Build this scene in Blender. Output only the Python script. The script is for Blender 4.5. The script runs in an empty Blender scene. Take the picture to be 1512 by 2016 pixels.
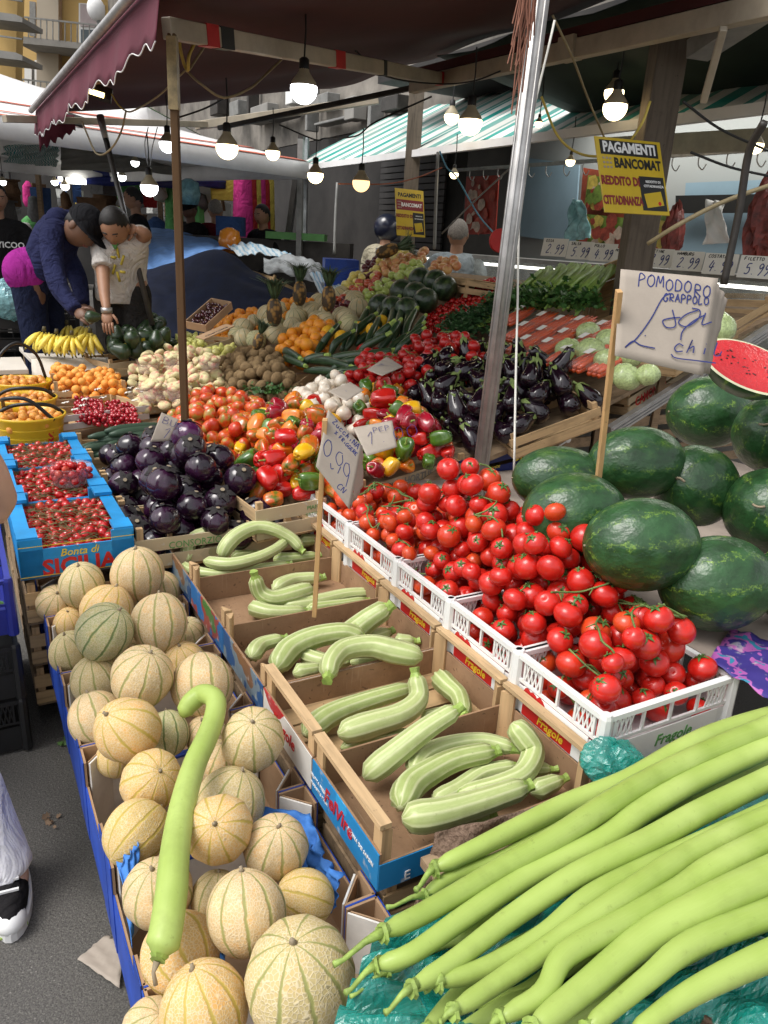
import bpy, bmesh, math, random
import numpy as np
from mathutils import Vector, Matrix, Euler, Quaternion
random.seed(7); RNG = np.random.default_rng(11)
SC = bpy.context.scene; COL = SC.collection
PI = math.pi
def rad(a): return math.radians(a)
U2 = np.array([-.496, .868]); V2 = np.array([.868, .496])
STALL = math.atan2(.496, .868)          # heading of the stall rows
F, CH = 1495.0, 1.6
# ---------- camera ----------
_d = np.array([510-756., -(5200-1008.), -F]); _d /= np.linalg.norm(_d)
_up = -_d; _fw = np.array([0, 0, -1.]); _fy = _fw-_fw.dot(_up)*_up; _fy /= np.linalg.norm(_fy)
RC = np.array([np.cross(_fy, _up), _fy, _up])
cam = bpy.data.objects.new('camera', bpy.data.cameras.new('camera')); COL.objects.link(cam)
M = Matrix([list(r) for r in RC]).to_4x4(); M.translation = (0, 0, CH); cam.matrix_world = M
cam.data.sensor_fit = 'HORIZONTAL'; cam.data.sensor_width = 36; cam.data.lens = 36*F/1512
cam.data.clip_end = 500; cam.data.clip_start = .05; SC.camera = cam
def ray(px, py): return RC @ np.array([(px-756)/F, -(py-1008)/F, -1.])
def PZ(px, py, z):                      # point at height z along a sight line
    r = ray(px, py); return Vector(np.array([0, 0, CH])+r*((z-CH)/r[2]))
def PT(px, py, t):
    r = ray(px, py); return Vector(np.array([0, 0, CH])+r*(t/(r[:2]@V2)))
def PS(px, py, s):
    r = ray(px, py); return Vector(np.array([0, 0, CH])+r*(s/(r[:2]@U2)))
def PY(px, py, y):
    r = ray(px, py); return Vector(np.array([0, 0, CH])+r*(y/r[1]))
def PD(px, py, d): return Vector(np.array([0, 0, CH])+ray(px, py)*d)
def st(p): return float(p[0]*U2[0]+p[1]*U2[1]), float(p[0]*V2[0]+p[1]*V2[1])
def W(s, t, z): return Vector((s*U2[0]+t*V2[0], s*U2[1]+t*V2[1], z))
def proj(p):
    c = RC.T@(np.array(p)-np.array([0, 0, CH])); return 756+F*c[0]/-c[2], 1008-F*c[1]/-c[2], -c[2]
_T = [(-1, .62), (.45, .62), (1., .70), (1.5, .78), (2., .92), (2.5, 1.08), (3., 1.27), (3.5, 1.45), (5, 1.6)]
def surf(t): return float(np.interp(t, [a for a, b in _T], [b for a, b in _T]))
def hit(px, py, dz=0., k0=2.2):          # where a sight line meets the sloping display
    r = ray(px, py); k = k0
    while k < 10:
        p = np.array([0, 0, CH])+r*k
        if p[2] < surf(p[:2]@V2)+dz: break
        k += .01
    return Vector(p)
# ---------- materials ----------
MATS = {}
class NT:
    def __init__(s, name):
        s.m = bpy.data.materials.new(name); s.m.use_nodes = True; s.t = s.m.node_tree; s.n = s.t.nodes; s.l = s.t.links
        s.b = s.n['Principled BSDF']; MATS[name] = s.m
    def new(s, typ, **kw):
        n = s.n.new(typ)
        for k, v in kw.items(): setattr(n, k, v)
        return n
    def put(s, sock, v):
        if hasattr(v, 'is_output') or isinstance(v, bpy.types.NodeSocket): s.l.new(v, sock)
        else: sock.default_value = v
    def coord(s, kind='Object', scale=(1, 1, 1)):
        c = s.new('ShaderNodeTexCoord'); mp = s.new('ShaderNodeMapping'); mp.inputs['Scale'].default_value = scale
        s.l.new(c.outputs[kind], mp.inputs[0]); return mp.outputs[0]
    def noise(s, scale, co=None, detail=3, rough=.55, out='Fac', dist=0):
        n = s.new('ShaderNodeTexNoise'); n.inputs['Scale'].default_value = scale; n.inputs['Detail'].default_value = detail
        n.inputs['Roughness'].default_value = rough; n.inputs['Distortion'].default_value = dist
        s.l.new(co if co is not None else s.coord(), n.inputs['Vector']); return n.outputs[out]
    def voro(s, scale, co=None, feature='F1', out='Distance'):
        n = s.new('ShaderNodeTexVoronoi', feature=feature); n.inputs['Scale'].default_value = scale
        s.l.new(co if co is not None else s.coord(), n.inputs['Vector']); return n.outputs[out]
    def ramp(s, v, stops, interp='LINEAR'):
        n = s.new('ShaderNodeValToRGB'); n.color_ramp.interpolation = interp; e = n.color_ramp.elements
        while len(e) < len(stops): e.new(.5)
        for i, (p, c) in enumerate(stops):
            e[i].position = p; e[i].color = c if len(c) == 4 else (*c, 1)
        s.l.new(v, n.inputs[0]); return n.outputs[0]
    def math(s, op, a, b=0., c=0., clamp=False):
        n = s.new('ShaderNodeMath', operation=op, use_clamp=clamp)
        for i, v in enumerate((a, b, c)): s.put(n.inputs[i], v)
        return n.outputs[0]
    def mix(s, f, a, b, mode='MIX'):
        n = s.new('ShaderNodeMix', data_type='RGBA', blend_type=mode)
        s.put(n.inputs[0], f)
        for i, v in ((6, a), (7, b)): s.put(n.inputs[i], (*v, 1) if isinstance(v, tuple) and len(v) == 3 else v)
        return n.outputs[2]
    def sep(s, v):
        n = s.new('ShaderNodeSeparateXYZ'); s.l.new(v, n.inputs[0]); return n.outputs
    def rnd(s): return s.new('ShaderNodeObjectInfo').outputs['Random']
    def bump(s, h, st=.3, d=.01):
        n = s.new('ShaderNodeBump'); n.inputs['Strength'].default_value = st; n.inputs['Distance'].default_value = d
        s.l.new(h, n.inputs['Height']); s.l.new(n.outputs[0], s.b.inputs['Normal']); return n
    def col(s, v): s.put(s.b.inputs['Base Color'], (*v, 1) if isinstance(v, tuple) and len(v) == 3 else v)
    def set(s, rough=None, spec=None, coat=None, sss=None, metal=None, alpha=None, trans=None, coatr=.1):
        b = s.b.inputs
        if rough is not None: s.put(b['Roughness'], rough)
        if spec is not None: b['Specular IOR Level'].default_value = spec
        if coat is not None: b['Coat Weight'].default_value = coat; b['Coat Roughness'].default_value = coatr
        if metal is not None: b['Metallic'].default_value = metal
        if alpha is not None: s.put(b['Alpha'], alpha)
        if trans is not None: b['Transmission Weight'].default_value = trans
        return s.m
def plain(name, c, rough=.6, var=.12, scale=8, bump=0, metal=0, spec=.5, coat=0, objvar=0, bscale=None):
    if name in MATS: return MATS[name]
    n = NT(name); d = tuple(x*(1-var*1.6) for x in c); l = tuple(min(1, x*(1+var)) for x in c)
    v = n.noise(scale, detail=5, rough=.65); col = n.ramp(v, [(.3, d), (.7, l)])
    if objvar:
        col = n.mix(n.math('MULTIPLY', n.rnd(), objvar), col, tuple(x*.45 for x in c))
    n.col(col); n.set(rough=rough, metal=metal, spec=spec, coat=coat)
    if bump: n.bump(n.noise(bscale or scale*4, detail=4), bump, .004)
    return n.m
# ---------- mesh builder ----------
class MB:
    def __init__(s): s.v = []; s.f = []; s.mi = []; s.uv = []; s.cur = 0
    def add(s, vs, fs, uvs=None):
        o = len(s.v); s.v += [tuple(p) for p in vs]
        for i, f in enumerate(fs):
            s.f.append(tuple(o+k for k in f)); s.mi.append(s.cur)
            s.uv.append(uvs[i] if uvs else [(0, 0)]*len(f))
        return s
    def mat(s, i): s.cur = i; return s
    def box(s, c, d, m=None, taper=1.):
        hx, hy, hz = d[0]/2, d[1]/2, d[2]/2; m = m or Matrix.Identity(3); c = Vector(c); vs = []
        for z in (-1, 1):
            k = taper if z > 0 else 1
            for x, y in ((-1, -1), (1, -1), (1, 1), (-1, 1)): vs.append(c+m@Vector((x*hx*k, y*hy*k, z*hz)))
        return s.add(vs, [(3, 2, 1, 0), (4, 5, 6, 7), (0, 1, 5, 4), (1, 2, 6, 5), (2, 3, 7, 6), (3, 0, 4, 7)],
                     [[(0, 0), (1, 0), (1, 1), (0, 1)]]*6)
    def bar(s, a, b, w, h=None, up=(0, 0, 1)):
        a = Vector(a); b = Vector(b); h = h or w; x = (b-a); L = x.length
        if L < 1e-6: return s
        x.normalize(); u = Vector(up)
        if abs(x.dot(u)) > .98: u = Vector((1, 0, 0)) if abs(x.x) < .9 else Vector((0, 1, 0))
        y = u.cross(x).normalized(); z = x.cross(y)
        return s.box((a+b)/2, (L, w, h), Matrix((x, y, z)).transposed())
    def tube(s, pts, r, n=8, cap=True, rib=0, ribk=0, ramp=None, flat=None):
        pts = [Vector(p) for p in pts]; N = len(pts); rs = r if isinstance(r, (list, tuple, np.ndarray)) else [r]*N
        o = len(s.v); tg = [(pts[min(i+1, N-1)]-pts[max(i-1, 0)]).normalized() for i in range(N)]
        u = Vector((0, 0, 1)) if abs(tg[0].z) < .9 else Vector((1, 0, 0))
        nrm = (u-u.dot(tg[0])*tg[0]).normalized(); L = 0; Ls = []
        for i in range(N):
            if i: L += (pts[i]-pts[i-1]).length
            Ls.append(L)
            nrm = (nrm-nrm.dot(tg[i])*tg[i]).normalized(); bi = tg[i].cross(nrm)
            for k in range(n):
                a = 2*PI*k/n; rr = rs[i]*(1+rib*math.cos(ribk*a)) if rib else rs[i]
                ca, sa = math.cos(a), math.sin(a)
                if flat: ca *= flat
                s.v.append(tuple(pts[i]+(nrm*ca+bi*sa)*rr))
        for i in range(N-1):
            for k in range(n):
                k2 = (k+1) % n
                s.f.append((o+i*n+k, o+i*n+k2, o+(i+1)*n+k2, o+(i+1)*n+k)); s.mi.append(s.cur)
                s.uv.append([(k/n, Ls[i]/L), ((k+1)/n, Ls[i]/L), ((k+1)/n, Ls[i+1]/L), (k/n, Ls[i+1]/L)])
        if cap:
            s.f.append(tuple(o+k for k in range(n))[::-1]); s.mi.append(s.cur); s.uv.append([(0, 0)]*n)
            s.f.append(tuple(o+(N-1)*n+k for k in range(n))); s.mi.append(s.cur); s.uv.append([(0, 1)]*n)
        return s
    def ball(s, c, r, nu=20, nv=12, fn=None, m=None):
        """uv ball; fn(theta, v) -> (radial scale, z) ; v 0..1 from bottom to top"""
        c = Vector(c); o = len(s.v); r = r if isinstance(r, (tuple, list)) else (r, r, r); m = m or Matrix.Identity(3)
        for j in range(nv+1):
            ph = PI*j/nv
            for i in range(nu):
                th = 2*PI*i/nu; rr, z = math.sin(ph), -math.cos(ph)
                if fn: rr, z = fn(th, j/nv, rr, z)
                s.v.append(tuple(c+m@Vector((r[0]*rr*math.cos(th), r[1]*rr*math.sin(th), r[2]*z))))
        for j in range(nv):
            for i in range(nu):
                i2 = (i+1) % nu; s.f.append((o+j*nu+i, o+j*nu+i2, o+(j+1)*nu+i2, o+(j+1)*nu+i)); s.mi.append(s.cur)
                s.uv.append([(i/nu, j/nv), ((i+1)/nu, j/nv), ((i+1)/nu, (j+1)/nv), (i/nu, (j+1)/nv)])
        return s
    def lathe(s, prof, n=20, c=(0, 0, 0), m=None):
        o = len(s.v); c = Vector(c); m = m or Matrix.Identity(3)
        for (r, z) in prof:
            for k in range(n):
                a = 2*PI*k/n; s.v.append(tuple(c+m@Vector((r*math.cos(a), r*math.sin(a), z))))
        for j in range(len(prof)-1):
            for k in range(n):
                k2 = (k+1) % n; s.f.append((o+j*n+k, o+j*n+k2, o+(j+1)*n+k2, o+(j+1)*n+k)); s.mi.append(s.cur)
                s.uv.append([(k/n, j/len(prof)), ((k+1)/n, j/len(prof)), ((k+1)/n, (j+1)/len(prof)), (k/n, (j+1)/len(prof))])
        return s
    def sheet(s, nu, nv, fn, thick=0.):
        """grid surface fn(u,v)->point; optional thickness along -normal estimate"""
        P = [[Vector(fn(i/nu, j/nv)) for i in range(nu+1)] for j in range(nv+1)]
        o = len(s.v)
        for row in P: s.v += [tuple(p) for p in row]
        q = lambda i, j: o+j*(nu+1)+i
        for j in range(nv):
            for i in range(nu):
                s.f.append((q(i, j), q(i+1, j), q(i+1, j+1), q(i, j+1))); s.mi.append(s.cur)
                s.uv.append([(i/nu, j/nv), ((i+1)/nu, j/nv), ((i+1)/nu, (j+1)/nv), (i/nu, (j+1)/nv)])
        return s
    def prism(s, poly, z0, z1, m=None, c=(0, 0, 0)):
        m = m or Matrix.Identity(3); c = Vector(c); n = len(poly)
        vs = [c+m@Vector((x, y, z0)) for x, y in poly]+[c+m@Vector((x, y, z1)) for x, y in poly]
        return s.add(vs, [tuple(range(n))[::-1], tuple(range(n, 2*n))]+[(i, (i+1) % n, n+(i+1) % n, n+i) for i in range(n)])
    def mesh(s, name, mats, smooth=False):
        me = bpy.data.meshes.new(name); me.from_pydata(s.v, [], s.f)
        for m in (mats if isinstance(mats, (list, tuple)) else [mats]): me.materials.append(m)
        if len(me.materials) > 1: me.polygons.foreach_set('material_index', s.mi)
        uv = me.uv_layers.new(name='UVMap'); flat = [c for f in s.uv for p in f for c in p]; uv.data.foreach_set('uv', flat)
        me.polygons.foreach_set('use_smooth', [smooth]*len(s.f)); me.update()
        return me
    def build(s, name, mats, parent=None, smooth=False, sol=0, sub=0, bevel=0):
        me = s.mesh(name, mats, smooth); o = bpy.data.objects.new(name, me); COL.objects.link(o)
        if parent is not None: o.parent = parent
        if bevel:
            b = o.modifiers.new('b', 'BEVEL'); b.width = bevel; b.segments = 1; b.limit_method = 'ANGLE'; b.angle_limit = .8
        if sol: m = o.modifiers.new('s', 'SOLIDIFY'); m.thickness = sol; m.offset = 0
        if sub: m = o.modifiers.new('u', 'SUBSURF'); m.levels = sub; m.render_levels = sub
        return o
def tag(o, label=None, cat=None, group=None, kind=None):
    if label: o['label'] = label
    if cat: o['category'] = cat
    if group: o['group'] = group
    if kind: o['kind'] = kind
    return o
def root(name, loc, label, cat, group=None, rz=0., rot=None):
    o = bpy.data.objects.new(name, None); COL.objects.link(o); o.location = loc; o.empty_display_size = .05
    o.rotation_euler = rot if rot is not None else (0, 0, rz); return tag(o, label, cat, group)
def inst(me, name, loc, rot=(0, 0, 0), sc=1., parent=None):
    o = bpy.data.objects.new(name, me); COL.objects.link(o); o.location = loc
    if isinstance(rot, Quaternion): o.rotation_mode = 'QUATERNION'; o.rotation_quaternion = rot
    else: o.rotation_euler = rot
    o.scale = sc if isinstance(sc, (tuple, list)) else (sc, sc, sc)
    if parent is not None: o.parent = parent
    return o
def catmull(P, n=6):
    P = [Vector(p) for p in P]; out = []
    Q = [P[0]*2-P[1]]+P+[P[-1]*2-P[-2]]
    for i in range(1, len(Q)-2):
        for k in range(n):
            t = k/n; a, b, c, d = Q[i-1], Q[i], Q[i+1], Q[i+2]
            out.append(.5*((2*b)+(c-a)*t+(2*a-5*b+4*c-d)*t*t+(3*b-a-3*c+d)*t**3))
    return out+[P[-1]]
def interp_r(rs, n):
    return np.interp(np.linspace(0, 1, n), np.linspace(0, 1, len(rs)), rs)
# ---------- lettering ----------
STR = {
'A': [[(0, 0), (.45, 1), (.55, 1), (1, 0)], [(.2, .4), (.85, .4)]], 'B': [[(0, 0), (.1, 1), (.7, .95), (.75, .65), (.1, .52), (.85, .4), (.8, .05), (0, 0)]],
'C': [[(.95, .85), (.5, 1), (.05, .6), (.1, .15), (.5, 0), (1, .15)]], 'D': [[(.1, 0), (.15, 1), (.7, .9), (.95, .5), (.7, .08), (0, 0)]],
'E': [[(.9, 1), (.1, .9), (.05, .5), (.7, .52)], [(.05, .5), (.1, .05), (.95, .05)]], 'F': [[(.9, 1), (.1, .95), (.05, 0)], [(.08, .5), (.7, .55)]],
'G': [[(.9, .9), (.5, 1), (.05, .6), (.1, .1), (.6, 0), (.95, .4), (.55, .42)]], 'H': [[(.05, 0), (.1, 1)], [(.1, .5), (.9, .55)], [(.9, 1), (.9, 0)]],
'I': [[(.5, 1), (.5, 0)]], 'L': [[(.15, 1), (.1, .05), (.9, .05)]], 'M': [[(0, 0), (.15, 1), (.5, .35), (.85, 1), (1, 0)]],
'N': [[(.05, 0), (.1, 1), (.85, .05), (.95, 1)]], 'O': [[(.5, 1), (.1, .75), (.08, .25), (.5, 0), (.92, .3), (.88, .8), (.5, 1), (.35, .9)]],
'P': [[(.1, -.1), (.15, 1), (.75, .95), (.85, .65), (.15, .45)]], 'R': [[(.1, 0), (.12, 1), (.75, .95), (.8, .6), (.15, .5), (.95, 0)]],
'S': [[(.9, .9), (.4, 1), (.15, .7), (.8, .4), (.7, .05), (.05, .08)]], 'T': [[(0, 1), (1, .98)], [(.5, 1), (.5, 0)]], 'U': [[(.05, 1), (.1, .15), (.5, 0), (.9, .2), (.95, 1)]],
'X': [[(0, 1), (1, 0)], [(.95, 1), (.05, 0)]], 'Z': [[(.05, .95), (.9, .95), (.05, .05), (.95, .05)]],
'0': [[(.5, 1), (.1, .7), (.1, .25), (.5, 0), (.9, .3), (.85, .8), (.5, 1)]], '1': [[(.2, .7), (.6, 1), (.5, 0)]], '2': [[(.1, .8), (.5, 1), (.85, .75), (.1, .05), (.95, .08)]],
'4': [[(.35, 1), (.05, .35), (.95, .4)], [(.7, .8), (.55, -.1)]], '5': [[(.9, 1), (.25, .95), (.15, .55), (.7, .6), (.85, .25), (.5, 0), (.05, .1)]],
'7': [[(.05, .95), (.9, 1), (.35, 0)]], '9': [[(.85, .8), (.45, 1), (.1, .75), (.4, .5), (.85, .75), (.8, .3), (.4, -.1)]],
'.': [[(.3, 0), (.4, .03)]], ',': [[(.4, .1), (.25, -.15)]], 'c': [[(.9, .5), (.4, .6), (.1, .3), (.4, 0), (.95, .12)]],
'h': [[(.1, 0), (.35, 1), (.2, .3), (.6, .55), (.75, 0)]], 'i': [[(.5, .5), (.5, 0)], [(.5, .8), (.55, .83)]], 'l': [[(.3, 1), (.2, .1), (.7, 0), (.95, .3)]],
'a': [[(.85, .5), (.3, .6), (.1, .2), (.4, 0), (.8, .4), (.9, 0)]], 'u': [[(.1, .55), (.2, .05), (.7, .05), (.85, .55), (.9, 0)]], 'n': [[(.1, 0), (.15, .55), (.6, .55), (.8, 0)]],
'/': [[(.1, 0), (.9, 1)]]}
def scrawl(lines, w, mat, parent, mtx, name='handwriting', extra=()):
    """lines: (text, x, y, size, slant, widthfactor); strokes as thin ribbons on the local xy plane of mtx"""
    b = MB(); k = 0
    polys = []
    for (tx, x, y, sz, sl, wf) in lines:
        for ch in tx:
            for pl in STR.get(ch, []):
                q = [Vector((x+(px*wf+sl*py)*sz+random.uniform(-.02, .02)*sz, y+py*sz+random.uniform(-.03, .03)*sz, 0)) for px, py in pl]
                polys.append(q)
            x += sz*wf*1.28
    polys += [[Vector((p[0], p[1], 0)) for p in e] for e in extra]
    for q in polys:
        c = catmull(q, 5) if len(q) > 2 else q
        o = len(b.v); k += 1; zz = .0008+.00005*(k % 9)
        for i, p in enumerate(c):
            d = (c[min(i+1, len(c)-1)]-c[max(i-1, 0)]); d = d.normalized() if d.length > 1e-7 else Vector((1, 0, 0))
            n = Vector((-d.y, d.x, 0))*w/2
            for e in (p-n, p+n): b.v.append(tuple(mtx@Vector((e.x, e.y, zz))))
        for i in range(len(c)-1):
            b.f.append((o+2*i, o+2*i+2, o+2*i+3, o+2*i+1)); b.mi.append(0); b.uv.append([(0, 0)]*4)
    return b.build(name, mat, parent)
def text(s, size, mat, parent, mtx, name='lettering', sx=1., bold=0., shear=0., align='CENTER', ext=.0006):
    cu = bpy.data.curves.new('t', 'FONT'); cu.body = s; cu.size = size; cu.align_x = align; cu.align_y = 'CENTER'
    cu.offset = bold*size; cu.extrude = ext; cu.shear = shear; cu.resolution_u = 2
    ob = bpy.data.objects.new('t', cu); COL.objects.link(ob)
    dg = bpy.context.evaluated_depsgraph_get(); me = bpy.data.meshes.new_from_object(ob.evaluated_get(dg)); me.name = name
    bpy.data.objects.remove(ob); bpy.data.curves.remove(cu)
    me.transform(mtx@Matrix.Diagonal((sx, 1, 1, 1))); me.materials.clear(); me.materials.append(mat)
    o = bpy.data.objects.new(name, me); COL.objects.link(o)
    if parent is not None: o.parent = parent
    return o
def frame(o, x, y):                      # matrix: local x,y axes -> given directions, origin o
    x = Vector(x).normalized(); y = Vector(y); y = (y-y.dot(x)*x).normalized(); z = x.cross(y)
    m = Matrix((x, y, z)).transposed().to_4x4(); m.translation = Vector(o); return m
# ---------- piles ----------
def inpoly(x, y, P):
    c = False; n = len(P)
    for i in range(n):
        x1, y1 = P[i]; x2, y2 = P[(i+1) % n]
        if (y1 > y) != (y2 > y) and x < (x2-x1)*(y-y1)/(y2-y1)+x1: c = not c
    return c
def pdist(x, y, P):
    d = 9
    for i in range(len(P)):
        a = np.array(P[i]); b = np.array(P[(i+1) % len(P)]); ab = b-a; t = max(0, min(1, np.dot((x, y)-a, ab)/max(1e-9, ab@ab)))
        d = min(d, float(np.linalg.norm((x, y)-a-ab*t)))
    return d
def pack(poly, r, base, heap, tries=4000, K=10, seed=1, squeeze=.93, jit=.12, fails=60):
    """poly in (s,t); base(s,t)->floor z; heap(s,t)->heap top above floor (m). spheres dropped in, lowest first"""
    g = np.random.default_rng(seed); xs = [p[0] for p in poly]; ys = [p[1] for p in poly]
    x0, x1, y0, y1 = min(xs), max(xs), min(ys), max(ys); cell = 2.4*r; G = {}; out = []; bad = 0
    for _ in range(tries):
        best = None
        for k in range(K):
            x, y = g.uniform(x0, x1), g.uniform(y0, y1)
            if not inpoly(x, y, poly): continue
            rr = r*(1+g.uniform(-jit, jit)); z = base(x, y)+rr; ci, cj = int(x//cell), int(y//cell)
            for a in (-1, 0, 1):
                for b in (-1, 0, 1):
                    for (X, Y, Z, R_) in G.get((ci+a, cj+b), ()):
                        d2 = (x-X)**2+(y-Y)**2; R2 = ((R_+rr)*squeeze)**2
                        if d2 < R2: z = max(z, Z+math.sqrt(R2-d2))
            over = z-base(x, y)-rr-heap(x, y)
            if best is None or over < best[0]: best = (over, x, y, z, rr)
        if best is None: continue
        if best[0] > 0:
            bad += 1
            if bad > fails: break
            continue
        _, x, y, z, rr = best; G.setdefault((int(x//cell), int(y//cell)), []).append((x, y, z, rr)); out.append((x, y, z, rr))
    return out
def visible(items, shrink=.8, minpx=2):
    """drop the spheres buried under others of the same pile (as seen from the camera side); largest first"""
    B = {}; S = 2.0; idx = []
    pr = []
    for i, (s, t, z, r) in enumerate(items):
        X, Y, d = proj(W(s, t, z)); pr.append((d, X/S, Y/S, r*F/d/S, i))
    x0 = int(min(p[1]-p[3] for p in pr))-1; y0 = int(min(p[2]-p[3] for p in pr))-1
    w = int(max(p[1]+p[3] for p in pr))-x0+3; h = int(max(p[2]+p[3] for p in pr))-y0+3
    buf = np.zeros((h, w), bool); keep = []; yy, xx = np.mgrid[0:h, 0:w]
    for d, X, Y, rp, i in sorted(pr):
        X -= x0; Y -= y0; a, b, c, e = max(0, int(Y-rp)), int(Y+rp)+2, max(0, int(X-rp)), int(X+rp)+2
        m = (xx[a:b, c:e]-X)**2+(yy[a:b, c:e]-Y)**2 < max(.6, rp)**2
        vis = (m & ~buf[a:b, c:e]).sum()
        if vis >= minpx: keep.append(i)
        m2 = (xx[a:b, c:e]-X)**2+(yy[a:b, c:e]-Y)**2 < max(.4, rp*shrink)**2
        buf[a:b, c:e] |= m2
    return [items[i] for i in keep]
def rq(): return Quaternion(Vector(RNG.normal(size=3)).normalized(), RNG.uniform(0, 2*PI))
def rtilt(a, z=None): return Euler((RNG.normal()*a, RNG.normal()*a, RNG.uniform(0, 2*PI))).to_quaternion()
def joined(name, places, mats, label, smooth=True):
    """many tiny uncounted pieces as ONE mesh. places: (mesh, matrix)"""
    V, Fc, n = [], [], 0
    for me, mt in places:
        k = len(me.vertices); a = np.empty(k*3); me.vertices.foreach_get('co', a); a = a.reshape(-1, 3)
        m = np.array(mt); V.append(a@m[:3, :3].T+m[:3, 3]); Fc += [tuple(n+i for i in p.vertices) for p in me.polygons]; n += k
    me = bpy.data.meshes.new(name); me.from_pydata(np.concatenate(V).tolist(), [], Fc)
    me.materials.append(mats); me.polygons.foreach_set('use_smooth', [smooth]*len(Fc))
    o = bpy.data.objects.new(name, me); COL.objects.link(o); o['kind'] = 'stuff'; o['label'] = label; o['category'] = name.replace('_', ' '); return o
def scatter(items, meshes, name, label, cat, group, rest, rotf=None, cal=None, cap=300, calname='calyx', calp=1., scf=None):
    items = sorted(items, key=lambda a: -a[3]/proj(W(*a[:3]))[2]); out = []
    for i, (s, t, z, r) in enumerate(items):
        me = meshes[i % len(meshes)]; q = rotf(s, t) if rotf else rq(); k = r/rest
        if i < cap:
            o = inst(me, name, W(s, t, z), q, k if not scf else scf(k)); tag(o, label if isinstance(label, str) else label(i), cat, group); out.append(o)
            if cal and RNG.random() < calp: inst(cal[i % len(cal)], calname, (0, 0, 0), (0, 0, 0), 1, o)
    if len(items) > cap:
        joined(name+'_mass', [(meshes[i % len(meshes)], Matrix.LocRotScale(W(*a[:3]), rq(), Vector((a[3]/rest,)*3))) for i, a in enumerate(items[cap:])],
               meshes[0].materials[0], 'uncounted remainder of the small '+cat+' pieces lying among the others')
    return out
def wood(name, c, dark=.55, rough=.75, axis='X', grain=1.):
    n = NT(name); sc = {'X': (3, 40, 40), 'Y': (40, 3, 40), 'Z': (40, 40, 3)}[axis]
    g = n.noise(1.2*grain, n.coord('Object', sc), detail=4, rough=.6, dist=.4)
    a = n.ramp(g, [(.28, tuple(x*dark for x in c)), (.5, c), (.75, tuple(min(1, x*1.2) for x in c))])
    s = n.noise(9, detail=4); a = n.mix(n.ramp(s, [(.55, (0, 0, 0)), (.75, (.5, .5, .5))]), a, tuple(x*.45 for x in c))
    k = n.ramp(n.noise(60, detail=2), [(.70, (0, 0, 0)), (.76, (.7, .7, .7))]); a = n.mix(k, a, tuple(x*.25 for x in c))
    a = n.mix(n.math('MULTIPLY', n.rnd(), .35), a, tuple(x*.55 for x in c))
    n.col(a); n.set(rough=rough, spec=.25); n.bump(g, .35, .002); return n.m
WX = wood('pale_wood', (.56, .38, .20)); WZ = wood('pale_wood_upright', (.54, .36, .19), axis='Z')
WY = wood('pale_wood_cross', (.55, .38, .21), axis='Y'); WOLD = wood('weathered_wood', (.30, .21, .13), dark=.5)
POSTW = wood('yellowish_pole_wood', (.12, .065, .028), axis='Z', dark=.6)
STICK = wood('pine_stick', (.62, .38, .17), axis='Z', dark=.7)
GREYWOOD = wood('grey_post_wood', (.16, .13, .10), axis='Z', dark=.5)
def _hard():
    n = NT('hardboard'); co = n.coord('Object'); a = n.ramp(n.noise(14, co, detail=6, rough=.7), [(.3, (.25, .15, .085)), (.7, (.38, .235, .135))]); a = n.mix(n.ramp(n.noise(3.5, co, detail=5), [(.5, (0, 0, 0)), (.72, (.5, .5, .5))]), a, (.16, .095, .055))
    a = n.mix(n.ramp(n.noise(55, co, detail=2, dist=1), [(.66, (0, 0, 0)), (.70, (.7, .7, .7))]), a, (.09, .055, .035)); m = n.new('ShaderNodeMapping'); m.inputs['Scale'].default_value = (220, 8, 8); n.l.new(co, m.inputs[0]); a = n.mix(n.ramp(n.noise(1, m.outputs[0], detail=2), [(.66, (0, 0, 0)), (.72, (.25, .25, .25))]), a, (.5, .38, .26))
    n.col(a); n.set(rough=.75, spec=.2); n.bump(n.noise(40, co, detail=5), .25, .003); return n.m
HARD = _hard()
CARD = plain('brown_cardboard', (.40, .26, .155), .85, .15, 7, .1, spec=.15)
CARDD = plain('dirty_cardboard', (.20, .135, .09), .9, .25, 7, .1, spec=.15)
def printed(name, c, spots, amt=.55, scale=7):
    """printed card: base ink with loose patches of other ink and scuffs"""
    n = NT(name); v = n.noise(scale, detail=2); a = n.ramp(v, [(0, c), (amt, c), (amt+.01, spots[0]), (amt+.10, spots[0]), (amt+.11, spots[-1])], 'CONSTANT')
    w = n.noise(30, detail=5); a = n.mix(n.ramp(w, [(.62, (0, 0, 0)), (.7, (.55, .55, .55))]), a, (.62, .6, .55)); a = n.mix(n.ramp(n.noise(5), [(.3, (.3, .3, .3)), (.7, (0, 0, 0))]), a, tuple(x*.5 for x in c))
    n.col(a); n.set(rough=.5, spec=.35); return n.m
BLUE = plain('blue_printed_card', (.02, .07, .40), .45, .25, 6, spec=.4)
BLUE2 = printed('blue_worn_card', (.02, .23, .52), [(.02, .23, .52), (.03, .33, .66)], .55, 5)
SKY = plain('bright_blue_card', (.015, .27, .62), .4, .18, 5, spec=.4)
PIC1 = printed('fruit_picture_card', (.03, .16, .42), [(.35, .06, .03), (.08, .20, .04)], .50, 9)
PIC2 = printed('landscape_picture_card', (.03, .10, .26), [(.20, .26, .30), (.25, .13, .06)], .48, 8)
REDP = printed('red_white_card', (.70, .68, .64), [(.45, .015, .02), (.45, .015, .02)], .56, 3.5)
CREAMP = printed('cream_printed_slat', (.55, .44, .28), [(.48, .4, .26), (.30, .28, .15)], .6, 6)
NAVY = plain('navy_printed_card', (.012, .02, .12), .4, .2, 9, spec=.4)
BONC = plain('white_printed_card', (.66, .62, .60), .55, .1, 8)
LINER = plain('white_card', (.74, .72, .68), .6, .12, 9)
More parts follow.
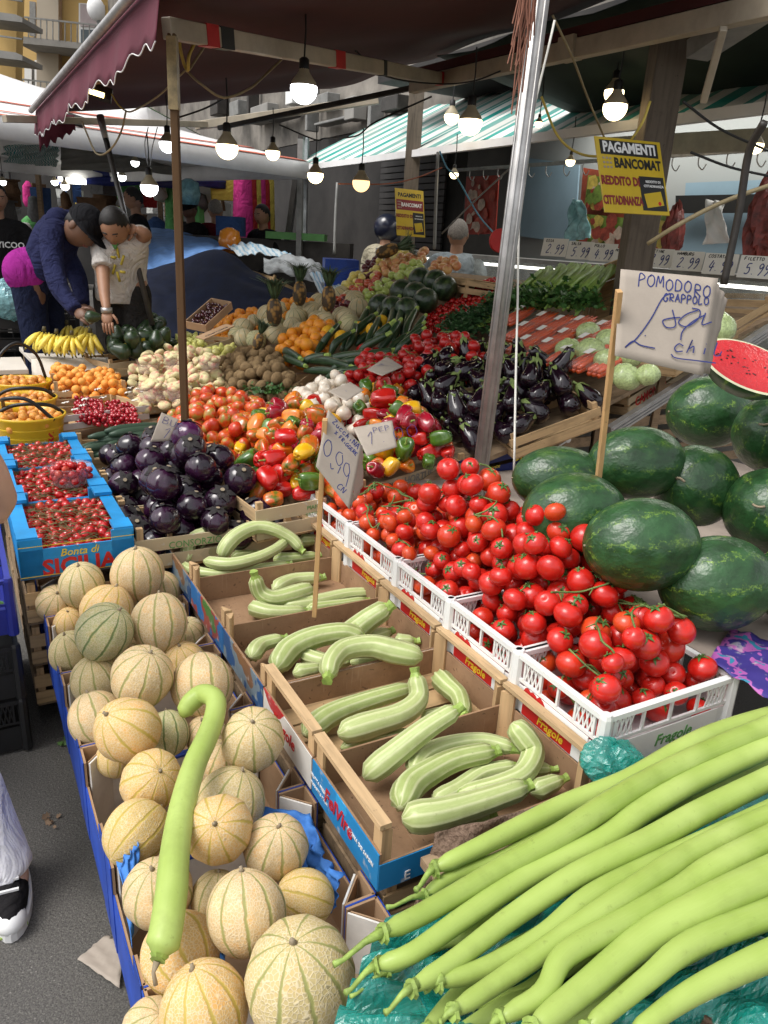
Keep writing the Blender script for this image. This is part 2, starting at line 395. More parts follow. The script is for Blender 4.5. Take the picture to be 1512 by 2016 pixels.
RED = plain('red_ink', (.50, .012, .012), .5, .1, 10); YEL = plain('yellow_ink', (.72, .52, .03), .5, .1, 10)
WHI = plain('white_ink', (.8, .8, .78), .5, .03, 10); BLK = plain('black_ink', (.012, .012, .012), .5, .1, 10)
GRN = plain('green_ink', (.10, .28, .08), .5, .1, 10); INK = plain('pen_ink', (.02, .03, .16), .4, .1, 10); MAR = plain('maroon_ink', (.22, .015, .02), .5, .1, 10)
PINKI = plain('pink_ink', (.6, .02, .10), .5, .1, 10)
PAPER = plain('grey_wrapping_paper', (.37, .32, .27), .85, .06, 12, .3, spec=.15, bscale=25)
WPAPER = plain('white_paper', (.70, .68, .62), .8, .05, 10, .1)
CREP = plain('cream_table_paper', (.62, .57, .50), .85, .07, 3, .2)
WPL = plain('white_plastic', (.74, .74, .73), .35, .06, 5, coat=.2); KPL = plain('black_plastic', (.014, .014, .015), .4, .2, 9)
BPL = plain('blue_plastic', (.02, .03, .28), .4, .15, 6); YPL = plain('yellow_plastic', (.68, .43, .01), .38, .08, 4, coat=.2)
STEEL = plain('aluminium', (.45, .44, .43), .48, .18, 12, metal=.8); BEAM = plain('cream_metal_beam', (.42, .36, .27), .5, .22, 3)
DARKM = plain('dark_metal', (.035, .03, .026), .5, .3, 9); GREYM = plain('grey_metal', (.22, .22, .21), .45, .2, 7)
SACK = None
def _sack():
    n = NT('brown_terry_cloth'); a = n.ramp(n.noise(150, detail=4), [(.35, (.10, .065, .045)), (.7, (.24, .165, .12))]); n.col(a); n.set(rough=.95, spec=.1)
    n.bump(n.noise(170, detail=3), .9, .006); return n.m
SACK = _sack()
def film(name, c, alpha=.5, rough=.12):
    n = NT(name); f = n.noise(9, detail=4, dist=1.5); n.col(n.ramp(f, [(.35, tuple(x*.55 for x in c)), (.65, c)]))
    n.set(rough=rough, spec=.7, alpha=alpha, coat=.5); n.bump(n.noise(14, detail=5, dist=2), .9, .012); return n.m
GBAG = film('green_plastic_film', (.01, .33, .27), .72); CBAG = film('clear_film', (.8, .8, .78), .09, .08); BBAG = film('pale_blue_film', (.30, .62, .66), .8, .25)
TUB = film('clear_punnet_plastic', (.85, .7, .7), .30, .08)
TISSUE = plain('blue_tissue', (.05, .20, .58), .8, .2, 14, .5, bscale=30)
# ---- produce ----
def fruit(name, stops, scale=1.5, rough=.3, coat=.3, detail=3, objr=None, spk=None, bump=0, bs=60, grad=None, spec=.5, sub=0):
    n = NT(name); co = n.coord('Object'); rn = n.rnd(); off = n.new('ShaderNodeVectorMath', operation='ADD'); n.l.new(co, off.inputs[0])
    cx = n.new('ShaderNodeCombineXYZ'); k = n.math('MULTIPLY', rn, 37.); [n.l.new(k, cx.inputs[i]) for i in range(3)]; n.l.new(cx.outputs[0], off.inputs[1])
    a = n.ramp(n.noise(scale, off.outputs[0], detail=detail), stops)
    if objr: a = n.mix(n.ramp(rn, [(objr[1], (0, 0, 0)), (1, (.85, .85, .85))]), a, objr[0])
    if grad: a = n.mix(n.ramp(n.sep(co)[2], [(grad[1], (0, 0, 0)), (grad[2], (.9, .9, .9))]), a, grad[0])
    if spk: a = n.mix(n.ramp(n.voro(spk[1], co), [(spk[2], (.8, .8, .8)), (spk[2]+.06, (0, 0, 0))]), a, spk[0])
    n.col(a); n.set(rough=rough, coat=coat, spec=spec, coatr=.12)
    if sub: n.b.inputs['Subsurface Weight'].default_value = sub; n.b.inputs['Subsurface Radius'].default_value = (.3, .1, .05)
    if bump: n.bump(n.noise(bs, co, detail=3), bump, .02)
    return n.m
TOM = fruit('ripe_tomato_skin', [(.3, (.44, .010, .006)), (.7, (.62, .020, .012))], 1.2, .28, .18, objr=((.62, .075, .014), .72))
TOMD = fruit('dark_tomato_skin', [(.3, (.36, .006, .006)), (.7, (.52, .014, .012))], 1.2, .28, .18)
CTOM = fruit('cherry_tomato_skin', [(.3, (.38, .006, .006)), (.7, (.55, .016, .014))], 1.2, .2, .4, objr=((.55, .06, .02), .8))
BTOM = fruit('half_ripe_tomato_skin', [(.32, (.50, .03, .008)), (.50, (.60, .10, .012)), (.62, (.34, .28, .05)), (.8, (.16, .24, .03))], .9, .3, .3, objr=((.55, .03, .01), .5))
LEAF = plain('green_stem_leaf', (.08, .17, .035), .55, .35, 30)
VINE = plain('tomato_vine_green', (.13, .20, .05), .6, .3, 30)
DVINE = plain('dull_vine_stem', (.14, .12, .04), .7, .3, 30)
def melon(name, base, stripe, ns=10, net=1, dirt=.5, bstr=.28, sharp=.8):
    n = NT(name); uv = n.coord('UV'); s = n.sep(uv); co = n.coord('Object')
    wob = n.math('MULTIPLY', n.noise(3, co, detail=3), .022); u = n.math('ADD', s[0], wob)
    c = n.math('COSINE', n.math('MULTIPLY', u, 2*PI*ns)); st_ = n.ramp(c, [(1-sharp*.22, (0, 0, 0)), (1-.02, (1, 1, 1))])
    ba = n.ramp(n.noise(1.6, co, detail=3), [(.3, tuple(x*.88 for x in base)), (.7, tuple(x*1.12 for x in base))])
    ba = n.mix(n.math('MULTIPLY', n.ramp(n.noise(3, co), [(.5, (0, 0, 0)), (.7, (1, 1, 1))]), .5), ba, (base[0]*1.15, base[1]*.85, base[2]*.5))
    ba = n.mix(n.ramp(n.rnd(), [(.55, (0, 0, 0)), (1, (.5, .5, .5))]), ba, (base[0]*.75, base[1]*.95, base[2]*.75))
    a = n.mix(n.math('MULTIPLY', st_, .85), ba, stripe)
    h = None
    if net:
        nv = n.voro(12, co, 'DISTANCE_TO_EDGE'); wv = n.noise(22, co, detail=3)
        ne = n.ramp(n.math('ADD', nv, n.math('MULTIPLY', wv, .06)), [(.06, (1, 1, 1)), (.17, (0, 0, 0))]); ne2 = n.math('MULTIPLY', ne, n.math('SUBTRACT', 1.0, st_))
        a = n.mix(n.math('MULTIPLY', ne2, .55), a, (.76, .66, .47)); h = n.math('ADD', ne2, n.math('MULTIPLY', st_, -.8))
    a = n.mix(n.ramp(n.noise(2.2, co, detail=6, rough=.75), [(.56, (0, 0, 0)), (.74, (dirt, dirt, dirt))]), a, (.16, .12, .07))
    n.col(a); n.set(rough=.62, spec=.3)
    if h: n.bump(h, bstr, .02)
    return n.m
MEL = melon('netted_melon_rind', (.62, .45, .235), (.25, .27, .08)); MEL2 = melon('yellowing_melon_rind', (.68, .44, .17), (.44, .34, .06), dirt=.3)
MEL3 = melon('greenish_melon_rind', (.46, .45, .22), (.10, .17, .05)); MELB = melon('charentais_melon_rind', (.58, .50, .31), (.10, .15, .07), net=0, dirt=.2, sharp=.4)
YMEL = melon('yellow_melon_rind', (.75, .42, .02), (.6, .30, .01), net=0, dirt=.1)
def wmel(name, ba, st_c, ns=9, th=.62, stripes=False):
    n = NT(name); uv = n.coord('UV'); s = n.sep(uv); co = n.coord('Object'); b = n.ramp(n.noise(2.5, co, detail=4), [(.3, tuple(x*.6 for x in ba)), (.7, tuple(x*1.6 for x in ba))])
    wob = n.math('MULTIPLY', n.math('SUBTRACT', n.noise(7, co, detail=5, rough=.75), .5), .16); c = n.math('COSINE', n.math('MULTIPLY', n.math('ADD', s[0], wob), 2*PI*ns))
    l = n.ramp(c, [(.86 if not stripes else .2, (0, 0, 0)), (.995 if not stripes else .6, (1, 1, 1))]); br = n.ramp(n.noise(4.5, co, detail=6, rough=.75), [(.46 if not stripes else .0, (0, 0, 0)), (.62, (1, 1, 1))])
    a = n.mix(n.math('MULTIPLY', n.math('MULTIPLY', l, br), n.math('ADD', .35, n.math('MULTIPLY', n.rnd(), .6))), b, st_c); a = n.mix(n.ramp(n.noise(1.3, co), [(.58, (0, 0, 0)), (.8, (.45, .45, .45))]), a, (.10, .16, .015))
    n.col(a); n.set(rough=.32, coat=.15, spec=.5); n.b.inputs['Coat Roughness'].default_value = .3; n.bump(n.noise(3, co), .25, .03); return n.m
WMEL = wmel('dark_watermelon_rind', (.018, .060, .018), (.22, .36, .04)); WMELS = wmel('striped_watermelon_rind', (.012, .028, .012), (.05, .09, .035), 9, stripes=True)
def ribbed(name, base, pale, dark, rough=.4, ns=9, mottl=.5, bs=.25):
    n = NT(name); uv = n.coord('UV'); s = n.sep(uv); co = n.coord('Object')
    c = n.math('COSINE', n.math('MULTIPLY', s[0], 2*PI*ns)); a = n.ramp(c, [(0, base), (1, pale)]) if ns else n.ramp(n.noise(5, co), [(.3, base), (.7, pale)])
    m = n.new('ShaderNodeMapping'); m.inputs['Scale'].default_value = (60, 9, 1); n.l.new(uv, m.inputs[0])
    f = n.noise(1., m.outputs[0], detail=4, rough=.7); a = n.mix(n.ramp(f, [(.5, (0, 0, 0)), (.72, (mottl,)*3)]), a, pale)
    f2 = n.noise(70, co, detail=4, rough=.7); a = n.mix(n.ramp(f2, [(.62, (0, 0, 0)), (.72, (.6, .6, .6))]), a, dark)
    a = n.mix(n.ramp(n.noise(16, co, detail=4, rough=.7), [(.5, (0, 0, 0)), (.7, (.4, .4, .4))]), a, dark)
    a = n.mix(n.ramp(n.noise(9, co, detail=2), [(.4, (0, 0, 0)), (.8, (.35, .35, .35))]), a, tuple(x*.7 for x in base))
    a = n.mix(n.math('MULTIPLY', n.rnd(), .3), a, tuple(min(1, x*1.25) for x in pale))
    n.col(a); n.set(rough=rough, spec=.4, coat=.1); n.bump(n.noise(40, co, detail=3), bs, .003); return n.m
ZUC = ribbed('pale_zucchini_skin', (.34, .42, .14), (.58, .62, .33), (.20, .22, .06)); ZSTEM = plain('zucchini_stem', (.30, .42, .09), .55, .3, 40)
GOURD = ribbed('snake_gourd_skin', (.23, .335, .045), (.42, .53, .15), (.19, .24, .05), .5, 0, .25, .2)
DZUC = ribbed('dark_zucchini_skin', (.010, .030, .012), (.035, .07, .03), (.10, .14, .07), .3, 7, .4)
CUKE = ribbed('cucumber_skin', (.022, .045, .028), (.035, .07, .04), (.06, .09, .05), .5, 0, .3)
EGG = fruit('glossy_aubergine_skin', [(.3, (.006, .003, .006)), (.7, (.014, .004, .010))], 2, .14, .35)
REGG = fruit('round_aubergine_skin', [(.45, (.009, .003, .009)), (.75, (.042, .008, .036))], .7, .2, .35, objr=((.08, .012, .07), .95))
ECAL = plain('aubergine_calyx_green', (.19, .26, .07), .6, .3, 25); RCAL = plain('aubergine_calyx_dark', (.022, .018, .018), .7, .4, 25, .5)
CORK = plain('cork_scar', (.30, .24, .16), .8, .2, 40)
PRED = fruit('red_pepper_skin', [(.3, (.42, .008, .008)), (.7, (.60, .02, .012))], 1, .2, .5); PYEL = fruit('yellow_pepper_skin', [(.3, (.70, .33, .01)), (.7, (.80, .50, .015))], 1, .22, .5)
PGRN = fruit('green_pepper_skin', [(.3, (.03, .09, .012)), (.7, (.10, .20, .02))], 1, .22, .5); PMIX = fruit('ripening_pepper_skin', [(.35, (.10, .14, .015)), (.5, (.52, .13, .015)), (.65, (.62, .05, .012))], 1.1, .22, .5)
PORA = fruit('orange_pepper_skin', [(.3, (.68, .12, .012)), (.7, (.75, .28, .015))], 1, .22, .5); PDRK = fruit('crimson_pepper_skin', [(.3, (.22, .006, .015)), (.7, (.40, .01, .03))], 1, .18, .6)
APRI = fruit('apricot_skin', [(.35, (.78, .25, .025)), (.62, (.82, .34, .05)), (.75, (.70, .12, .03))], .9, .6, 0, objr=((.82, .40, .08), .4))
LOQ = fruit('loquat_skin', [(.35, (.74, .28, .035)), (.7, (.80, .40, .08))], 1.2, .5, .1, objr=((.45, .16, .04), .6), spk=((.16, .08, .03), 3.2, .13))
PEAC = fruit('flat_peach_skin', [(.30, (.60, .58, .28)), (.52, (.66, .56, .32)), (.66, (.62, .24, .18))], .75, .7, 0)
CHER = fruit('cherry_skin', [(.3, (.28, .003, .012)), (.7, (.45, .008, .022))], 1, .15, .5); DCHER = fruit('black_cherry_skin', [(.3, (.03, .004, .008)), (.7, (.06, .006, .012))], 1, .15, .5)
KIWI = fruit('kiwi_skin', [(.3, (.17, .105, .045)), (.7, (.27, .18, .08))], 2, .8, 0, bump=.4, bs=30)
ONI = fruit('white_onion_skin', [(.3, (.72, .60, .46)), (.7, (.82, .76, .66))], 1.2, .35, .2)
ORAN = fruit('orange_peel', [(.3, (.78, .24, .008)), (.7, (.84, .34, .015))], 1, .42, .15, bump=.25, bs=22)
AYEL = fruit('yellow_apple_skin', [(.3, (.70, .58, .12)), (.7, (.76, .68, .22))], .8, .3, .3); ARED = fruit('red_apple_skin', [(.3, (.42, .02, .015)), (.7, (.60, .16, .06))], 1, .3, .3)
AGRN = fruit('green_apple_skin', [(.3, (.36, .48, .10)), (.7, (.50, .60, .17))], .8, .3, .3); ADRK = fruit('dark_plum_skin', [(.3, (.07, .008, .014)), (.7, (.15, .02, .03))], 1, .3, .2)
APIN = fruit('blushed_apple_skin', [(.35, (.62, .22, .10)), (.65, (.68, .42, .16))], .8, .3, .3)
PEAR = fruit('yellow_pear_skin', [(.3, (.52, .52, .12)), (.7, (.64, .62, .20))], 1.2, .45, .1, objr=((.40, .36, .12), .6)); AVO = fruit('avocado_skin', [(.3, (.008, .020, .008)), (.7, (.025, .055, .015))], 3, .38, .3, bump=.12, bs=14)
BANA = fruit('banana_skin', [(.3, (.74, .55, .05)), (.7, (.82, .66, .12))], 3, .45, .1, spk=((.35, .22, .05), 3.3, .1))
BTIP = plain('banana_tip', (.10, .08, .03), .7, .3, 20); PINE = None
def _pine():
    n = NT('pineapple_rind'); uv = n.coord('UV'); m = n.new('ShaderNodeMapping'); m.inputs['Scale'].default_value = (11, 8, 1); m.inputs['Rotation'].default_value = (0, 0, .6); n.l.new(uv, m.inputs[0])
    v = n.voro(1., m.outputs[0]); a = n.ramp(v, [(.1, (.42, .24, .05)), (.4, (.28, .15, .035)), (.6, (.06, .04, .02))]); n.col(a); n.set(rough=.6); n.bump(v, -.8, .1); return n.m
PINE = _pine(); PLEAF = plain('pineapple_leaf', (.06, .11, .05), .55, .4, 14)
CEL = plain('celery_stalk', (.22, .36, .07), .45, .3, 9, .2); CLEAF = plain('leaf_green', (.045, .13, .025), .5, .45, 30); DLEAF = plain('dark_herb_green', (.03, .09, .025), .55, .45, 40)
LET = plain('wrapped_lettuce', (.42, .52, .22), .25, .25, 7, .8, coat=.6, bscale=9); CARR = plain('carrot_orange', (.62, .08, .015), .35, .15, 14, coat=.6)
FLESH = fruit('watermelon_flesh', [(.3, (.46, .012, .02)), (.7, (.62, .035, .04))], 9, .25, .3, bump=.3, bs=90); RINDW = plain('watermelon_white_rind', (.62, .62, .42), .4, .1, 9)
# ---- setting ----
def _asph():
    n = NT('asphalt'); co = n.coord('Object'); v = n.noise(.9, co, detail=5); a = n.ramp(v, [(.3, (.105, .099, .09)), (.7, (.165, .156, .143))])
    sp = n.noise(260, co, detail=2); a = n.mix(.5, a, n.ramp(sp, [(.35, (.2, .2, .2)), (.65, (.8, .8, .8))]), 'OVERLAY'); g = n.noise(160, co, detail=4, rough=.7); a = n.mix(n.ramp(g, [(.4, (.45, .45, .45)), (.6, (0, 0, 0))]), a, (.03, .03, .03))
    a = n.mix(n.ramp(n.voro(60, co), [(.07, (.7, .7, .7)), (.13, (0, 0, 0))]), a, (.28, .26, .24)); a = n.mix(n.ramp(n.noise(2.4, co, detail=6, rough=.7), [(.6, (0, 0, 0)), (.72, (.5, .5, .5))]), a, (.05, .05, .048))
    n.col(a); n.set(rough=.88, spec=.3); n.bump(n.noise(120, co, detail=5, rough=.7), .8, .008); return n.m
ASPH = _asph()
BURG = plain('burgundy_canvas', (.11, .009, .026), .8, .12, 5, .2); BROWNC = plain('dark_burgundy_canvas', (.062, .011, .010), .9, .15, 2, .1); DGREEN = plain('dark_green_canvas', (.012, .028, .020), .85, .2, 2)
def canvas(name, a, b, n_str, rough=.75, axis=0, w=.5, dirt=.3):
    n = NT(name); uv = n.coord('UV'); s = n.sep(uv); f = n.math('FRACT', n.math('MULTIPLY', s[axis], n_str)); c = n.ramp(f, [(0, a), (w, b)], 'CONSTANT')
    c = n.mix(n.ramp(n.noise(1.2, detail=5), [(.4, (dirt,)*3), (.65, (0, 0, 0))]), c, (.38, .36, .33)); n.col(c); n.set(rough=rough, spec=.2); n.bump(n.noise(2.5, detail=3), .3, .05); return n.m
GSTR = canvas('green_white_canvas', (.72, .74, .70), (.02, .30, .26), 34, w=.55, dirt=.5); WCAN = plain('white_canvas', (.80, .79, .78), .8, .12, 1.3, .2); RSTR = plain('salmon_stripe_canvas', (.62, .16, .10), .8, .15, 2)
GREYC = plain('grey_sheet', (.26, .25, .22), .85, .25, 2, .2)
TARP = plain('blue_tarpaulin_lit', (.13, .28, .60), .6, .18, 6, 1., bscale=14); TARP_SHADED = plain('navy_tarpaulin_shaded', (.004, .009, .032), .75, .3, 6, 1., bscale=16, spec=.3)  # blue and navy tarp cloth; top's sky light and side's shade put into colours
TARPW = canvas('blue_white_sheet', (.60, .68, .72), (.25, .45, .60), 9, .6, 0, .65)
SILV = plain('silver_sheet', (.30, .32, .33), .4, .35, 7, 1., bscale=9)
YWALL = plain('ochre_plaster', (.62, .42, .16), .9, .08, .5); CONC = plain('concrete', (.27, .26, .24), .9, .15, 1.5); BRICKP = None
def _brick():
    n = NT('tan_brick'); t = n.new('ShaderNodeTexBrick'); n.l.new(n.coord('Object'), t.inputs[0]); t.inputs['Color1'].default_value = (.40, .26, .15, 1); t.inputs['Color2'].default_value = (.32, .2, .12, 1)
    t.inputs['Mortar'].default_value = (.42, .36, .28, 1); t.inputs['Scale'].default_value = 3; n.col(t.outputs[0]); n.set(rough=.9); return n.m
BRICKP = _brick()
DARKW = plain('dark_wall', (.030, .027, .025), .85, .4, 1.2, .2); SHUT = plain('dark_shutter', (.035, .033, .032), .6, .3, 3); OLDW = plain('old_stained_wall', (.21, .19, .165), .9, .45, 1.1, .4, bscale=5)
def _tile():
    n = NT('white_wall_tile'); t = n.new('ShaderNodeTexBrick'); t.offset = 0; n.l.new(n.coord('Object'), t.inputs[0]); t.inputs['Color1'].default_value = (.52, .55, .56, 1); t.inputs['Color2'].default_value = (.49, .52, .54, 1)
    t.inputs['Mortar'].default_value = (.36, .38, .38, 1); t.inputs['Scale'].default_value = 1; t.inputs['Brick Width'].default_value = .2; t.inputs['Row Height'].default_value = .2; t.inputs['Mortar Size'].default_value = .004
    n.col(t.outputs[0]); n.set(rough=.3); return n.m
TILE = _tile(); LBLUE = plain('pale_blue_paint', (.26, .38, .47), .5, .05, 3); GLASS = None
def emis(name, c, e):
    n = NT(name); n.col(c); n.b.inputs['Emission Color'].default_value = (*c, 1); n.b.inputs['Emission Strength'].default_value = e; n.m.cycles.emission_sampling = 'FRONT'; return n.m
BULBW = emis('warm_lit_globe', (1, .80, .45), 5); BULBC = emis('cool_lit_globe', (.95, .97, 1), 6); BULBO = emis('amber_lit_globe', (1, .62, .28), 1.5); FLOOD = emis('lit_floodlight_glass', (1, .78, .30), 4)
CANVW = emis('fluorescent_tube_light', (1, .98, .9), 4); LBASE = plain('lamp_base_white', (.42, .36, .24), .5, .1, 9)
def skin(name, c):
    n = NT(name); n.col(n.ramp(n.noise(6, detail=4), [(.3, tuple(x*.8 for x in c)), (.7, tuple(x*1.12 for x in c))])); n.set(rough=.55); return n.m
SK1 = skin('tanned_skin', (.36, .19, .115)); SK2 = skin('brown_skin', (.15, .075, .045)); SK3 = skin('fair_skin', (.58, .36, .27)); HAIRB = plain('black_hair', (.012, .010, .009), .6, .4, 90, .5); HAIRG = plain('grey_hair', (.22, .2, .18), .7, .3, 90, .5)
def cloth(name, c, b=.5):
    n = NT(name); co = n.coord('Object'); n.col(n.ramp(n.noise(4, co, detail=5), [(.3, tuple(x*.75 for x in c)), (.7, tuple(min(1, x*1.12) for x in c))])); n.set(rough=.92, spec=.12)
    h = n.math('ADD', n.noise(5, co, detail=3, dist=2.5), n.math('MULTIPLY', n.noise(160, co, detail=2), .04)); n.bump(h, min(1, b+.3), .05); return n.m
C_NAVY = cloth('navy_hoodie_cloth', (.018, .021, .062), .8); C_MAG = cloth('magenta_cloth', (.28, .02, .21)); C_TSH = cloth('white_tshirt_cloth', (.62, .58, .54), .7); C_DARK = cloth('dark_trousers_cloth', (.035, .032, .030), .7)
C_JNAV = cloth('navy_leggings_cloth', (.012, .016, .04)); C_WHT = cloth('white_jeans_cloth', (.86, .85, .88), .4); C_MARN = cloth('maroon_coat_cloth', (.13, .012, .02)); C_BLK = cloth('black_cloth', (.014, .013, .014)); C_LBL = cloth('light_blue_shirt_cloth', (.36, .42, .46)); C_BEI = cloth('beige_quilted_cloth', (.42, .38, .28), .9)
C_CAP = cloth('black_cap_cloth', (.010, .010, .012))
# ---------- produce shapes (unit radius unless noted) ----------
def var(n, f): return [f(i) for i in range(n)]
def tomato_me(i):
    g = random.Random(i); fl = g.uniform(.82, .95); nl = g.choice([0, 5, 6]); am = g.uniform(.0, .025)
    def fn(th, v, r, z):
        k = 1+am*math.cos(nl*th)*min(1, v*2)+.03*math.cos(th+g_off); d = max(0, (v-.86)/.14); return r*k, z*fl-.16*d*d
    g_off = g.uniform(0, 6)
    return MB().ball((0, 0, 0), 1, 22, 14, fn).mesh('tomato', TOM, True)
def calyx_me(i, z=.80, L=.62, n=5, mat=None, drop=.25, w=.10, stem=.25):
    g = random.Random(50+i); b = MB(); 
    for k in range(n):
        a = 2*PI*k/n+g.uniform(-.2, .2); l = L*g.uniform(.75, 1.15); e = Vector((math.cos(a), math.sin(a), 0)); t = Vector((-e.y, e.x, 0)); up = g.uniform(-.05, .18)
        p0 = Vector((0, 0, z+.02)); p1 = e*l*.5+Vector((0, 0, z+.05+up*.4)); p2 = e*l+Vector((0, 0, z-drop*L+up))
        b.add([p0-t*w*.6, p0+t*w*.6, p1+t*w, p1-t*w, p2], [(0, 1, 2, 3), (3, 2, 4)])
        b.add([p0-t*w*.6-Vector((0, 0, .03)), p0+t*w*.6-Vector((0, 0, .03)), p1+t*w-Vector((0, 0, .03)), p1-t*w-Vector((0, 0, .03)), p2-Vector((0, 0, .01))], [(3, 2, 1, 0), (4, 2, 3)])
    if stem: b.tube([(0, 0, z-.02), (.03, .02, z+stem*.6), (.12, .05, z+stem)], [.07, .055, .06], 6)
    return b.mesh('calyx', mat or LEAF, False)
TOMS = var(5, tomato_me); CALX = var(4, calyx_me)
def retint(mes, mat, name):
    out = []
    for m in mes:
        c = m.copy(); c.name = name; c.materials.clear(); c.materials.append(mat); out.append(c)
    return out
def lowball(i, sx=1., sz=1., nu=12, nv=8, mat=None, am=.03, name='fruit', dim=0.):
    g = random.Random(i*7+1); a, b_ = g.uniform(0, 6), g.uniform(0, 6)
    def fn(th, v, r, z): return r*(1+am*math.cos(2*th+a)+am*math.sin(3*th+b_+4*v))*sx, z*sz*(1-dim*max(0, (abs(v-.5)-.3)/.2)**2)
    return MB().ball((0, 0, 0), 1, nu, nv, fn).mesh(name, mat, True)
def elong(i, prof, n=14, lobes=0, lam=0., mat=None, name='fruit', bend=0.):
    """lathe along z from (z, r) profile with lobes and a bend"""
    g = random.Random(i*13+5); b = MB(); N = len(prof)
    pts = []; rr = []
    P = [(z, r) for z, r in prof]; Z = np.linspace(P[0][0], P[-1][0], 14); R_ = np.interp(Z, [p[0] for p in P], [p[1] for p in P])
    for z, r in zip(Z, R_): pts.append(Vector((bend*(z*z)*.5, 0, z))); rr.append(max(.01, r))
    b.tube(pts, rr, n, True, lam, lobes); return b.mesh(name, mat, True)
def pepper_me(mat, i, long=1.):
    g = random.Random(i*3+2); nl = g.choice([3, 4, 4]); am = g.uniform(.10, .16); ph = g.uniform(0, 6); H = g.uniform(.95, 1.25)*long; wv = g.uniform(-.1, .1)
    def fn(th, v, r, z):
        prof = (math.sin(PI*v)**.55)*(1-.22*(1-v)) ; lob = 1+am*math.cos(nl*th+ph)*(.5+.5*math.sin(PI*v)); d = max(0, (v-.82)/.18); d2 = max(0, (.14-v)/.14)
        return prof*lob*.98, (z*H-.34*d*d+.16*d2*d2*(1+.6*math.cos(nl*th+ph)))+wv*math.cos(th)
    return MB().ball((0, 0, 0), 1, 22, 14, fn).mesh('pepper', mat, True)
def pstem_me(i): 
    return MB().tube([(0, 0, .70), (.02, 0, .9), (.10, .05, 1.12), (.16, .1, 1.3)], [.26, .10, .085, .10], 7).mesh('stem', ZSTEM, True)
PST = var(2, pstem_me)
def peps(mat, long=1.): return var(3, lambda i: pepper_me(mat, i, long))
def egg_me(i):
    g = random.Random(i); k = g.uniform(.9, 1.2); b = g.uniform(-.12, .12)
    Z = [-1.45, -1.4, -1.2, -.8, -.3, .3, .9, 1.35, 1.5]; R_ = [.02, .32, .72, .98, 1., .84, .62, .5, .42]
    return MB().tube([(b*z*z, 0, z*k) for z in np.linspace(-1.45, 1.5, 14)], [float(np.interp(z, Z, R_)) for z in np.linspace(-1.45, 1.5, 14)], 16).mesh('aubergine', EGG, True)
EGGS = var(4, egg_me)
def ecal_me(i):
    b = MB(); g = random.Random(i+3)
    for k in range(5):
        a = 2*PI*k/5+g.uniform(-.15, .15); e = Vector((math.cos(a), math.sin(a), 0)); t = Vector((-e.y, e.x, 0)); L = g.uniform(.55, 1.)
        pts = [(e*.25+Vector((0, 0, 1.72)), .26), (e*.56+Vector((0, 0, 1.48)), .32), (e*.74+Vector((0, 0, 1.48-L*.5)), .22), (e*(.86+g.uniform(0, .12))+Vector((0, 0, 1.48-L)), .02)]
        o = len(b.v)
        for p, w in pts: b.v += [tuple(p-t*w), tuple(p+e*.05), tuple(p+t*w)]
        for j in range(3):
            for q in (0, 1): b.f.append((o+j*3+q, o+(j+1)*3+q, o+(j+1)*3+q+1, o+j*3+q+1)); b.mi.append(0); b.uv.append([(0, 0)]*4)
    b.ball((0, 0, 1.6), (.42, .42, .25), 10, 6); b.tube([(0, 0, 1.6), (.03, 0, 2.0), (.15, .05, 2.4)], [.22, .15, .18], 7)
    b.v = [(x*.8, y*.8, 1.5+(z-1.5)*.75) for x, y, z in b.v]; return b.mesh('calyx', ECAL, True)
ECALS = var(3, ecal_me)
def regg_me(i):
    g = random.Random(i); nl = g.choice([7, 9, 11]); am = g.uniform(.012, .035); ph = g.uniform(0, 6)
    def fn(th, v, r, z): return r*(1+am*math.cos(nl*th+ph)*min(1, v*1.6)+.03*math.cos(2*th)), z*.94-.05*max(0, (v-.9)/.1)-(-.12*max(0, (.1-v)/.1))
    return MB().ball((0, 0, 0), 1, 36, 16, fn).mesh('round_aubergine', REGG, True)
REGGS = var(4, regg_me)
def rcal_me(i):
    b = MB(); g = random.Random(i+9); n = 6
    for k in range(n):
        a = 2*PI*k/n+g.uniform(-.2, .2); e = Vector((math.cos(a), math.sin(a), 0)); t = Vector((-e.y, e.x, 0)); L = g.uniform(.55, .85); cu = g.uniform(0, .12)
        pts = [(e*.05+Vector((0, 0, 1.0)), .12), (e*L*.55+Vector((0, 0, .93)), .22), (e*L+Vector((0, 0, .93*math.cos(L)+.05+cu)), .03)]; o = len(b.v)
        for p, w in pts: b.v += [tuple(p-t*w), tuple(p+Vector((0, 0, .03))), tuple(p+t*w)]
        for j in range(2):
            for q in (0, 1): b.f.append((o+j*3+q, o+(j+1)*3+q, o+(j+1)*3+q+1, o+j*3+q+1)); b.mi.append(0); b.uv.append([(0, 0)]*4)
    b.tube([(0, 0, .9), (0, 0, 1.1)], [.20, .15], 8); b.mat(1).tube([(0, 0, 1.1), (0, 0, 1.115)], [.14, .13], 8)
    return b.mesh('calyx', [RCAL, CORK], False)
RCALS = var(3, rcal_me)
def apple_me(mat):
    def mk(i):
        def fn(th, v, r, z):
            d = max(0, (v-.82)/.18); e = max(0, (.15-v)/.15); return r*(1+.015*math.cos(5*th)*(1-v)), z*.9-.30*d*d+.15*e*e
        return MB().ball((0, 0, 0), 1, 16, 12, fn).mesh('apple', mat, True)
    return var(2, mk)
def banana_me(i, k=1):
    g = random.Random(i); L = 1.
    pts = []; rr = []
    for j in range(9):
        a = -.75+j/8*1.5; pts.append((math.sin(a)*.11, 0, .11-math.cos(a)*.11))
    r = [.006, .0105, .016, .0185, .019, .0185, .017, .012, .007]
    b = MB().tube(pts, r, 7, True); b.mat(1).tube([pts[-1], (pts[-1][0]+.012, 0, pts[-1][2]+.016)], [.007, .005], 6)
    return b.mesh('banana', [BANA, BTIP], True)
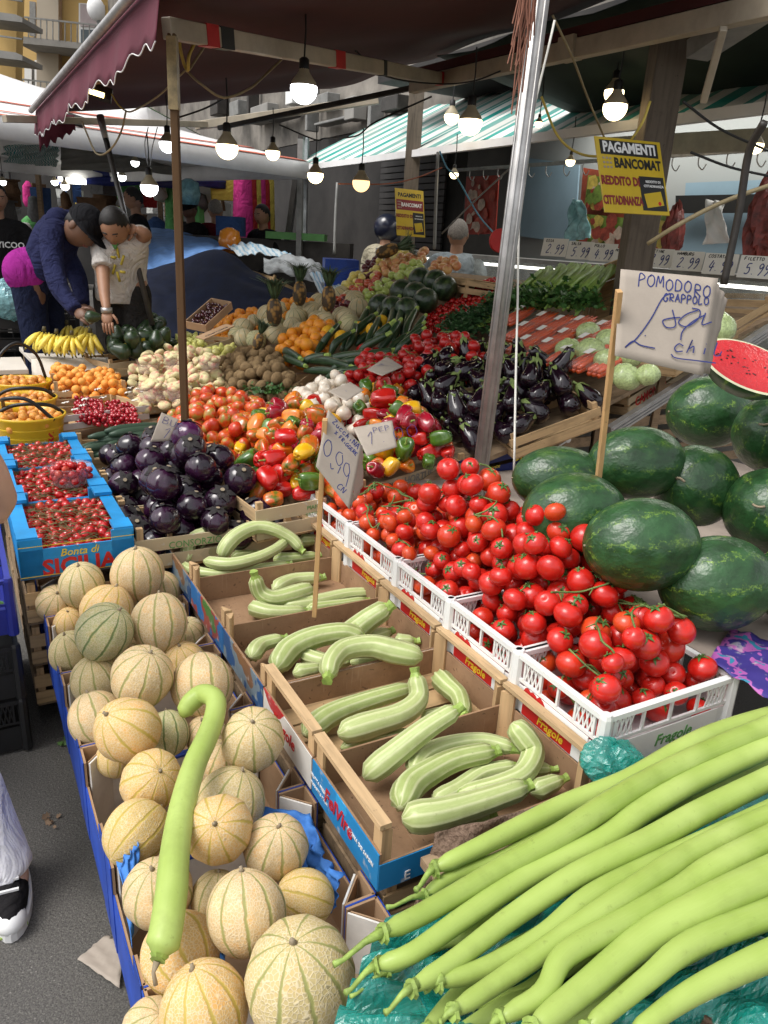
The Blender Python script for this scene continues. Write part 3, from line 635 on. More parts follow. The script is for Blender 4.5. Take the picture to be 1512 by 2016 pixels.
def leafclump(n, spread, size, mat, seed=1, up=.4, name='leaves'):
    g = random.Random(seed); b = MB()
    for _ in range(n):
        c = Vector((g.gauss(0, spread[0]), g.gauss(0, spread[1]), abs(g.gauss(0, spread[2])))); q = Euler((g.uniform(-1, 1), g.uniform(-1, 1), g.uniform(0, 6.3))).to_matrix(); s = size*g.uniform(.6, 1.3)
        vs = [Vector(p)*s for p in ((-.1, -1, 0), (.1, -1, 0), (.75, -.35, .12), (.35, 0, .02), (.7, .5, .15), (.15, .45, 0), (0, 1, -.1), (-.15, .45, 0), (-.7, .5, .15), (-.35, 0, .02), (-.75, -.35, .12))]
        b.add([c+q@v for v in vs], [(0, 1, 3, 9), (1, 2, 3), (0, 9, 10), (9, 3, 5, 7), (3, 4, 5), (9, 7, 8), (7, 5, 6)])
    return b.mesh(name, mat, False)
# ---------- containers (local x = across the row, y = along the row, z up) ----------
def setm(o, m): o.matrix_world = m; return o
def rootm(name, mtx, label, cat, group=None):
    o = bpy.data.objects.new(name, None); COL.objects.link(o); l, q, s = mtx.decompose(); o.location = l; o.rotation_mode = 'QUATERNION'; o.rotation_quaternion = q
    o.empty_display_size = .05; return tag(o, label, cat, group)
def smat(s, t, z, tiltx=0., tilty=0.):
    return Matrix.Translation(W(s, t, z))@Euler((tiltx, -tilty, STALL)).to_matrix().to_4x4()
def wood_crate(mtx, w, d, h, label, out=(HARD, HARD, HARD, HARD), rails='', hf=None, group='wooden fruit crates', post=.035, inner=HARD, slat=False, floor_slat=False, name='wooden_crate', hb=None, hs=None):
    """out = outer faces: left, right, front, back"""
    r = rootm(name, mtx, label, 'crate', group); T = .004; hf = hf or h*.8; hb = hb or h*.8; hs = hs or h*.85; p = .022
    b = MB()
    if floor_slat:
        for k in range(4): b.box((w/2, d*(k+.5)/4, .006), (w-.01, d/4-.008, .008))
        b.build('floor', WX, r)
    else: b.box((w/2, d/2, .006), (w-.01, d-.01, .006)).build('floor', inner, r)
    for k, x in enumerate((0, w)):
        sg = 1 if k == 0 else -1; b = MB(); b.box((x+sg*T/2, d/2, hs/2+.004), (T, d, hs)); b.mat(1).box((x-sg*.0012, d/2, hs/2+.004), (.002, d, hs-.002)); b.build('side_panel', [inner, out[k]], r)
    for k, (y, hh) in enumerate(((0, hf), (d, hb))):
        sg = 1 if k == 0 else -1; b = MB(); b.box((w/2, y+sg*T/2, hh/2+.004), (w-2*T-.002, T, hh)); b.mat(1).box((w/2, y-sg*.0012, hh/2+.004), (w+.002, .002, hh-.002)); b.build('end_panel', [inner, out[2+k]], r)
    for x in (0, w):
        for y in (0, d):
            sx = 1 if x == 0 else -1; sy = 1 if y == 0 else -1; x0 = x+sx*(T+.001); y0 = y+sy*(T+.001)
            b = MB(); pr = [(x0, y0), (x0+sx*p, y0), (x0+sx*p*.25, y0+sy*p*1.4), (x0, y0+sy*p*1.4)]
            if sx*sy < 0: pr = pr[::-1]
            b.prism(pr, .008, h+post+random.uniform(-.004, .006)); b.build('post', WZ, r)
    for c in rails:
        if c in 'LR':
            x = .010 if c == 'L' else w-.010; MB().box((x, d/2, h+post+.012), (.024, d-.004, .011)).build('rail', WY, r)
        else:
            y = .010 if c == 'F' else d-.010; MB().box((w/2, y, h+post+.012), (w-.004, .024, .011)).build('rail', WX, r)
    return r
def slat_crate(mtx, w, d, h, label, lab=None, group='wooden fruit crates', post=.02, name='wooden_crate', wood_=None, lb=WX):
    r = rootm(name, mtx, label, 'crate', group); wx = wood_ or WX; wy = wood_ or WY
    b = MB()
    for k in range(4): b.box((w/2, d*(k+.5)/4, .004), (w, d/4-.006, .006))
    b.build('floor', wx, r)
    for x in (0, w):
        b = MB()
        for k in range(2): b.box((x, d/2, h*(.28+.5*k)), (.006, d, h*.36))
        b.build('side_panel', wy, r)
    for y in (0, d):
        b = MB()
        for k in range(2): b.box((w/2, y, h*(.28+.5*k)), (w+.008, .006, h*.36)); b.mat(0)
        b.build('end_panel', (lab or lb) if y == 0 else wx, r)
        for x in (0, w):
            sx = 1 if x == 0 else -1; sy = 1 if y == 0 else -1
            MB().box((x+sx*.016, y+sy*.014, (h+post)/2), (.022, .02, h+post)).build('post', WZ, r)
    return r
TXF = lambda x, z, y=-.0042: frame((x, y, z), (1, 0, 0), (0, 0, 1))        # lettering on a front face
TXL = lambda y, z, x=-.0032: frame((x, y, z), (0, -1, 0), (0, 0, 1))        # lettering on a left face
# ---- pale zucchini crates ----
ZR = .60; ZT, ZW = .565, .515; ZB = [.93, 1.235, 1.535, 1.86, 2.20, 2.53]; ZH = .10
lab = ['crate of pale zucchini with bright blue printed sides, nearest to the camera', 'crate of pale zucchini with white and red printed side, second from the front',
       'crate of pale zucchini with a landscape printed side, third from the front', 'half empty crate of pale zucchini with blue front strip, fourth from the front', 'farthest crate of pale zucchini, beside the round aubergines']
outs = [(BLUE2, HARD, BLUE2, HARD), (REDP, HARD, HARD, LINER), (PIC2, HARD, HARD, HARD), (PIC1, REDP, SKY, HARD), (PIC2, HARD, HARD, HARD)]
ZC = []
for i in range(5):
    m = smat(ZB[i], ZT, ZR-ZH-.035); d = ZB[i+1]-ZB[i]-.006
    c = wood_crate(m, ZW, d, ZH, lab[i], outs[i], rails=['LR', 'LR', 'R', 'R', 'R'][i], group='crates of pale zucchini in a row', floor_slat=(i == 1), hf=[.062, .07, .08, .075, .085][i], hb=[.085, .08, .09, .09, .09][i])
    ZC.append(c)
text('FelVire', .05, RED, ZC[0], TXL(.17, .048), sx=.9, bold=.02, shear=.2); text('REGINA DEI SAPORI', .012, WHI, ZC[0], TXL(.07, .05)); text('FRUTTA FRESCA', .012, WHI, ZC[0], TXL(.26, .05)); text('PRODOTTO ITALIA', .010, WHI, ZC[0], TXL(.26, .03))
text('E', .03, WHI, ZC[0], TXF(.06, .02)); text('Fragole', .045, RED, ZC[1], TXL(.16, .05), shear=.2, bold=.01)
text('PETRULLI', .032, RED, ZC[3], TXF(.16, .058), bold=.02); text('ortofrutta', .034, WHI, ZC[3], TXF(.34, .058), shear=.2)
# stacked crates under the zucchini row
for i in range(5):
    for k in range(3 if i else 2):
        z = ZR-ZH-.045-.125*(k+1); m = smat(ZB[i]+.02, ZT+.03, z)
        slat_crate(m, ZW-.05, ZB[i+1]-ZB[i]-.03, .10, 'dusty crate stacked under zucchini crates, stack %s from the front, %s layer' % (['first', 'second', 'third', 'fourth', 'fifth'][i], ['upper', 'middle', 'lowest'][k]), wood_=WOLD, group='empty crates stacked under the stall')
def veg(pts, rpx, z, label, mat=ZUC, stem=ZSTEM, name='pale_zucchini', cat='zucchini', group='pale zucchini in the crates', rib=.07, nr=9, stemat=1, endf=.8, bulge=1.08, sl=.02, prof=None):
    zs = z if isinstance(z, (list, tuple)) else [z]*len(pts)
    P = [PZ(px, py, zz) for (px, py), zz in zip(pts, zs)]; d = proj(P[len(P)//2])[2]; r = rpx*d/F
    C = catmull(P, 5); N = len(C); u = np.linspace(0, 1, N)
    prof = prof or ([.25, .8, 1.0, bulge, 1., .92, .85, endf, .55] if stemat else [.55, endf, .85, .92, 1., bulge, 1.0, .8, .25])
    up_ = [0, .03, .09, .2, .4, .6, .8, .95, 1] if stemat else [0, .05, .2, .4, .6, .8, .91, .97, 1]
    rr = [float(np.interp(x, up_, prof))*r for x in u]
    mid = C[N//2]; o = root(name, mid, label, cat, group)
    b = MB().tube([p-mid for p in C], rr, 18 if nr else 14, True, rib, nr); b.build('body', mat, o, True)
    e, e0 = (C[-1], C[-2]) if stemat else (C[0], C[1]); dv = (e-e0).normalized()
    s = MB().tube([e-mid-dv*.004, e-mid+dv*sl*.5, e-mid+dv*sl+Vector((0, 0, sl*.15))], [r*.62, r*.42, r*.5], 8, True, .15, 5); s.build('stem', stem, o)
    return o
zf = ZR-ZH-.035+.012     # crate floor height
Z1 = [
 ([(716, 1532), (779, 1482), (842, 1433), (896, 1399)], 25, [zf+.04, .56, .60, .625], 'straight pale zucchini leaning over the divider between the two nearest crates'),
 ([(810, 1523), (833, 1491), (882, 1469), (950, 1460), (1008, 1473)], 21, .53, 'curved pale zucchini at the back of the nearest crate'),
 ([(788, 1590), (806, 1550), (842, 1523), (896, 1496), (968, 1480)], 28, .535, 'hooked pale zucchini lying behind the longest one in the nearest crate'),
 ([(851, 1581), (896, 1559), (950, 1523), (1013, 1509)], 20, .505, 'flecked pale zucchini lying low in the middle of the nearest crate'),
 ([(1008, 1424), (1031, 1451), (1049, 1482), (1031, 1523), (986, 1545), (905, 1566)], 25, [.60, .575, .55, .54, .53, .51], 'sharply bent pale zucchini with its end up in the right of the nearest crate'),
 ([(792, 1613), (860, 1604), (941, 1581), (1031, 1550)], 31, .555, 'long fat pale zucchini lying along the front of the nearest crate'),
 ([(1045, 1560), (1103, 1536)], 20, .52, 'short pale zucchini with a cut stalk in the right corner of the nearest crate'),
 ([(869, 1631), (910, 1622), (960, 1607)], 18, .505, 'pale zucchini mostly hidden at the front edge of the nearest crate'),
 ([(1045, 1514), (1082, 1514)], 15, .505, 'small pale zucchini end beside the bent one in the nearest crate'),
 ([(599, 1446), (648, 1410), (716, 1383), (806, 1356)], 23, .52, 'upper left pale zucchini in the second crate, reaching to the rail'),
 ([(666, 1446), (725, 1428), (792, 1406), (824, 1374), (819, 1332)], 25, [.53, .535, .54, .55, .59], 'pale zucchini with its tip turned up in the middle of the second crate'),
 ([(860, 1329), (882, 1352), (905, 1374), (914, 1406)], 22, .53, 'short curved pale zucchini at the right of the second crate'),
 ([(671, 1473), (734, 1456), (810, 1442)], 14, .495, 'pale zucchini lying low along the divider in the second crate'),
 ([(830, 1420), (880, 1402)], 17, .50, 'brown flecked pale zucchini half hidden in the second crate'),
 ([(542, 1318), (570, 1280), (617, 1256), (677, 1246), (712, 1256)], 24, [.515, .53, .55, .56, .55], 'arched pale zucchini across the left of the third crate'),
 ([(680, 1262), (705, 1238), (729, 1218), (762, 1197)], 26, [.53, .55, .58, .61], 'fat ridged pale zucchini pointing up over the back of the third crate'),
 ([(832, 1294), (776, 1282), (729, 1272), (677, 1280), (652, 1304), (646, 1330)], 24, [.58, .585, .59, .59, .585, .57], 'sickle shaped pale zucchini on top of the third crate'),
 ([(494, 1294), (514, 1270), (554, 1258)], 17, .53, 'small curved pale zucchini in the left back corner of the third crate'),
 ([(577, 1326), (630, 1316)], 17, .515, 'blunt pale zucchini under the sickle shaped one in the third crate'),
 ([(592, 1288), (640, 1302), (690, 1300)], 17, .51, 'pale zucchini crossing under the arched one in the third crate'),
 ([(690, 1304), (756, 1296)], 15, .52, 'pale zucchini just under the sickle shaped one in the third crate'),
 ([(715, 1265), (765, 1245)], 18, .515, 'pale zucchini in the right back of the third crate'),
 ([(776, 1262), (814, 1262)], 15, .52, 'rounded zucchini end at the right edge of the third crate'),
 ([(617, 1159), (578, 1171), (538, 1179), (512, 1165), (502, 1137)], 19, [.54, .535, .53, .55, .60], 'pale zucchini with an upturned stalk in the fourth crate'),
 ([(538, 1162), (578, 1143), (630, 1137)], 16, .51, 'pale zucchini lying behind the upturned one in the fourth crate'),
 ([(490, 1194), (535, 1206), (600, 1204)], 17, .51, 'blunt pale zucchini at the front left of the fourth crate'),
 ([(554, 1194), (617, 1186), (681, 1171), (726, 1167)], 15, .51, 'long pale zucchini in the middle of the fourth crate'),
 ([(600, 1200), (660, 1192), (720, 1182)], 12, .505, 'thin pale zucchini along the front strip of the fourth crate'),
 ([(371, 1104), (372, 1070), (393, 1053), (422, 1050), (448, 1062)], 14, [.52, .56, .585, .59, .56], 'left arched pale zucchini in the farthest crate'),
 ([(435, 1098), (448, 1073), (472, 1051), (506, 1038), (538, 1042), (573, 1060), (592, 1080)], 15, [.55, .59, .62, .635, .63, .60, .57], 'high arched pale zucchini in the farthest crate'),
 ([(401, 1104), (448, 1111), (498, 1101), (538, 1084), (562, 1066)], 13, [.56, .56, .57, .58, .59], 'curved pale zucchini in front of the high arch in the farthest crate'),
 ([(361, 1112), (379, 1124), (432, 1131), (498, 1121), (565, 1111)], 12, .525, 'long thin pale zucchini at the front of the farthest crate'),
 ([(464, 1080), (512, 1069), (560, 1062)], 12, .52, 'pale zucchini seen through the high arch'),
 ([(455, 1096), (500, 1090)], 12, .515, 'pale zucchini lying below the high arch'),
 ([(538, 1102), (578, 1099), (622, 1094)], 13, .53, 'pale zucchini at the right of the farthest crate'),
 ([(588, 1064), (630, 1062)], 13, .54, 'pale zucchini end behind the wooden stick in the farthest crate'),
 ([(393, 1090), (418, 1076)], 13, .52, 'short pale zucchini under the left arch')]
for p, r, z, l in Z1: veg(p, r*.88, z, l, rib=.13)
# ---- long gourds ----
GZ = .665
gl = [
 ([(853, 1711), (928, 1677), (1015, 1633), (1120, 1586), (1240, 1535), (1350, 1475), (1430, 1440), (1560, 1400)], 31, .66, (819, 1752), 'uppermost long light green gourd with its stalk on the brown cloth'),
 ([(750, 1838), (842, 1798), (986, 1711), (1101, 1648), (1217, 1572), (1332, 1510), (1440, 1465), (1580, 1405)], 33, .69, (657, 1899), 'second long light green gourd from the top with a very long stalk'),
 ([(738, 1902), (813, 1873), (917, 1804), (1044, 1723), (1188, 1652), (1274, 1592), (1390, 1526), (1580, 1440)], 31, .68, (680, 1955), 'wavy long light green gourd with a thin stalk resting by the big melon'),
 ([(807, 1948), (900, 1884), (1009, 1804), (1130, 1725), (1274, 1654), (1390, 1592), (1580, 1500)], 33, .685, (758, 1994), 'long light green gourd narrowing to a bent stalk over the green bag'),
 ([(859, 1936), (963, 1902), (1072, 1838), (1159, 1771), (1274, 1712), (1390, 1662), (1580, 1572)], 34, .68, (838, 1950), 'long light green gourd with a blunt left end in the middle of the heap'),
 ([(888, 1994), (986, 1934), (1101, 1852), (1217, 1775), (1332, 1700), (1447, 1640), (1590, 1575)], 34, .695, (866, 2012), 'long light green gourd with faint scars, just below the blunt ended one'),
 ([(980, 2008), (1067, 1952), (1113, 1882), (1217, 1820), (1332, 1760), (1420, 1704), (1600, 1612)], 36, .70, (955, 2035), 'kinked yellowish green gourd with a step in its left part'),
 ([(1045, 2030), (1159, 1938), (1274, 1850), (1390, 1785), (1512, 1723), (1620, 1675)], 46, .70, (1010, 2060), 'thickest pale green gourd in the lower right of the heap'),
 ([(1150, 2030), (1274, 1927), (1361, 1862), (1512, 1797), (1620, 1750)], 36, .70, (1120, 2060), 'long light green gourd directly below the thickest one'),
 ([(1240, 2040), (1361, 1955), (1512, 1885), (1640, 1830)], 36, .69, (1210, 2060), 'lowest long light green gourd at the right edge over the teal bag'),
 ([(834, 1763), (900, 1725), (1000, 1690), (1120, 1620), (1250, 1570), (1400, 1505)], 24, .635, (761, 1786), 'small gourd mostly hidden under the two uppermost ones'),
 ([(760, 1915), (870, 1858), (930, 1836), (1050, 1780)], 22, .63, (690, 1962), 'bright green gourd tucked under the wavy one'),
 ([(835, 2030), (900, 1962), (990, 1890), (1090, 1830)], 26, .62, (810, 2060), 'gourd end sticking down at the bottom edge of the heap'),
 ([(925, 1975), (1020, 1960), (1120, 1900), (1240, 1830), (1380, 1745)], 28, .63, (900, 1990), 'gourd lying underneath the kinked one'),
 ([(1000, 1760), (1100, 1700), (1230, 1625), (1400, 1545), (1550, 1470)], 28, .63, (970, 1780), 'gourd buried below the third and fourth ones'),
 ([(1050, 1870), (1180, 1810), (1300, 1720), (1480, 1620)], 28, .635, (1030, 1880), 'gourd buried in the middle of the heap'),
 ([(1100, 1985), (1220, 1900), (1340, 1810), (1560, 1700)], 30, .635, (1080, 2010), 'gourd buried under the thickest one'),
 ([(890, 2040), (990, 1985), (1080, 1965)], 26, .63, (860, 2060), 'gourd tip at the bottom edge under the kinked one'),
 ([(1020, 2060), (1170, 1970), (1330, 1880), (1500, 1790)], 30, .635, (1000, 2080), 'gourd lying low between the last two big ones')]
for P, r, z, stp, l in gl:
    P = [(x+(0 if i in (0, len(P)-1) else random.uniform(-3, 3)), y+(0 if i == 0 else random.uniform(-3.5, 3.5))) for i, (x, y) in enumerate(P)]
    zs = z if isinstance(z, list) else [z+.006*math.sin(i*1.7+r) for i in range(len(P))]
    o = veg(P, r*.83, zs, l, GOURD, ZSTEM, 'snake_gourd', 'gourd', 'long green gourds heaped at the front right', 0, 0, 0, .8, 1., .001,
            prof=[.24, .56, .66, .80, .92, 1.0, 1, 1, 1])
    e = PZ(*P[0], zs[0]); q = PZ(*stp, z-.005); m = o.location; w = (PZ(P[0][0], P[0][1], z)-q).length; dv = (q-e).normalized(); r3 = r*proj(e)[2]/F
    MB().tube([e-m-dv*.012, e-m+(q-e)*.35+Vector((0, 0, .004)), e-m+(q-e)*.8+Vector((0, 0, -.003)), q-m], [r3*.40, r3*.20, r3*.15, r3*.22], 7, True, .1, 5).build('stalk', ZSTEM, o, True)
# support under the gourds: board on crates, cloth and bags
bd = [(.30, .62), (.30, 1.95), (.88, 1.95), (.88, .62)]
r_ = root('gourd_board', W(.6, 1.2, .56), 'low board on black crates under the heap of gourds', 'board'); r_.location = W(.30, .62, .56)
r_.rotation_euler = (0, 0, STALL); MB().box((.66, .29, 0), (1.32, .58, .02)).build('top', WOLD, r_)
for x in (.02, .7):
    b = MB()
    for k in range(4):
        b.box((x+.3, .29, -.07-.135*k), (.56, .5, .11)); 
    b.build('stacked_base', KPL, r_)
def crumple(name, cx, cy, z, rx, ry, rz, mat, label, cat, seed=0, par=None, nu=40, nv=24, amp=.25):
    g = random.Random(seed); ph = [(g.uniform(2, 6), g.uniform(2, 6), g.uniform(0, 6), g.uniform(.3, 1)) for _ in range(9)]
    def fn(th, v, r, zz):
        k = 1+amp*sum(a*math.sin(f*th+q+h*3*v) for f, h, q, a in [(round(f), h, q, a) for f, h, q, a in ph])/5+g.uniform(-.03, .03); return r*k, zz*k
    p = PZ(cx, cy, z); o = MB().ball((0, 0, 0), (rx, ry, rz), nu, nv, fn).build(name, mat, None, False); o.location = p; return tag(o, label, cat)
def drape(name, corners, mat, label, cat, amp=.01, n=26, seed=3, sol=.0015, fr=5., parent=None, smooth=True):
    """cloth/film spread between four 3-D corners (a,b,c,d) with folds"""
    a, b_, c, d = [Vector(p) for p in corners]; g = random.Random(seed); ws = [(g.uniform(-fr, fr), g.uniform(-fr, fr), g.uniform(0, 6)) for _ in range(8)]
    nn = (b_-a).cross(d-a).normalized()
    def fn(u, v):
        p = a.lerp(b_, u).lerp(d.lerp(c, u), v); h = sum(math.sin(x*6*u+y*6*v+q) for x, y, q in ws)/4; h = (abs(h)**.8)*(1 if h > 0 else -1)
        return p+nn*h*amp
    o = MB().sheet(n, n, fn).build(name, mat, parent, smooth, sol=sol); 
    if parent is None: tag(o, label, cat)
    return o
drape('green_plastic_bag', [PZ(640, 2060, .62), PZ(1700, 2060, .60), PZ(1640, 1500, .585), PZ(760, 1800, .60)], GBAG, 'crumpled transparent green plastic bag spread under the gourds', 'plastic bag', .022, 60, 4, fr=7, smooth=False)
crumple('plastic_bag', 1205, 1500, .62, .065, .05, .045, GBAG, 'bunched teal plastic bag between the front tomato crate and the gourds', 'plastic bag', 5)
drape('floor_cloth', [PZ(815, 1800, .50), PZ(1020, 1780, .50), PZ(1060, 1590, .585), PZ(860, 1640, .60)], SACK, 'brown terry cloth over the corner beside the nearest zucchini crate', 'cloth', .016, 30, 6, .008, fr=3)
drape('floor_cloth', [PZ(810, 1830, .40), PZ(1000, 1900, .40), PZ(1020, 1780, .50), PZ(815, 1800, .50)], SACK, 'lower hanging part of brown terry cloth under the gourd stalks', 'cloth', .012, 24, 7, .008, fr=3)
drape('jute_mat', [PZ(1350, 2050, .60), PZ(1700, 2060, .60), PZ(1700, 1950, .585), PZ(1400, 1995, .585)], SACK, 'brown woven mat in the lower right corner under the teal bag', 'mat', .006, 20, 9, .008)
# ---- melon cartons ----
MT, MW_ = .145, .425; MBD = [.61, .95, 1.29, 1.63, 1.98, 2.335, 2.64]; MZ = .42; MHH = .20
def carton(i, s0, d, label):
    r = rootm('melon_carton', smat(s0, MT, MZ-MHH), label, 'carton', 'blue cartons of melons in a row'); w = MW_; h = MHH; T = .005; d -= .008; lo = h*.62
    MB().box((w/2, d/2, .004), (w, d, .008)).build('floor', CARD, r)
    for x, sg in ((0, 1), (w, -1)):
        b = MB(); b.box((x+sg*T/2, d/2, h/2-.022), (T, d, h-.045)); b.mat(1).box((x-sg*.0013, d/2, h/2-.022), (.0025, d+.002, h-.043)); b.build('side_wall', [CARD, BLUE], r)
    for y, sg in ((0, 1), (d, -1)):
        b = MB(); b.box((w/2, y+sg*T/2, lo/2), (w-.01, T, lo)); b.mat(1).box((w/2, y-sg*.0013, lo/2), (w, .0025, lo+.004)); b.mat(1).box((w/2, y+sg*.001, lo+.004), (w-.09, .009, .006)); b.build('end_wall', [LINER if sg < 0 else CARD, BLUE], r)
    for x, sx in ((0, 1), (w, -1)):
        for y, sy in ((0, 1), (d, -1)):
            k = .062; b = MB(); h = MHH+.016   # hollow folded corner post
            b.box((x+sx*k/2, y+sy*.001, h/2+.006), (k, .005, h)); b.mat(1).box((x+sx*k/2, y-sy*.003, h/2+.006), (k, .002, h+.001)); b.mat(0)
            b.box((x+sx*.001, y+sy*k/2, h/2+.006), (.005, k, h)); b.mat(1).box((x-sx*.0035, y+sy*k/2, h/2+.006), (.002, k, h+.001))
            b.mat(2).bar((x+sx*k, y+sy*.006, h/2+.004), (x+sx*.01, y+sy*k, h/2+.004), .004, h-.004); b.mat(0).bar((x+sx*(k-.006), y+sy*.006, h/2+.004), (x+sx*.008, y+sy*(k-.006), h/2+.004), .003, h-.002)
            b.build('corner_post', [CARD, BLUE, LINER], r)
    return r
ml = ['blue melon carton at the bottom edge, nearest of the row', 'blue melon carton lined with blue tissue, second in the row', 'blue melon carton with an empty brown left corner, third in the row', 'blue melon carton beside the first landscape crate, fourth in the row', 'blue melon carton holding the greenish melon, fifth in the row', 'farthest blue melon carton, touching the bright blue tomato cartons']
for i in range(6): carton(i, MBD[i], MBD[i+1]-MBD[i], ml[i])
for i in range(5):
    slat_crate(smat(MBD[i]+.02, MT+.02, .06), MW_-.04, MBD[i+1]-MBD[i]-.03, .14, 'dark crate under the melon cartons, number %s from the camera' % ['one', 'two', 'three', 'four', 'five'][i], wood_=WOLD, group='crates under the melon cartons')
mel = [ # px, py, width px, z, material, pole tilt direction, label
 (269, 1132, 104, .56, 0, (.1, .1), 'large netted melon on top of the farthest carton'), (163, 1155, 88, .53, 0, (-.1, .1), 'netted melon with a dry stalk, left top of the farthest carton'),
 (211, 1198, 100, .50, 1, (.2, .4), 'melon with an orange yellow patch behind the greenish one'), (112, 1192, 74, .45, 0, (-.5, .3), 'melon low in the left back corner of the farthest carton'), (137, 1222, 64, .43, 1, (.3, .2), 'small melon peeping out under the orange patched one'),
 (322, 1162, 70, .45, 0, (.2, 0), 'melon half hidden behind the topmost far melon'), (205, 1247, 110, .56, 2, (.5, .3), 'greenish grey netted melon'), (315, 1227, 108, .55, 0, (.1, .4), 'netted melon with one bold green rib, right of the greenish one'),
 (140, 1285, 84, .45, 0, (-.1, .2), 'melon low at the left side below the greenish one'), (190, 1335, 96, .44, 0, (.1, .1), 'melon behind the blue end wall in the fifth carton'), (250, 1297, 84, .44, 0, (.2, .1), 'melon below and between the greenish and bold ribbed ones'), (361, 1302, 84, .45, 1, (.1, .2), 'melon with crowded pale ribs at the right of the fifth carton'), (372, 1245, 60, .44, 0, (.4, 0), 'melon low at the right wall of the fifth carton'),
 (291, 1335, 122, .56, 0, (.2, .3), 'rough netted melon in the centre, with a grey green rib'), (388, 1375, 124, .50, 0, (-.7, .3), 'melon beneath the hook of the long gourd'), (190, 1415, 108, .46, 0, (.6, -.3), 'melon with green lines low at the left of the fourth carton'), (252, 1437, 127, .54, 1, (.3, .6), 'yellow striped melon left of the long gourd'),
 (335, 1440, 84, .46, 2, (.1, .5), 'scarred green grey melon beside the yellow striped one'), (402, 1425, 84, .45, 0, (.1, .2), 'melon half hidden under the bend of the long gourd'), (497, 1457, 124, .56, 0, (.35, .2), 'cream melon with dark green ribs at the right edge of the fourth carton'), (425, 1505, 96, .47, 0, (.2, .2), 'melon below the cream dark ribbed one'), (228, 1492, 76, .42, 1, (.4, .3), 'melon low in front of the yellow striped one'),
 (297, 1538, 118, .50, 1, (.6, .4), 'yellow ribbed melon left of the gourd in the third carton'), (455, 1578, 134, .48, 0, (-.4, -.1), 'plain tan melon behind the one with an orange scar'), (437, 1635, 132, .55, 1, (.5, .5), 'melon with an orange scar, right of the gourd'), (268, 1637, 122, .47, 1, (1.3, .1), 'melon lying on its side with a rotten end'),
 (540, 1672, 126, .50, 0, (.1, -.2), 'pale melon on blue tissue with its stalk scar up'), (320, 1765, 134, .47, 0, (.1, .1), 'grey blotched melon left of the gourd in the tissue lined carton'), (484, 1797, 156, .54, 0, (.5, -.35), 'rough netted melon with its star scar to the right'), (420, 1768, 104, .45, 0, (-.3, .1), 'melon squeezed behind the star scarred one'),
 (595, 1762, 112, .46, 1, (-1.2, .1), 'melon on its side on the blue tissue at the right'), (355, 1872, 158, .45, 1, (1.2, .5), 'melon on its side under the lower end of the gourd'), (590, 1925, 218, .55, 0, (.15, -.1), 'largest and nearest melon, finely netted, at the bottom'), (402, 1990, 172, .49, 1, (.25, .3), 'melon cut by the bottom edge, left of the largest one'), (700, 1990, 120, .42, 0, (0, .2), 'melon below the green bag at the bottom edge'), (300, 2030, 120, .42, 0, (.3, .2), 'melon in the lower left corner of the nearest carton')]
MM = []
for mt in (MEL, MEL2, MEL3):
    for k in range(2):
        def fn(th, v, r, z, k=k):
            d = max(0, (v-.93)/.07); return r*(1+.016*math.cos(10*th)*math.sin(PI*v)+.02*math.cos(th*2+k)+.015*math.sin(3*th+5*v+2*k)), z*(1.03+.05*k)*(1+.025*math.cos(th+k))-.05*d
        MM.append(MB().ball((0, 0, 0), 1, 40, 22, fn).mesh('melon', mt, True))
mscar = MB().tube([(0, 0, .97), (0, 0, 1.03), (.02, 0, 1.10)], [.09, .045, .05], 8).mesh('stalk_scar', CORK, True)
pos = []
for (px, py, w, z, mi, tl, l) in mel:
    p = PZ(px, py, z); r = w/2*proj(p)[2]/F; pos.append([p, r, z])
for it in range(30):                     # let the melons settle against each other
    for i in range(len(pos)):
        for j in range(i):
            dv = pos[i][0]-pos[j][0]; L = dv.length; ov = (pos[i][1]+pos[j][1])*.965-L
            if ov > 0: dv = dv/L*ov*.3; pos[i][0] = pos[i][0]+dv; pos[j][0] = pos[j][0]-dv
    for q in pos: q[0].z = max(q[0].z, MZ-MHH+.01+q[1])
for (px, py, w, z, mi, tl, l), (p, r, _) in zip(mel, pos):
    k = random.randrange(2); o = inst(MM[mi*2+k], 'melon', p, Euler((-tl[1], tl[0], random.uniform(0, 6))), r); tag(o, l, 'melon', 'netted melons heaped in blue cartons'); inst(mscar, 'stalk_scar', (0, 0, .01+.05*k), (0, 0, 0), 1, o)
# hooked gourd lying over the melons
hg = [(358, 1412), (374, 1385), (400, 1366), (424, 1378), (422, 1412), (406, 1455), (385, 1500), (366, 1560), (353, 1620), (343, 1690), (337, 1760), (325, 1840), (312, 1885)]
o = veg(hg, 25, [.565, .59, .61, .62, .61, .605, .60, .60, .595, .59, .58, .565, .55], 'long hooked light green gourd lying over the melons', GOURD, ZSTEM, 'hooked_gourd', 'gourd', None, 0, 0, 1, .95, 1., .004, prof=[.2, .75, .9, .88, .9, .95, 1.05, 1.05, .35])
q = [PZ(309, 1893, .545), PZ(302, 1915, .535), PZ(307, 1940, .52)]; MB().tube([p-o.location for p in q], [.006, .003, .0035], 6).build('stalk', CORK, o, True)
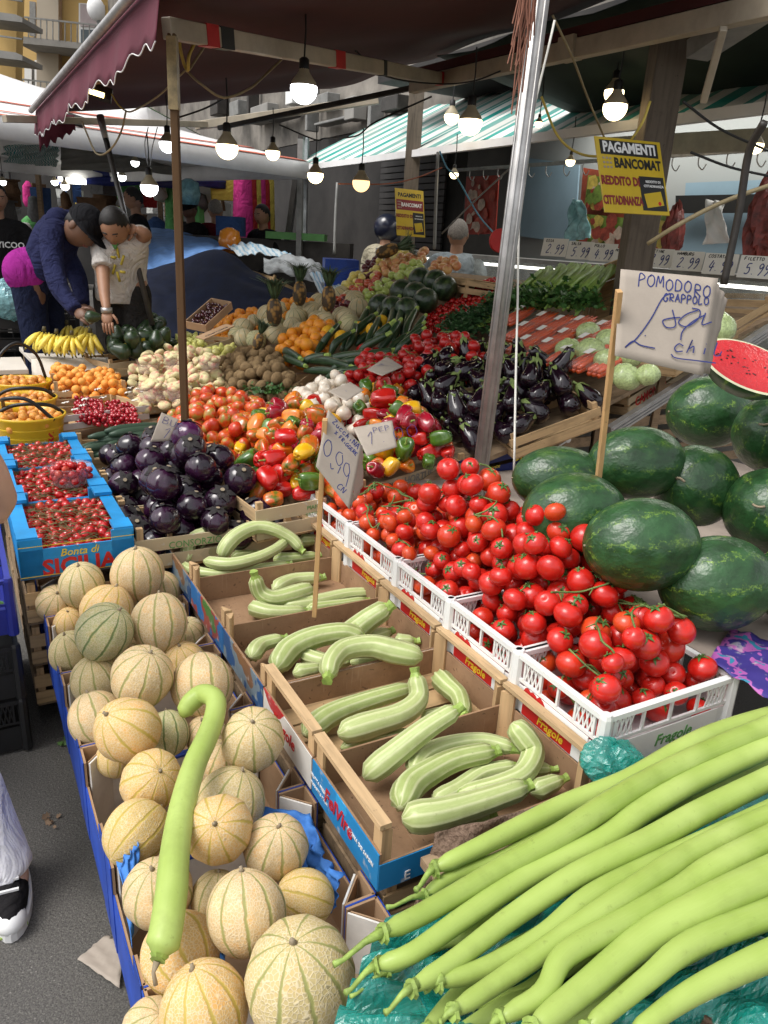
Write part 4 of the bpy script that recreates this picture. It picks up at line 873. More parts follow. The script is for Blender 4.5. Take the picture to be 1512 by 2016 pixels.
# blue tissue in the front cartons
for k, (c, l) in enumerate([([(278, 1650, .50), (232, 1700, .47), (262, 1870, .44), (262, 1760, .40)], 'blue tissue paper sticking up at the left of the tissue lined carton'), ([(500, 1590, .42), (610, 1600, .44), (640, 1680, .41), (590, 1760, .38)], 'blue tissue paper behind the pale melon'), ([(605, 1660, .46), (672, 1722, .47), (655, 1800, .43), (615, 1790, .38)], 'blue tissue paper at the right corner of the tissue lined carton'), ([(360, 1950, .45), (440, 1925, .46), (445, 1880, .45), (385, 1900, .43)], 'blue tissue paper under the melon on its side'), ([(88, 1195, .41), (120, 1140, .44), (140, 1150, .42), (110, 1210, .38)], 'blue tissue paper in the farthest melon carton'), ([(318, 1130, .43), (345, 1150, .44), (362, 1210, .42), (340, 1200, .38)], 'blue tissue paper at the right of the farthest melon carton')]):
    drape('tissue_paper', [PZ(*p) for p in c], TISSUE, l, 'tissue', .012, 16, 20+k, .001, 4)
# ---- white plastic tomato crates ----
WZ_ = .70; WT, WW_ = 1.09, .40; WB = [.93, 1.225, 1.52, 1.81, 2.14, 2.46]; WH = .15
berry = MB(); g = random.Random(4)
def berries(parent, y0, y1, zc):
    b = MB()
    for k in range(3):
        yy = y0+(y1-y0)*(k+.5)/3; q = Matrix.Rotation(g.uniform(-.5, .5), 3, 'X'); 
        pts = [(0, math.cos(a)*.018*(1-.25*math.sin(a)), math.sin(a)*.023) for a in np.linspace(0, 2*PI, 14)[:-1]]
        n = len(pts); b.add([Vector((-.0050-.0003*k, yy, zc))+q@Vector(p) for p in pts], [tuple(range(n))[::-1]])
    return b.build('strawberry_print', RED, parent)
def plastic_crate(mtx, w, d, h, label, mat=WPL, name='plastic_crate', group=None, card=True, lab=None):
    r = rootm(name, mtx, label, 'crate', group); T = .006
    MB().box((w/2, d/2, .004), (w-.004, d-.004, .008)).build('floor', mat, r)
    def side(a, b_, ang):
        L = (Vector(b_)-Vector(a)).length; m = Matrix.Translation(a)@Matrix.Rotation(ang, 4, 'Z'); b = MB(); rt = m.to_3x3()
        def B(x, z, sx, sz, th=T): b.box(m@Vector((x, 0, z)), (sx, th, sz), rt)
        B(L/2, h-.006, L, .012, .016); B(L/2, h*.55, L-.01, .008); B(L/2, h*.24, L-.01, h*.46, .003)
        x = .03; 
        for k in range(5): B(.028+(L-.056)*k/4, h*.76, .006, h*.38)
        for (x0, x1) in ((.03, .085), (L-.085, L-.03)):
            n = 4
            for k in range(n):
                xa, xb = x0+(x1-x0)*k/n, x0+(x1-x0)*(k+1)/n
                b.bar(m@Vector((xa, 0, h*.56)), m@Vector((xb, 0, h*.93)), .0022, .004); b.bar(m@Vector((xb, .001, h*.56)), m@Vector((xa, .001, h*.93)), .0022, .004)
        return b.build('side_wall', mat, r)
    side((0, 0, 0), (w, 0, 0), 0); side((w, 0, 0), (w, d, 0), PI/2); side((w, d, 0), (0, d, 0), PI); side((0, d, 0), (0, 0, 0), -PI/2)
    for x in (0, w):
        for y in (0, d): MB().tube([(x, y, 0), (x, y, h-.004), (x, y, h+.006)], [.016, .014, .011], 8).build('corner_post', mat, r)
    if card:
        b = MB(); b.box((-.0035, d/2, h*.26), (.002, d-.07, h*.50)); b.mat(1).box((-.0042, d/2+.02, h*.13), (.0016, d-.115, h*.22)); b.build('label_card', [WHI, RED], r); berries(r, d*.62, d*.86, h*.38)
        text('Fragole', .030, YEL, r, TXL(d*.52, h*.13, -.0056), bold=.015, shear=.2)
        b = MB(); b.box((w/2, -.0035, h*.26), (w-.08, .002, h*.46)); b.build('label_card', [WHI], r)
        text('Fragole', .04, GRN, r, TXF(w*.55, h*.28, -.0052), shear=.2, bold=.01)
    return r
wl = ['white lattice plastic crate of tomatoes nearest to the gourds', 'white lattice plastic crate of tomatoes, second from the gourds', 'white lattice plastic crate of tomatoes, third from the gourds', 'white lattice plastic crate of tomatoes, fourth from the gourds', 'farthest white lattice crate of tomatoes, by the folded zucchini price sign']
for i in range(5): plastic_crate(smat(WB[i], WT, WZ_-WH), WW_, WB[i+1]-WB[i]-.008, WH, wl[i], group='white plastic tomato crates')
for i in range(5):
    for k in range(3): plastic_crate(smat(WB[i]+.01, WT+.02, WZ_-WH-.16*(k+1)), WW_-.03, WB[i+1]-WB[i]-.03, .15, 'black crate under the tomato crates, stack %s from the gourds, %s layer' % (['one', 'two', 'three', 'four', 'five'][i], ['top', 'middle', 'bottom'][k]), KPL, 'plastic_crate', 'black crates under the tomatoes', card=False)
poly = [(.970, WT+.036), (WB[5]-.03, WT+.036), (WB[5]-.03, WT+WW_+.03), (2.05, WT+WW_+.08), (1.30, WT+WW_+.07), (1.1, WT+WW_+.01), (.970, WT+WW_-.03)]
bumps = []
for px, py, z, hgt, rad_ in [(885, 1000, .86, .24, .17), (1085, 1075, .87, .25, .16), (1000, 1030, .85, .14, .14), (1375, 1240, .85, .20, .15), (830, 1090, .76, .08, .2), (1060, 1230, .78, .07, .2), (1240, 1340, .74, .04, .15), (1240, 1200, .76, .06, .1), (900, 1180, .76, .05, .15)]:
    s, t = st(PZ(px, py, z)); bumps.append((s, t, hgt, rad_))
def wheap(s, t):
    h = .165+sum(a*math.exp(-((s-x)**2+(t-y)**2)/(2*(w*.62)**2)) for x, y, a, w in bumps); e = min(s-.970, t-poly[0][1], pdist(s, t, poly)+.0, poly[2][0]-s); return min(h-.03, .095+e*2.6)
RT = .0315
it = pack(poly, RT, lambda s, t: WZ_-WH+.01, wheap, 9000, 12, 3, .93, .20, 90); n0 = len(it); it = visible(it, .8); print('front tomatoes', n0, len(it))
def tomrot(s, t):
    a = Vector((RNG.normal()*.6+.0, RNG.normal()*.6-.2, 1)).normalized(); return Vector((0, 0, 1)).rotation_difference(a)@Quaternion((0, 0, 1), RNG.uniform(0, 6))
def wlab(i): return 'ripe red vine tomato heaped in the white plastic crates in front'
FT = scatter(it, TOMS, 'tomato', wlab, 'tomato', 'ripe vine tomatoes in the white crates', 1., tomrot, CALX, 320, calp=.8)
# vine stems winding between tomatoes
def vines(items, n, name, label, group, mat, r=.0022, seed=2, up=.9, near=2.6, steps=5):
    g = random.Random(seed); P = [W(*a[:3])+Vector((0, 0, a[3]*up)) for a in items]; R_ = [a[3] for a in items]
    tops = [i for i, p in enumerate(P) if all((q-p).length > R_[i]*.5 and (abs(q.x-p.x)+abs(q.y-p.y) > R_[i]*1.3 or q.z <= p.z) for j, q in enumerate(P) if j != i)] or list(range(len(P)))
    for k in range(n):
        i = g.choice(tops); path = [i]
        for s_ in range(steps-1):
            c = [j for j in tops if j not in path and (P[j]-P[path[-1]]).length < R_[i]*near]
            if not c: break
            path.append(g.choice(c))
        if len(path) < 2: continue
        pts = []
        for a, b_ in zip(path, path[1:]): pts += [P[a]+Vector((g.uniform(-1, 1), g.uniform(-1, 1), .5))*R_[a]*.25, (P[a]+P[b_])/2+Vector((g.uniform(-1, 1), g.uniform(-1, 1), .2))*R_[a]*.3]
        pts.append(P[path[-1]]); C = catmull(pts, 4); b = MB(); o0 = C[0]; b.tube([p-o0 for p in C], r, 5)
        for p in pts[1::2]:
            q = p-o0; b.tube([q, q+Vector((g.uniform(-1, 1), g.uniform(-1, 1), g.uniform(-.9, .4)))*r*9], [r*.8, r*.5], 5)
        o = b.build(name, mat, None, True); o.location = o0; tag(o, label, 'vine stem', group)
vines(it, 46, 'vine_stem', 'green vine stem winding over the tomatoes in the white crates', 'green stems on the front tomatoes', VINE, .0026, near=2.7)
# ---------- sloping display behind ----------
def reg(P, dz=.05, k0=2.2): return [st(hit(x, y, dz, k0)) for x, y in P]
def pxr(x, y, dia, dz=.05): return dia/2*proj(hit(x, y, dz))[2]/F
def crate_px(fl, fr, dep, h, label, zl=None, zr=None, lab=None, post=.02, wood_=None, group='crates on the sloping display', lb=WX, k0=2.2):
    A = PZ(*fl, zl) if zl else hit(*fl, 0, k0); B = PZ(*fr, zr) if zr else hit(*fr, 0, k0); m = frame(A, B-A, Vector((U2[0], U2[1], 0)))
    m.translation = A-m.to_3x3()@Vector((0, 0, h)); return slat_crate(m, (B-A).length, dep, h, label, lab=lab, post=post, wood_=wood_, group=group, lb=lb)
def heapfn(P, H, slope=1.2, lip=.02): return lambda s, t: min(H, lip+slope*pdist(s, t, P))
def pile(P, px, at, H, meshes, name, label, cat, group, dz=None, base=None, rotf=None, cal=None, calp=1., calname='calyx', cap=300, seed=1, squeeze=.93, rest=1., lip=.02, slope=1.2, scf=None, jit=.10, tries=5000, stpoly=None, r=None, calr=None, minpx=2):
    dz = H*.6 if dz is None else dz; Q = stpoly or reg(P, dz); r = r or pxr(*at, px, dz); b = base or (lambda s, t: surf(t)-.03)
    it = pack(Q, r, b, heapfn(Q, H, slope, lip), tries, 9, seed, squeeze, jit, 50)
    if not it: print('EMPTY', name); return []
    n0 = len(it); it = visible(it, .82, minpx); print(name, round(r, 4), n0, len(it))
    return it, scatter(it, meshes, name, label, cat, group, rest, rotf, cal, cap, calname, calp, scf)
def anyrot(s, t): return rq()
def upish(a=.5):
    return lambda s, t: Vector((0, 0, 1)).rotation_difference(Vector((RNG.normal()*a, RNG.normal()*a-.25, 1)).normalized())@Quaternion((0, 0, 1), RNG.uniform(0, 6))
# under-structure: boards carrying the display, following the slope
def deck(name, s0, s1, ts, dz, mat, label, cat='display board'):
    b = MB(); n = len(ts)-1
    for i in range(n):
        a, c = ts[i], ts[i+1]; za, zc = surf(a)+dz, surf(c)+dz
        v = [W(s0, a, za), W(s1, a, za), W(s1, c, zc), W(s0, c, zc)]; b.add(v+[p-Vector((0, 0, .02)) for p in v], [(3, 2, 1, 0), (4, 5, 6, 7), (0, 1, 5, 4), (1, 2, 6, 5), (2, 3, 7, 6), (3, 0, 4, 7)])
    return tag(b.build(name, mat), label, cat)
deck('display_board', 2.46, 6.6, [.46, 1., 1.5, 2., 2.5, 3., 3.5, 3.9], -.115, WOLD, 'dark sloping boards that carry the produce at the back')
b = root('slatted_skirting', W(2.5, 1.05, 0), 'dark slatted front of stacked crates under the sloping display', 'skirting')
for k in range(7):
    t0 = 1.08+k*.36; zt = surf(t0)-.14
    for j in range(int(zt/.075)): MB().bar(W(2.5, t0, .04+j*.075)-b.location, W(2.5, t0+.33, .04+j*.075)-b.location, .012, .045).build('slat', WOLD, b)
    MB().bar(W(2.49, t0, 0)-b.location, W(2.49, t0, zt)-b.location, .03).build('post', WOLD, b)
# round aubergines, first crates of the left run
rows = [2.43, 2.78, 3.13, 3.48]
for i, s0 in enumerate(rows):
    c = slat_crate(smat(s0, .445, .50), .56, .33, .12, ['crate of round aubergines with a pale green printed front strip, nearest of its run', 'crate of round aubergines, second of its run', 'crate of round aubergines and cucumbers, third of its run', 'wooden crate of dark cucumbers behind the round aubergines'][i], lab=CREAMP, post=.035, group='crates of round aubergines and cucumbers')
    if i == 0: text('CONSORZIO', .035, GRN, c, TXF(.20, .085), sx=.9)
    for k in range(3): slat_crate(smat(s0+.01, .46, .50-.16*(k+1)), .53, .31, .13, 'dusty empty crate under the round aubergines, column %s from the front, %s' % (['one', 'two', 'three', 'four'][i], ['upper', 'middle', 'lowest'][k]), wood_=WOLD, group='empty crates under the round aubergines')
EP = [(2.45, .46), (2.45, 1.0), (3.02, 1.0), (3.45, .9), (3.45, .46)]
it = pack(EP, .058, lambda s, t: .52, lambda s, t: min(.34, .07+.75*pdist(s, t, EP)), 3000, 10, 5, .93, .1, 60); it = visible(it, .8)
def rlab(i): return 'glossy black round aubergine heaped in the crates behind the pale zucchini'
scatter(it, REGGS, 'round_aubergine', rlab, 'aubergine', 'round aubergines in a heap', 1., upish(.55), RCALS, 300)
# cucumbers
def cyl_item(x, y, L, r, ang, z, mat, name, label, cat, group, rib=.03, nr=7, bend=.1, pitch=0., stem=ZSTEM, prof=None, seed=0, off=0):
    p = Vector((x, y, z)); g = random.Random(seed); d = Vector((math.cos(ang)*math.cos(pitch), math.sin(ang)*math.cos(pitch), math.sin(pitch))); n = Vector((-math.sin(ang), math.cos(ang), 0))
    pts = [d*L*(u-.5)+n*bend*L*(1-(2*u-1)**2)*.5 for u in np.linspace(0, 1, 9)]; o = root(name, p, label, cat, group)
    MB().tube(pts, [r*k for k in (prof or [.35, .8, .97, 1, 1, 1, .95, .85, .5])], 10, True, rib, nr).build('body', mat, o, True)
    if stem: MB().tube([pts[-1], pts[-1]+(pts[-1]-pts[-2]).normalized()*r*1.4], [r*.4, r*.35], 6).build('stem', stem, o)
    return o
g = random.Random(12)
for k in range(26):
    u = g.random(); px = 180+u*125+g.uniform(-6, 6); py = 897-g.random()*48-u*12; z = .60+.0*k+(895-py)/60*.13
    p = PZ(px, py, z); cyl_item(p.x, p.y, g.uniform(.22, .28), g.uniform(.019, .024), STALL+g.uniform(-.15, .35), p.z, CUKE, 'cucumber', 'dark green cucumber stacked behind the round aubergines', 'cucumber', 'cucumbers in the left crate', seed=k, bend=g.uniform(-.12, .12))
# bell peppers
for fl, fr, z, t, lb_ in [((505, 1003), (640, 978), .70, 'front crate of mixed peppers with a printed strip, behind the farthest pale zucchini', CREAMP), ((712, 958), (892, 905), .73, 'crate of peppers beside the silver pole, with black printed front', CREAMP)]:
    c = crate_px(fl, fr, .36, .13, t, z, z+.01, lab=lb_)
    if fl[0] > 600: text('AGRICOLA', .028, BLK, c, TXF(.13, .10), sx=.95, bold=.01); text('HORTUS', .045, GREYM, c, TXF(.33, .10), bold=.01)
    else: text('PIANURA', .022, GRN, c, TXF(.24, .10)); text('ORTOFRUTTA', .016, GRN, c, TXF(.24, .075))
for k in range(3): crate_px((712, 958), (892, 905), .34, .13, 'printed dark box under the AGRICOLA pepper crate, layer %s' % ['one', 'two', 'three'][k], .56-.15*k, .57-.15*k, lab=NAVY, wood_=WOLD)
pm = [peps(m) for m in (PRED, PYEL, PGRN, PMIX, PORA, PDRK)]; nm = ['glossy red bell pepper', 'yellow bell pepper', 'green bell pepper', 'half ripe green and orange bell pepper', 'orange bell pepper', 'deep crimson bell pepper']
def pepheap(P, px, at, H, wts, where, grp, seed, slope=1., cuts=None):
    Q = reg(P, .03); r = pxr(*at, px, .08); it = pack(Q, r, lambda s, t: surf(t)-.04, heapfn(Q, H, slope, .04), 3000, 9, seed, .90, .14, 50); it = visible(it, .8); g = random.Random(seed); print('peppers', len(it), r)
    for s, t, z, rr in it:
        k = g.choices(range(6), wts)[0]; o = inst(pm[k][g.randrange(3)], 'bell_pepper', W(s, t, z), Euler((g.uniform(-1.9, 1.9), g.uniform(-1.5, 1.5), g.uniform(0, 6))), (rr*g.uniform(.95, 1.12), rr*g.uniform(.85, 1.1), rr*g.uniform(.9, 1.35))); tag(o, nm[k]+where, 'pepper', grp+', '+['red', 'yellow', 'green', 'mixed', 'orange', 'crimson'][k]); inst(PST[g.randrange(2)], 'stem', (0, 0, -.08), (0, 0, 0), 1, o)
pepheap([(455, 860), (560, 815), (650, 800), (700, 880), (700, 955), (515, 968), (485, 920), (440, 880)], 39, (570, 910), .15, (4, 3, 3, 5, 2, 2), ' in the heap left of the folded sign', 'peppers left of the price sign', 21, .9)
pepheap([(660, 790), (770, 770), (880, 850), (890, 880), (722, 928), (700, 850)], 38, (800, 880), .15, (4, 4, 3, 2, 2, 3), ' in the crate right of the folded sign', 'peppers right of the price sign', 22, .9)
pm2 = None
# half ripe oblong tomatoes
pl = [(318, 800), (400, 772), (510, 768), (570, 815), (520, 850), (455, 880), (330, 850), (322, 820)]
btm = [lowball(i, 1., 1.25, 16, 12, BTOM, .03, 'oblong_tomato') for i in range(3)]+[lowball(9, 1., 1.05, 16, 12, BTOM, .03, 'oblong_tomato')]
pile(pl, 26, (430, 820), .13, btm, 'oblong_tomato', 'orange red half ripe oblong tomato between round aubergines and onions', 'tomato', 'half ripe oblong tomatoes', rotf=anyrot, cal=CALX, calp=.25, seed=31, slope=.8)
# onions
oni = [MB().ball((0, 0, 0), 1, 16, 12, lambda th, v, r, z: (r*(1 if v < .8 else 1-.0*(v-.8)), z*.86+(.35*((v-.86)/.14)**2 if v > .86 else 0))).mesh('white_onion', ONI, True)]
crate_px((540, 848), (700, 800), .40, .12, 'pale wooden crate of white onions', .74, .75); crate_px((500, 800), (600, 762), .30, .10, 'narrow wooden crate end left of the onions with parsley', .75, .80)
pile([(525, 800), (560, 770), (640, 745), (690, 735), (745, 775), (760, 800), (640, 845), (580, 835)], 27, (620, 790), .13, oni, 'white_onion', 'round white onion in the crate behind the peppers', 'onion', 'white onions in a crate', seed=33, rotf=anyrot, slope=.9)
lf = leafclump(160, (.06, .04, .02), .014, CLEAF, 5); o = inst(lf, 'parsley_bunch', hit(530, 772, .03), (0, 0, 0), 1); tag(o, 'small bunch of parsley in the corner of the onion crate', 'parsley')
# kiwis, apricots, peaches, cherries, loquats
crate_px((440, 757), (585, 752), .34, .10, 'wooden crate of kiwis with a printed front strip', lab=CREAMP)
kw = [lowball(i, 1, 1.22, 14, 10, KIWI, .02, 'kiwi') for i in range(3)]
pile([(425, 705), (470, 685), (560, 690), (585, 735), (578, 752), (448, 756)], 20, (510, 720), .13, kw, 'kiwi', 'brown fuzzy kiwi heaped in front of the melons', 'kiwi', 'kiwis in a crate', rotf=anyrot, seed=34, slope=1.)
crate_px((262, 790), (445, 768), .55, .09, 'wooden crate holding punnets of flat peaches', lab=CREAMP); pe = [lowball(i, 1.08, .62, 16, 10, PEAC, .03, 'flat_peach', .25) for i in range(3)]
pile([(255, 712), (330, 690), (438, 690), (445, 760), (275, 782), (262, 745)], 21, (340, 735), .12, pe, 'flat_peach', 'pale flat peach in the crate with punnets', 'peach', 'flat peaches', rotf=upish(.7), seed=35, slope=1.)
for k, (px, py, w_, l) in enumerate([(292, 712, 48, 'clear punnet heaped with flat peaches, left rear'), (345, 705, 50, 'clear punnet heaped with flat peaches, centre rear'), (412, 708, 46, 'clear punnet of flat peaches beside the kiwis'), (300, 762, 62, 'clear punnet of flat peaches with pink flesh side up, front left'), (352, 765, 52, 'clear punnet of flat peaches at the front centre')]):
    p = hit(px, py, .16); r = w_/2*proj(p)[2]/F; o = MB().lathe([(r*.75, -r*.9), (r*.95, 0), (r*1.02, r*.15)], 20).build('punnet', TUB, None, True); o.location = p; tag(o, l, 'punnet')
    for q in range(9):
        a = q*2.4; rr = r*.62*math.sqrt((q+.3)/9); pp = p+Vector((math.cos(a)*rr, math.sin(a)*rr, r*.15-.8*rr*rr/r+.01)); tag(inst(pe[q % 3], 'flat_peach', pp, upish(.4)(0, 0), .026), 'flat peach in the '+l.replace('clear ', '').replace(' heaped with flat peaches', '').replace(' of flat peaches', ''), 'peach', 'flat peaches in punnets')
crate_px((105, 770), (250, 766), .30, .09, 'wooden crate of apricots with tall corner posts', .70, .70, post=.05)
ap = [lowball(i, 1, .98, 12, 9, APRI, .03, 'apricot') for i in range(3)]
pile([(98, 722), (240, 722), (247, 758), (108, 764)], 15.5, (180, 740), .09, ap, 'apricot', 'orange apricot heaped in a crate in front of the bananas', 'apricot', 'apricots in a crate', base=lambda s, t: .645, dz=.09, seed=36, lip=.04)
c = crate_px((124, 818), (291, 797), .36, .085, 'white printed carton of cherries with red lettering', .70, .70, lab=BONC, post=.0, lb=BONC)
text('BONSY', .070, RED, c, TXF(.27, .042), bold=.03); 
ch = [lowball(1, 1, .95, 8, 6, CHER, .02, 'cherry'), lowball(2, 1, .95, 8, 6, CHER, .02, 'cherry')]
for P, w_ in (([(142, 770), (200, 768), (212, 803), (150, 806)], 'left'), ([(206, 768), (262, 766), (275, 800), (216, 803)], 'right')):
    pile(P, 9.5, (200, 785), .05, ch, 'cherry', 'bright red cherry in the %s half of the white carton' % w_, 'cherry', 'red cherries in the %s half' % w_, base=lambda s, t: .64, dz=.10, seed=37, lip=.03, cap=150, minpx=1)
for k, (px, py) in enumerate([(122, 772), (120, 795), (140, 808), (155, 800), (185, 768), (195, 785), (245, 775), (258, 790), (265, 768), (275, 772), (160, 788), (250, 765)]):
    p = PZ(px, py, .725); o = drape('paper_tag', [p, p+Vector((.035, .012, .01)), p+Vector((.03, .035, .005)), p+Vector((-.004, .03, 0))], WPAPER, 'small white paper tag curling over the cherries', 'paper tag', .006, 6, k, .0006); o['group'] = 'white tags on the cherry carton'
lq = [lowball(i, 1, 1.12, 12, 9, LOQ, .03, 'loquat') for i in range(3)]
for k, (px, py, w_, z, l) in enumerate([(57, 818, 132, .72, 'front yellow basket heaped with loquats, with a red letter on its side'), (48, 785, 118, .72, 'middle yellow basket of loquats'), (40, 752, 112, .72, 'rear yellow basket of loquats with an upright black handle')]):
    p = PZ(px, py, z); R_ = w_/2*proj(p)[2]/F; o = root('yellow_basket', p, l, 'basket', 'yellow baskets of loquats'); b = MB()
    b.lathe([(R_*.76, -.20), (R_*.80, -.19), (R_*.97, -.01), (R_*1.03, 0), (R_*1.04, .012), (R_*.98, .012), (R_*.93, -.01), (R_*.76, -.17), (.001, -.175)], 40); b.build('tub', YPL, o, True)
    b = MB()
    for q in range(4): rr = R_*(.80+.04*q)+.002; b.lathe([(rr, -.17+q*.04), (rr+.003, -.165+q*.04), (rr, -.16+q*.04)], 40)
    b.build('hoops', YPL, o, True)
    if k == 0: text('S', .07, RED, o, frame((R_*.80, -R_*.42, -.08), (.46, .88, 0), (.1, 0, 1)), bold=.03)
    pts = [[(-R_, 0, 0), (-R_*.7, 0, R_*.9), (0, 0, R_*1.35), (R_*.7, 0, R_*.9), (R_, 0, 0)], [(-R_, 0, 0), (-R_*.5, -.02, .05), (0, -.05, .065), (R_*.6, -.03, .05), (R_, 0, 0)]][0 if k == 2 else 1]
    h_ = MB().tube(catmull(pts, 6), .009, 8).build('handle', KPL, o, True); h_.rotation_euler = (0, 0, 1.0 if k == 2 else .5)
    if k == 0: h2 = MB().tube(catmull([(-R_, 0, 0), (-R_*.5, -.07, .06), (0, -.13, .10), (R_*.6, -.08, .10), (R_, 0, 0)], 6), .009, 8).build('handle', KPL, o, True); h2.rotation_euler = (0, 0, -.4)
    s0, t0 = st(p); Q = [(s0+R_*.88*math.cos(a), t0+R_*.88*math.sin(a)) for a in np.linspace(0, 2*PI, 13)[:-1]]
    pile(None, 16, None, .06, lq, 'loquat', 'speckled orange loquat in the %s yellow basket' % ['front', 'middle', 'rear'][k], 'loquat', 'loquats in the %s basket' % ['front', 'middle', 'rear'][k], base=lambda s, t: z-.07, seed=40+k, lip=.05, stpoly=Q, r=.0195)
# board under the baskets, paper covered banana table
def box_thing(name, mtx, dims, mat, label, cat, part='top', legs=None, group=None):
    r = rootm(name, mtx, label, cat, group); MB().box((dims[0]/2, dims[1]/2, -dims[2]/2), dims).build(part, mat, r, bevel=.003)
    if legs:
        for x in (.04, dims[0]-.04):
            for y in (.04, dims[1]-.04): MB().box((x, y, -dims[2]-legs/2), (.04, .04, legs)).build('leg', WOLD, r)
    return r
s, t = st(PZ(120, 905, .49)); box_thing('low_table', smat(s, t-.95, .49), (.98, 1.1, .03), WX, 'low plywood shelf under the yellow baskets', 'table', legs=.35)
_a, _b = PZ(60, 706, .74), PZ(213, 702, .74); box_thing('fruit_table', frame(_a, _b-_a, Vector((U2[0], U2[1], 0))), ((_b-_a).length, .55, .03), CREP, 'small table covered with cream paper carrying the bananas', 'table', legs=.70)
drape('table_paper', [PZ(61, 707, .746), PZ(213, 703, .746), PZ(214, 745, .66), PZ(64, 750, .66)], CREP, 'cream paper hanging over the front of the banana table', 'paper', .004, 14, 2, .001)
_a, _b = PZ(-140, 732, .74), PZ(56, 727, .74); box_thing('fruit_table', frame(_a, _b-_a, Vector((U2[0], U2[1], 0))), ((_b-_a).length, .5, .03), CREP, 'low table end with white paper at the left edge behind the baskets', 'table', legs=.66)
BM = var(3, banana_me)
for k, (px, py, w_, l) in enumerate([(88, 668, 58, 'leftmost bunch of yellow bananas'), (112, 672, 56, 'second bunch of bananas from the left'), (142, 675, 56, 'third bunch of bananas, lower centre'), (178, 672, 60, 'rightmost bunch of yellow bananas with green tips'), (132, 652, 50, 'rear bunch of bananas behind the centre ones'), (168, 655, 50, 'rear bunch of bananas near the avocados')]):
    p = PZ(px, py, .86); d = proj(p)[2]; sc = w_*d/F/.20; o = root('banana_bunch', p, l, 'bananas', 'bunches of bananas on the paper covered table')
    for j in range(8):
        a = -1.15+j*.30+.05*math.sin(j*3); lay = j % 2
        q = Matrix.Rotation(PI/2+STALL*.2, 4, 'Z')@Matrix.Rotation(a*.9, 4, 'X')@Matrix.Translation((0, 0, -.085))@Matrix.Rotation(.15*lay, 4, 'X')@Matrix.Rotation(PI/2+.2, 4, 'Y')
        # fan of fingers hanging from a common crown
        b = inst(BM[j % 3], 'banana', (0, 0, 0), (0, 0, 0), 1, o); b.matrix_local = Matrix.Translation((math.sin(a)*.03*sc, -.02*lay, .05*sc))@Matrix.Rotation(-a*.75, 4, 'Y')@Matrix.Rotation(-.35-.25*lay, 4, 'X')@Matrix.Translation((0, 0, -.07*sc))@Matrix.Rotation(PI/2, 4, 'Z')@Matrix.Rotation(PI/2, 4, 'Y')@Matrix.Scale(sc*.92, 4)
    MB().tube([(0, 0, .055*sc), (.005, 0, .085*sc)], [.016*sc, .012*sc], 8).build('crown', BTIP, o, True)
# avocados, pears
crate_px((215, 715), (338, 700), .36, .10, 'wooden crate of avocados with a yellow printed card', .76, .78, lab=CREAMP); crate_px((345, 698), (460, 664), .34, .08, 'wooden crate of pears with red printed rim', .82, .90, lab=CREAMP)
m = frame(PZ(238, 700, .80), PZ(334, 672, .86)-PZ(238, 700, .80), (0, 0, 1)); r_ = rootm('printed_card', m, 'yellow card with lettering at the front of the avocado crate', 'card'); MB().box((.14, .035, 0), (.30, .07, .004)).build('card', YEL, r_)
text('ZZ2', .04, RED, r_, frame((.075, .03, .003), (1, 0, 0), (0, 1, 0)), bold=.02); text('Afrikado', .04, GRN, r_, frame((.20, .035, .003), (1, 0, 0), (0, 1, 0)), shear=.2)
av = [elong(i, [(-1.1, .05), (-1, .5), (-.6, .9), (-.1, 1), (.5, .78), (1.0, .55), (1.3, .35), (1.38, .1)], 14, 0, 0, AVO, 'avocado') for i in range(2)]
pile([(212, 655), (262, 632), (318, 628), (335, 660), (320, 680), (235, 700), (218, 690)], 30, (270, 660), .09, av, 'avocado', 'dark green avocado heaped behind the yellow card', 'avocado', 'avocados', base=lambda s, t: .78, dz=.14, seed=51, rotf=anyrot, rest=1.05, slope=1.2, lip=.05)
pr = [elong(i, [(-1, .05), (-.95, .5), (-.5, .95), (0, .95), (.5, .6), (1.0, .38), (1.2, .15)], 12, 0, 0, PEAR, 'small_pear') for i in range(2)]
pile([(330, 655), (362, 640), (400, 648), (420, 672), (350, 690), (338, 680)], 15, (370, 665), .10, pr, 'small_pear', 'small yellow green pear left of the tilted cherry box', 'pear', 'small pears left', seed=52, rotf=anyrot, dz=.12, base=lambda s, t: max(.74, surf(t)-.02))
pile([(398, 690), (440, 680), (475, 682), (470, 700), (430, 712), (402, 705)], 17, (430, 695), .08, pr, 'small_pear', 'small yellow green pear beside the kiwis', 'pear', 'small pears by the kiwis', seed=53, rotf=anyrot)
# tilted boxes
def tbox(q, label, dep, txt, items=None):
    A, B, Cc = [PD(*p) for p in q]; m = frame(A, B-A, Cc-A); r = rootm('tilted_carton', m, label, 'carton'); w_, h_ = (B-A).length, (Cc-A).length
    b = MB(); b.box((w_/2, h_/2, -dep), (w_, h_, .004)); b.box((w_/2, 0, -dep/2), (w_, .004, dep)); b.box((w_/2, h_, -dep/2), (w_, .004, dep)); b.box((0, h_/2, -dep/2), (.004, h_, dep)); b.box((w_, h_/2, -dep/2), (.004, h_, dep)); b.build('tray', CARD, r)
    return r, w_, h_, m
r_, w_, h_, m = tbox([(364, 632, 4.55), (404, 640, 4.5), (385, 585, 4.75)], 'tilted brown carton of black cherries by the dark pole', .05, '')
for k in range(90):
    p = m@Vector((random.uniform(.015, w_-.015), random.uniform(.015, h_-.015), random.uniform(-.03, -.005))); tag(inst(ch[0], 'black_cherry', p, (0, 0, 0), .0115), 'black cherry in the tilted brown carton', 'cherry', 'black cherries').data = ch[0]
bc = ch[0].copy(); bc.materials.clear(); bc.materials.append(DCHER); bc.name = 'black_cherry'
for o in bpy.data.objects:
    if o.name.startswith('black_cherry'): o.data = bc
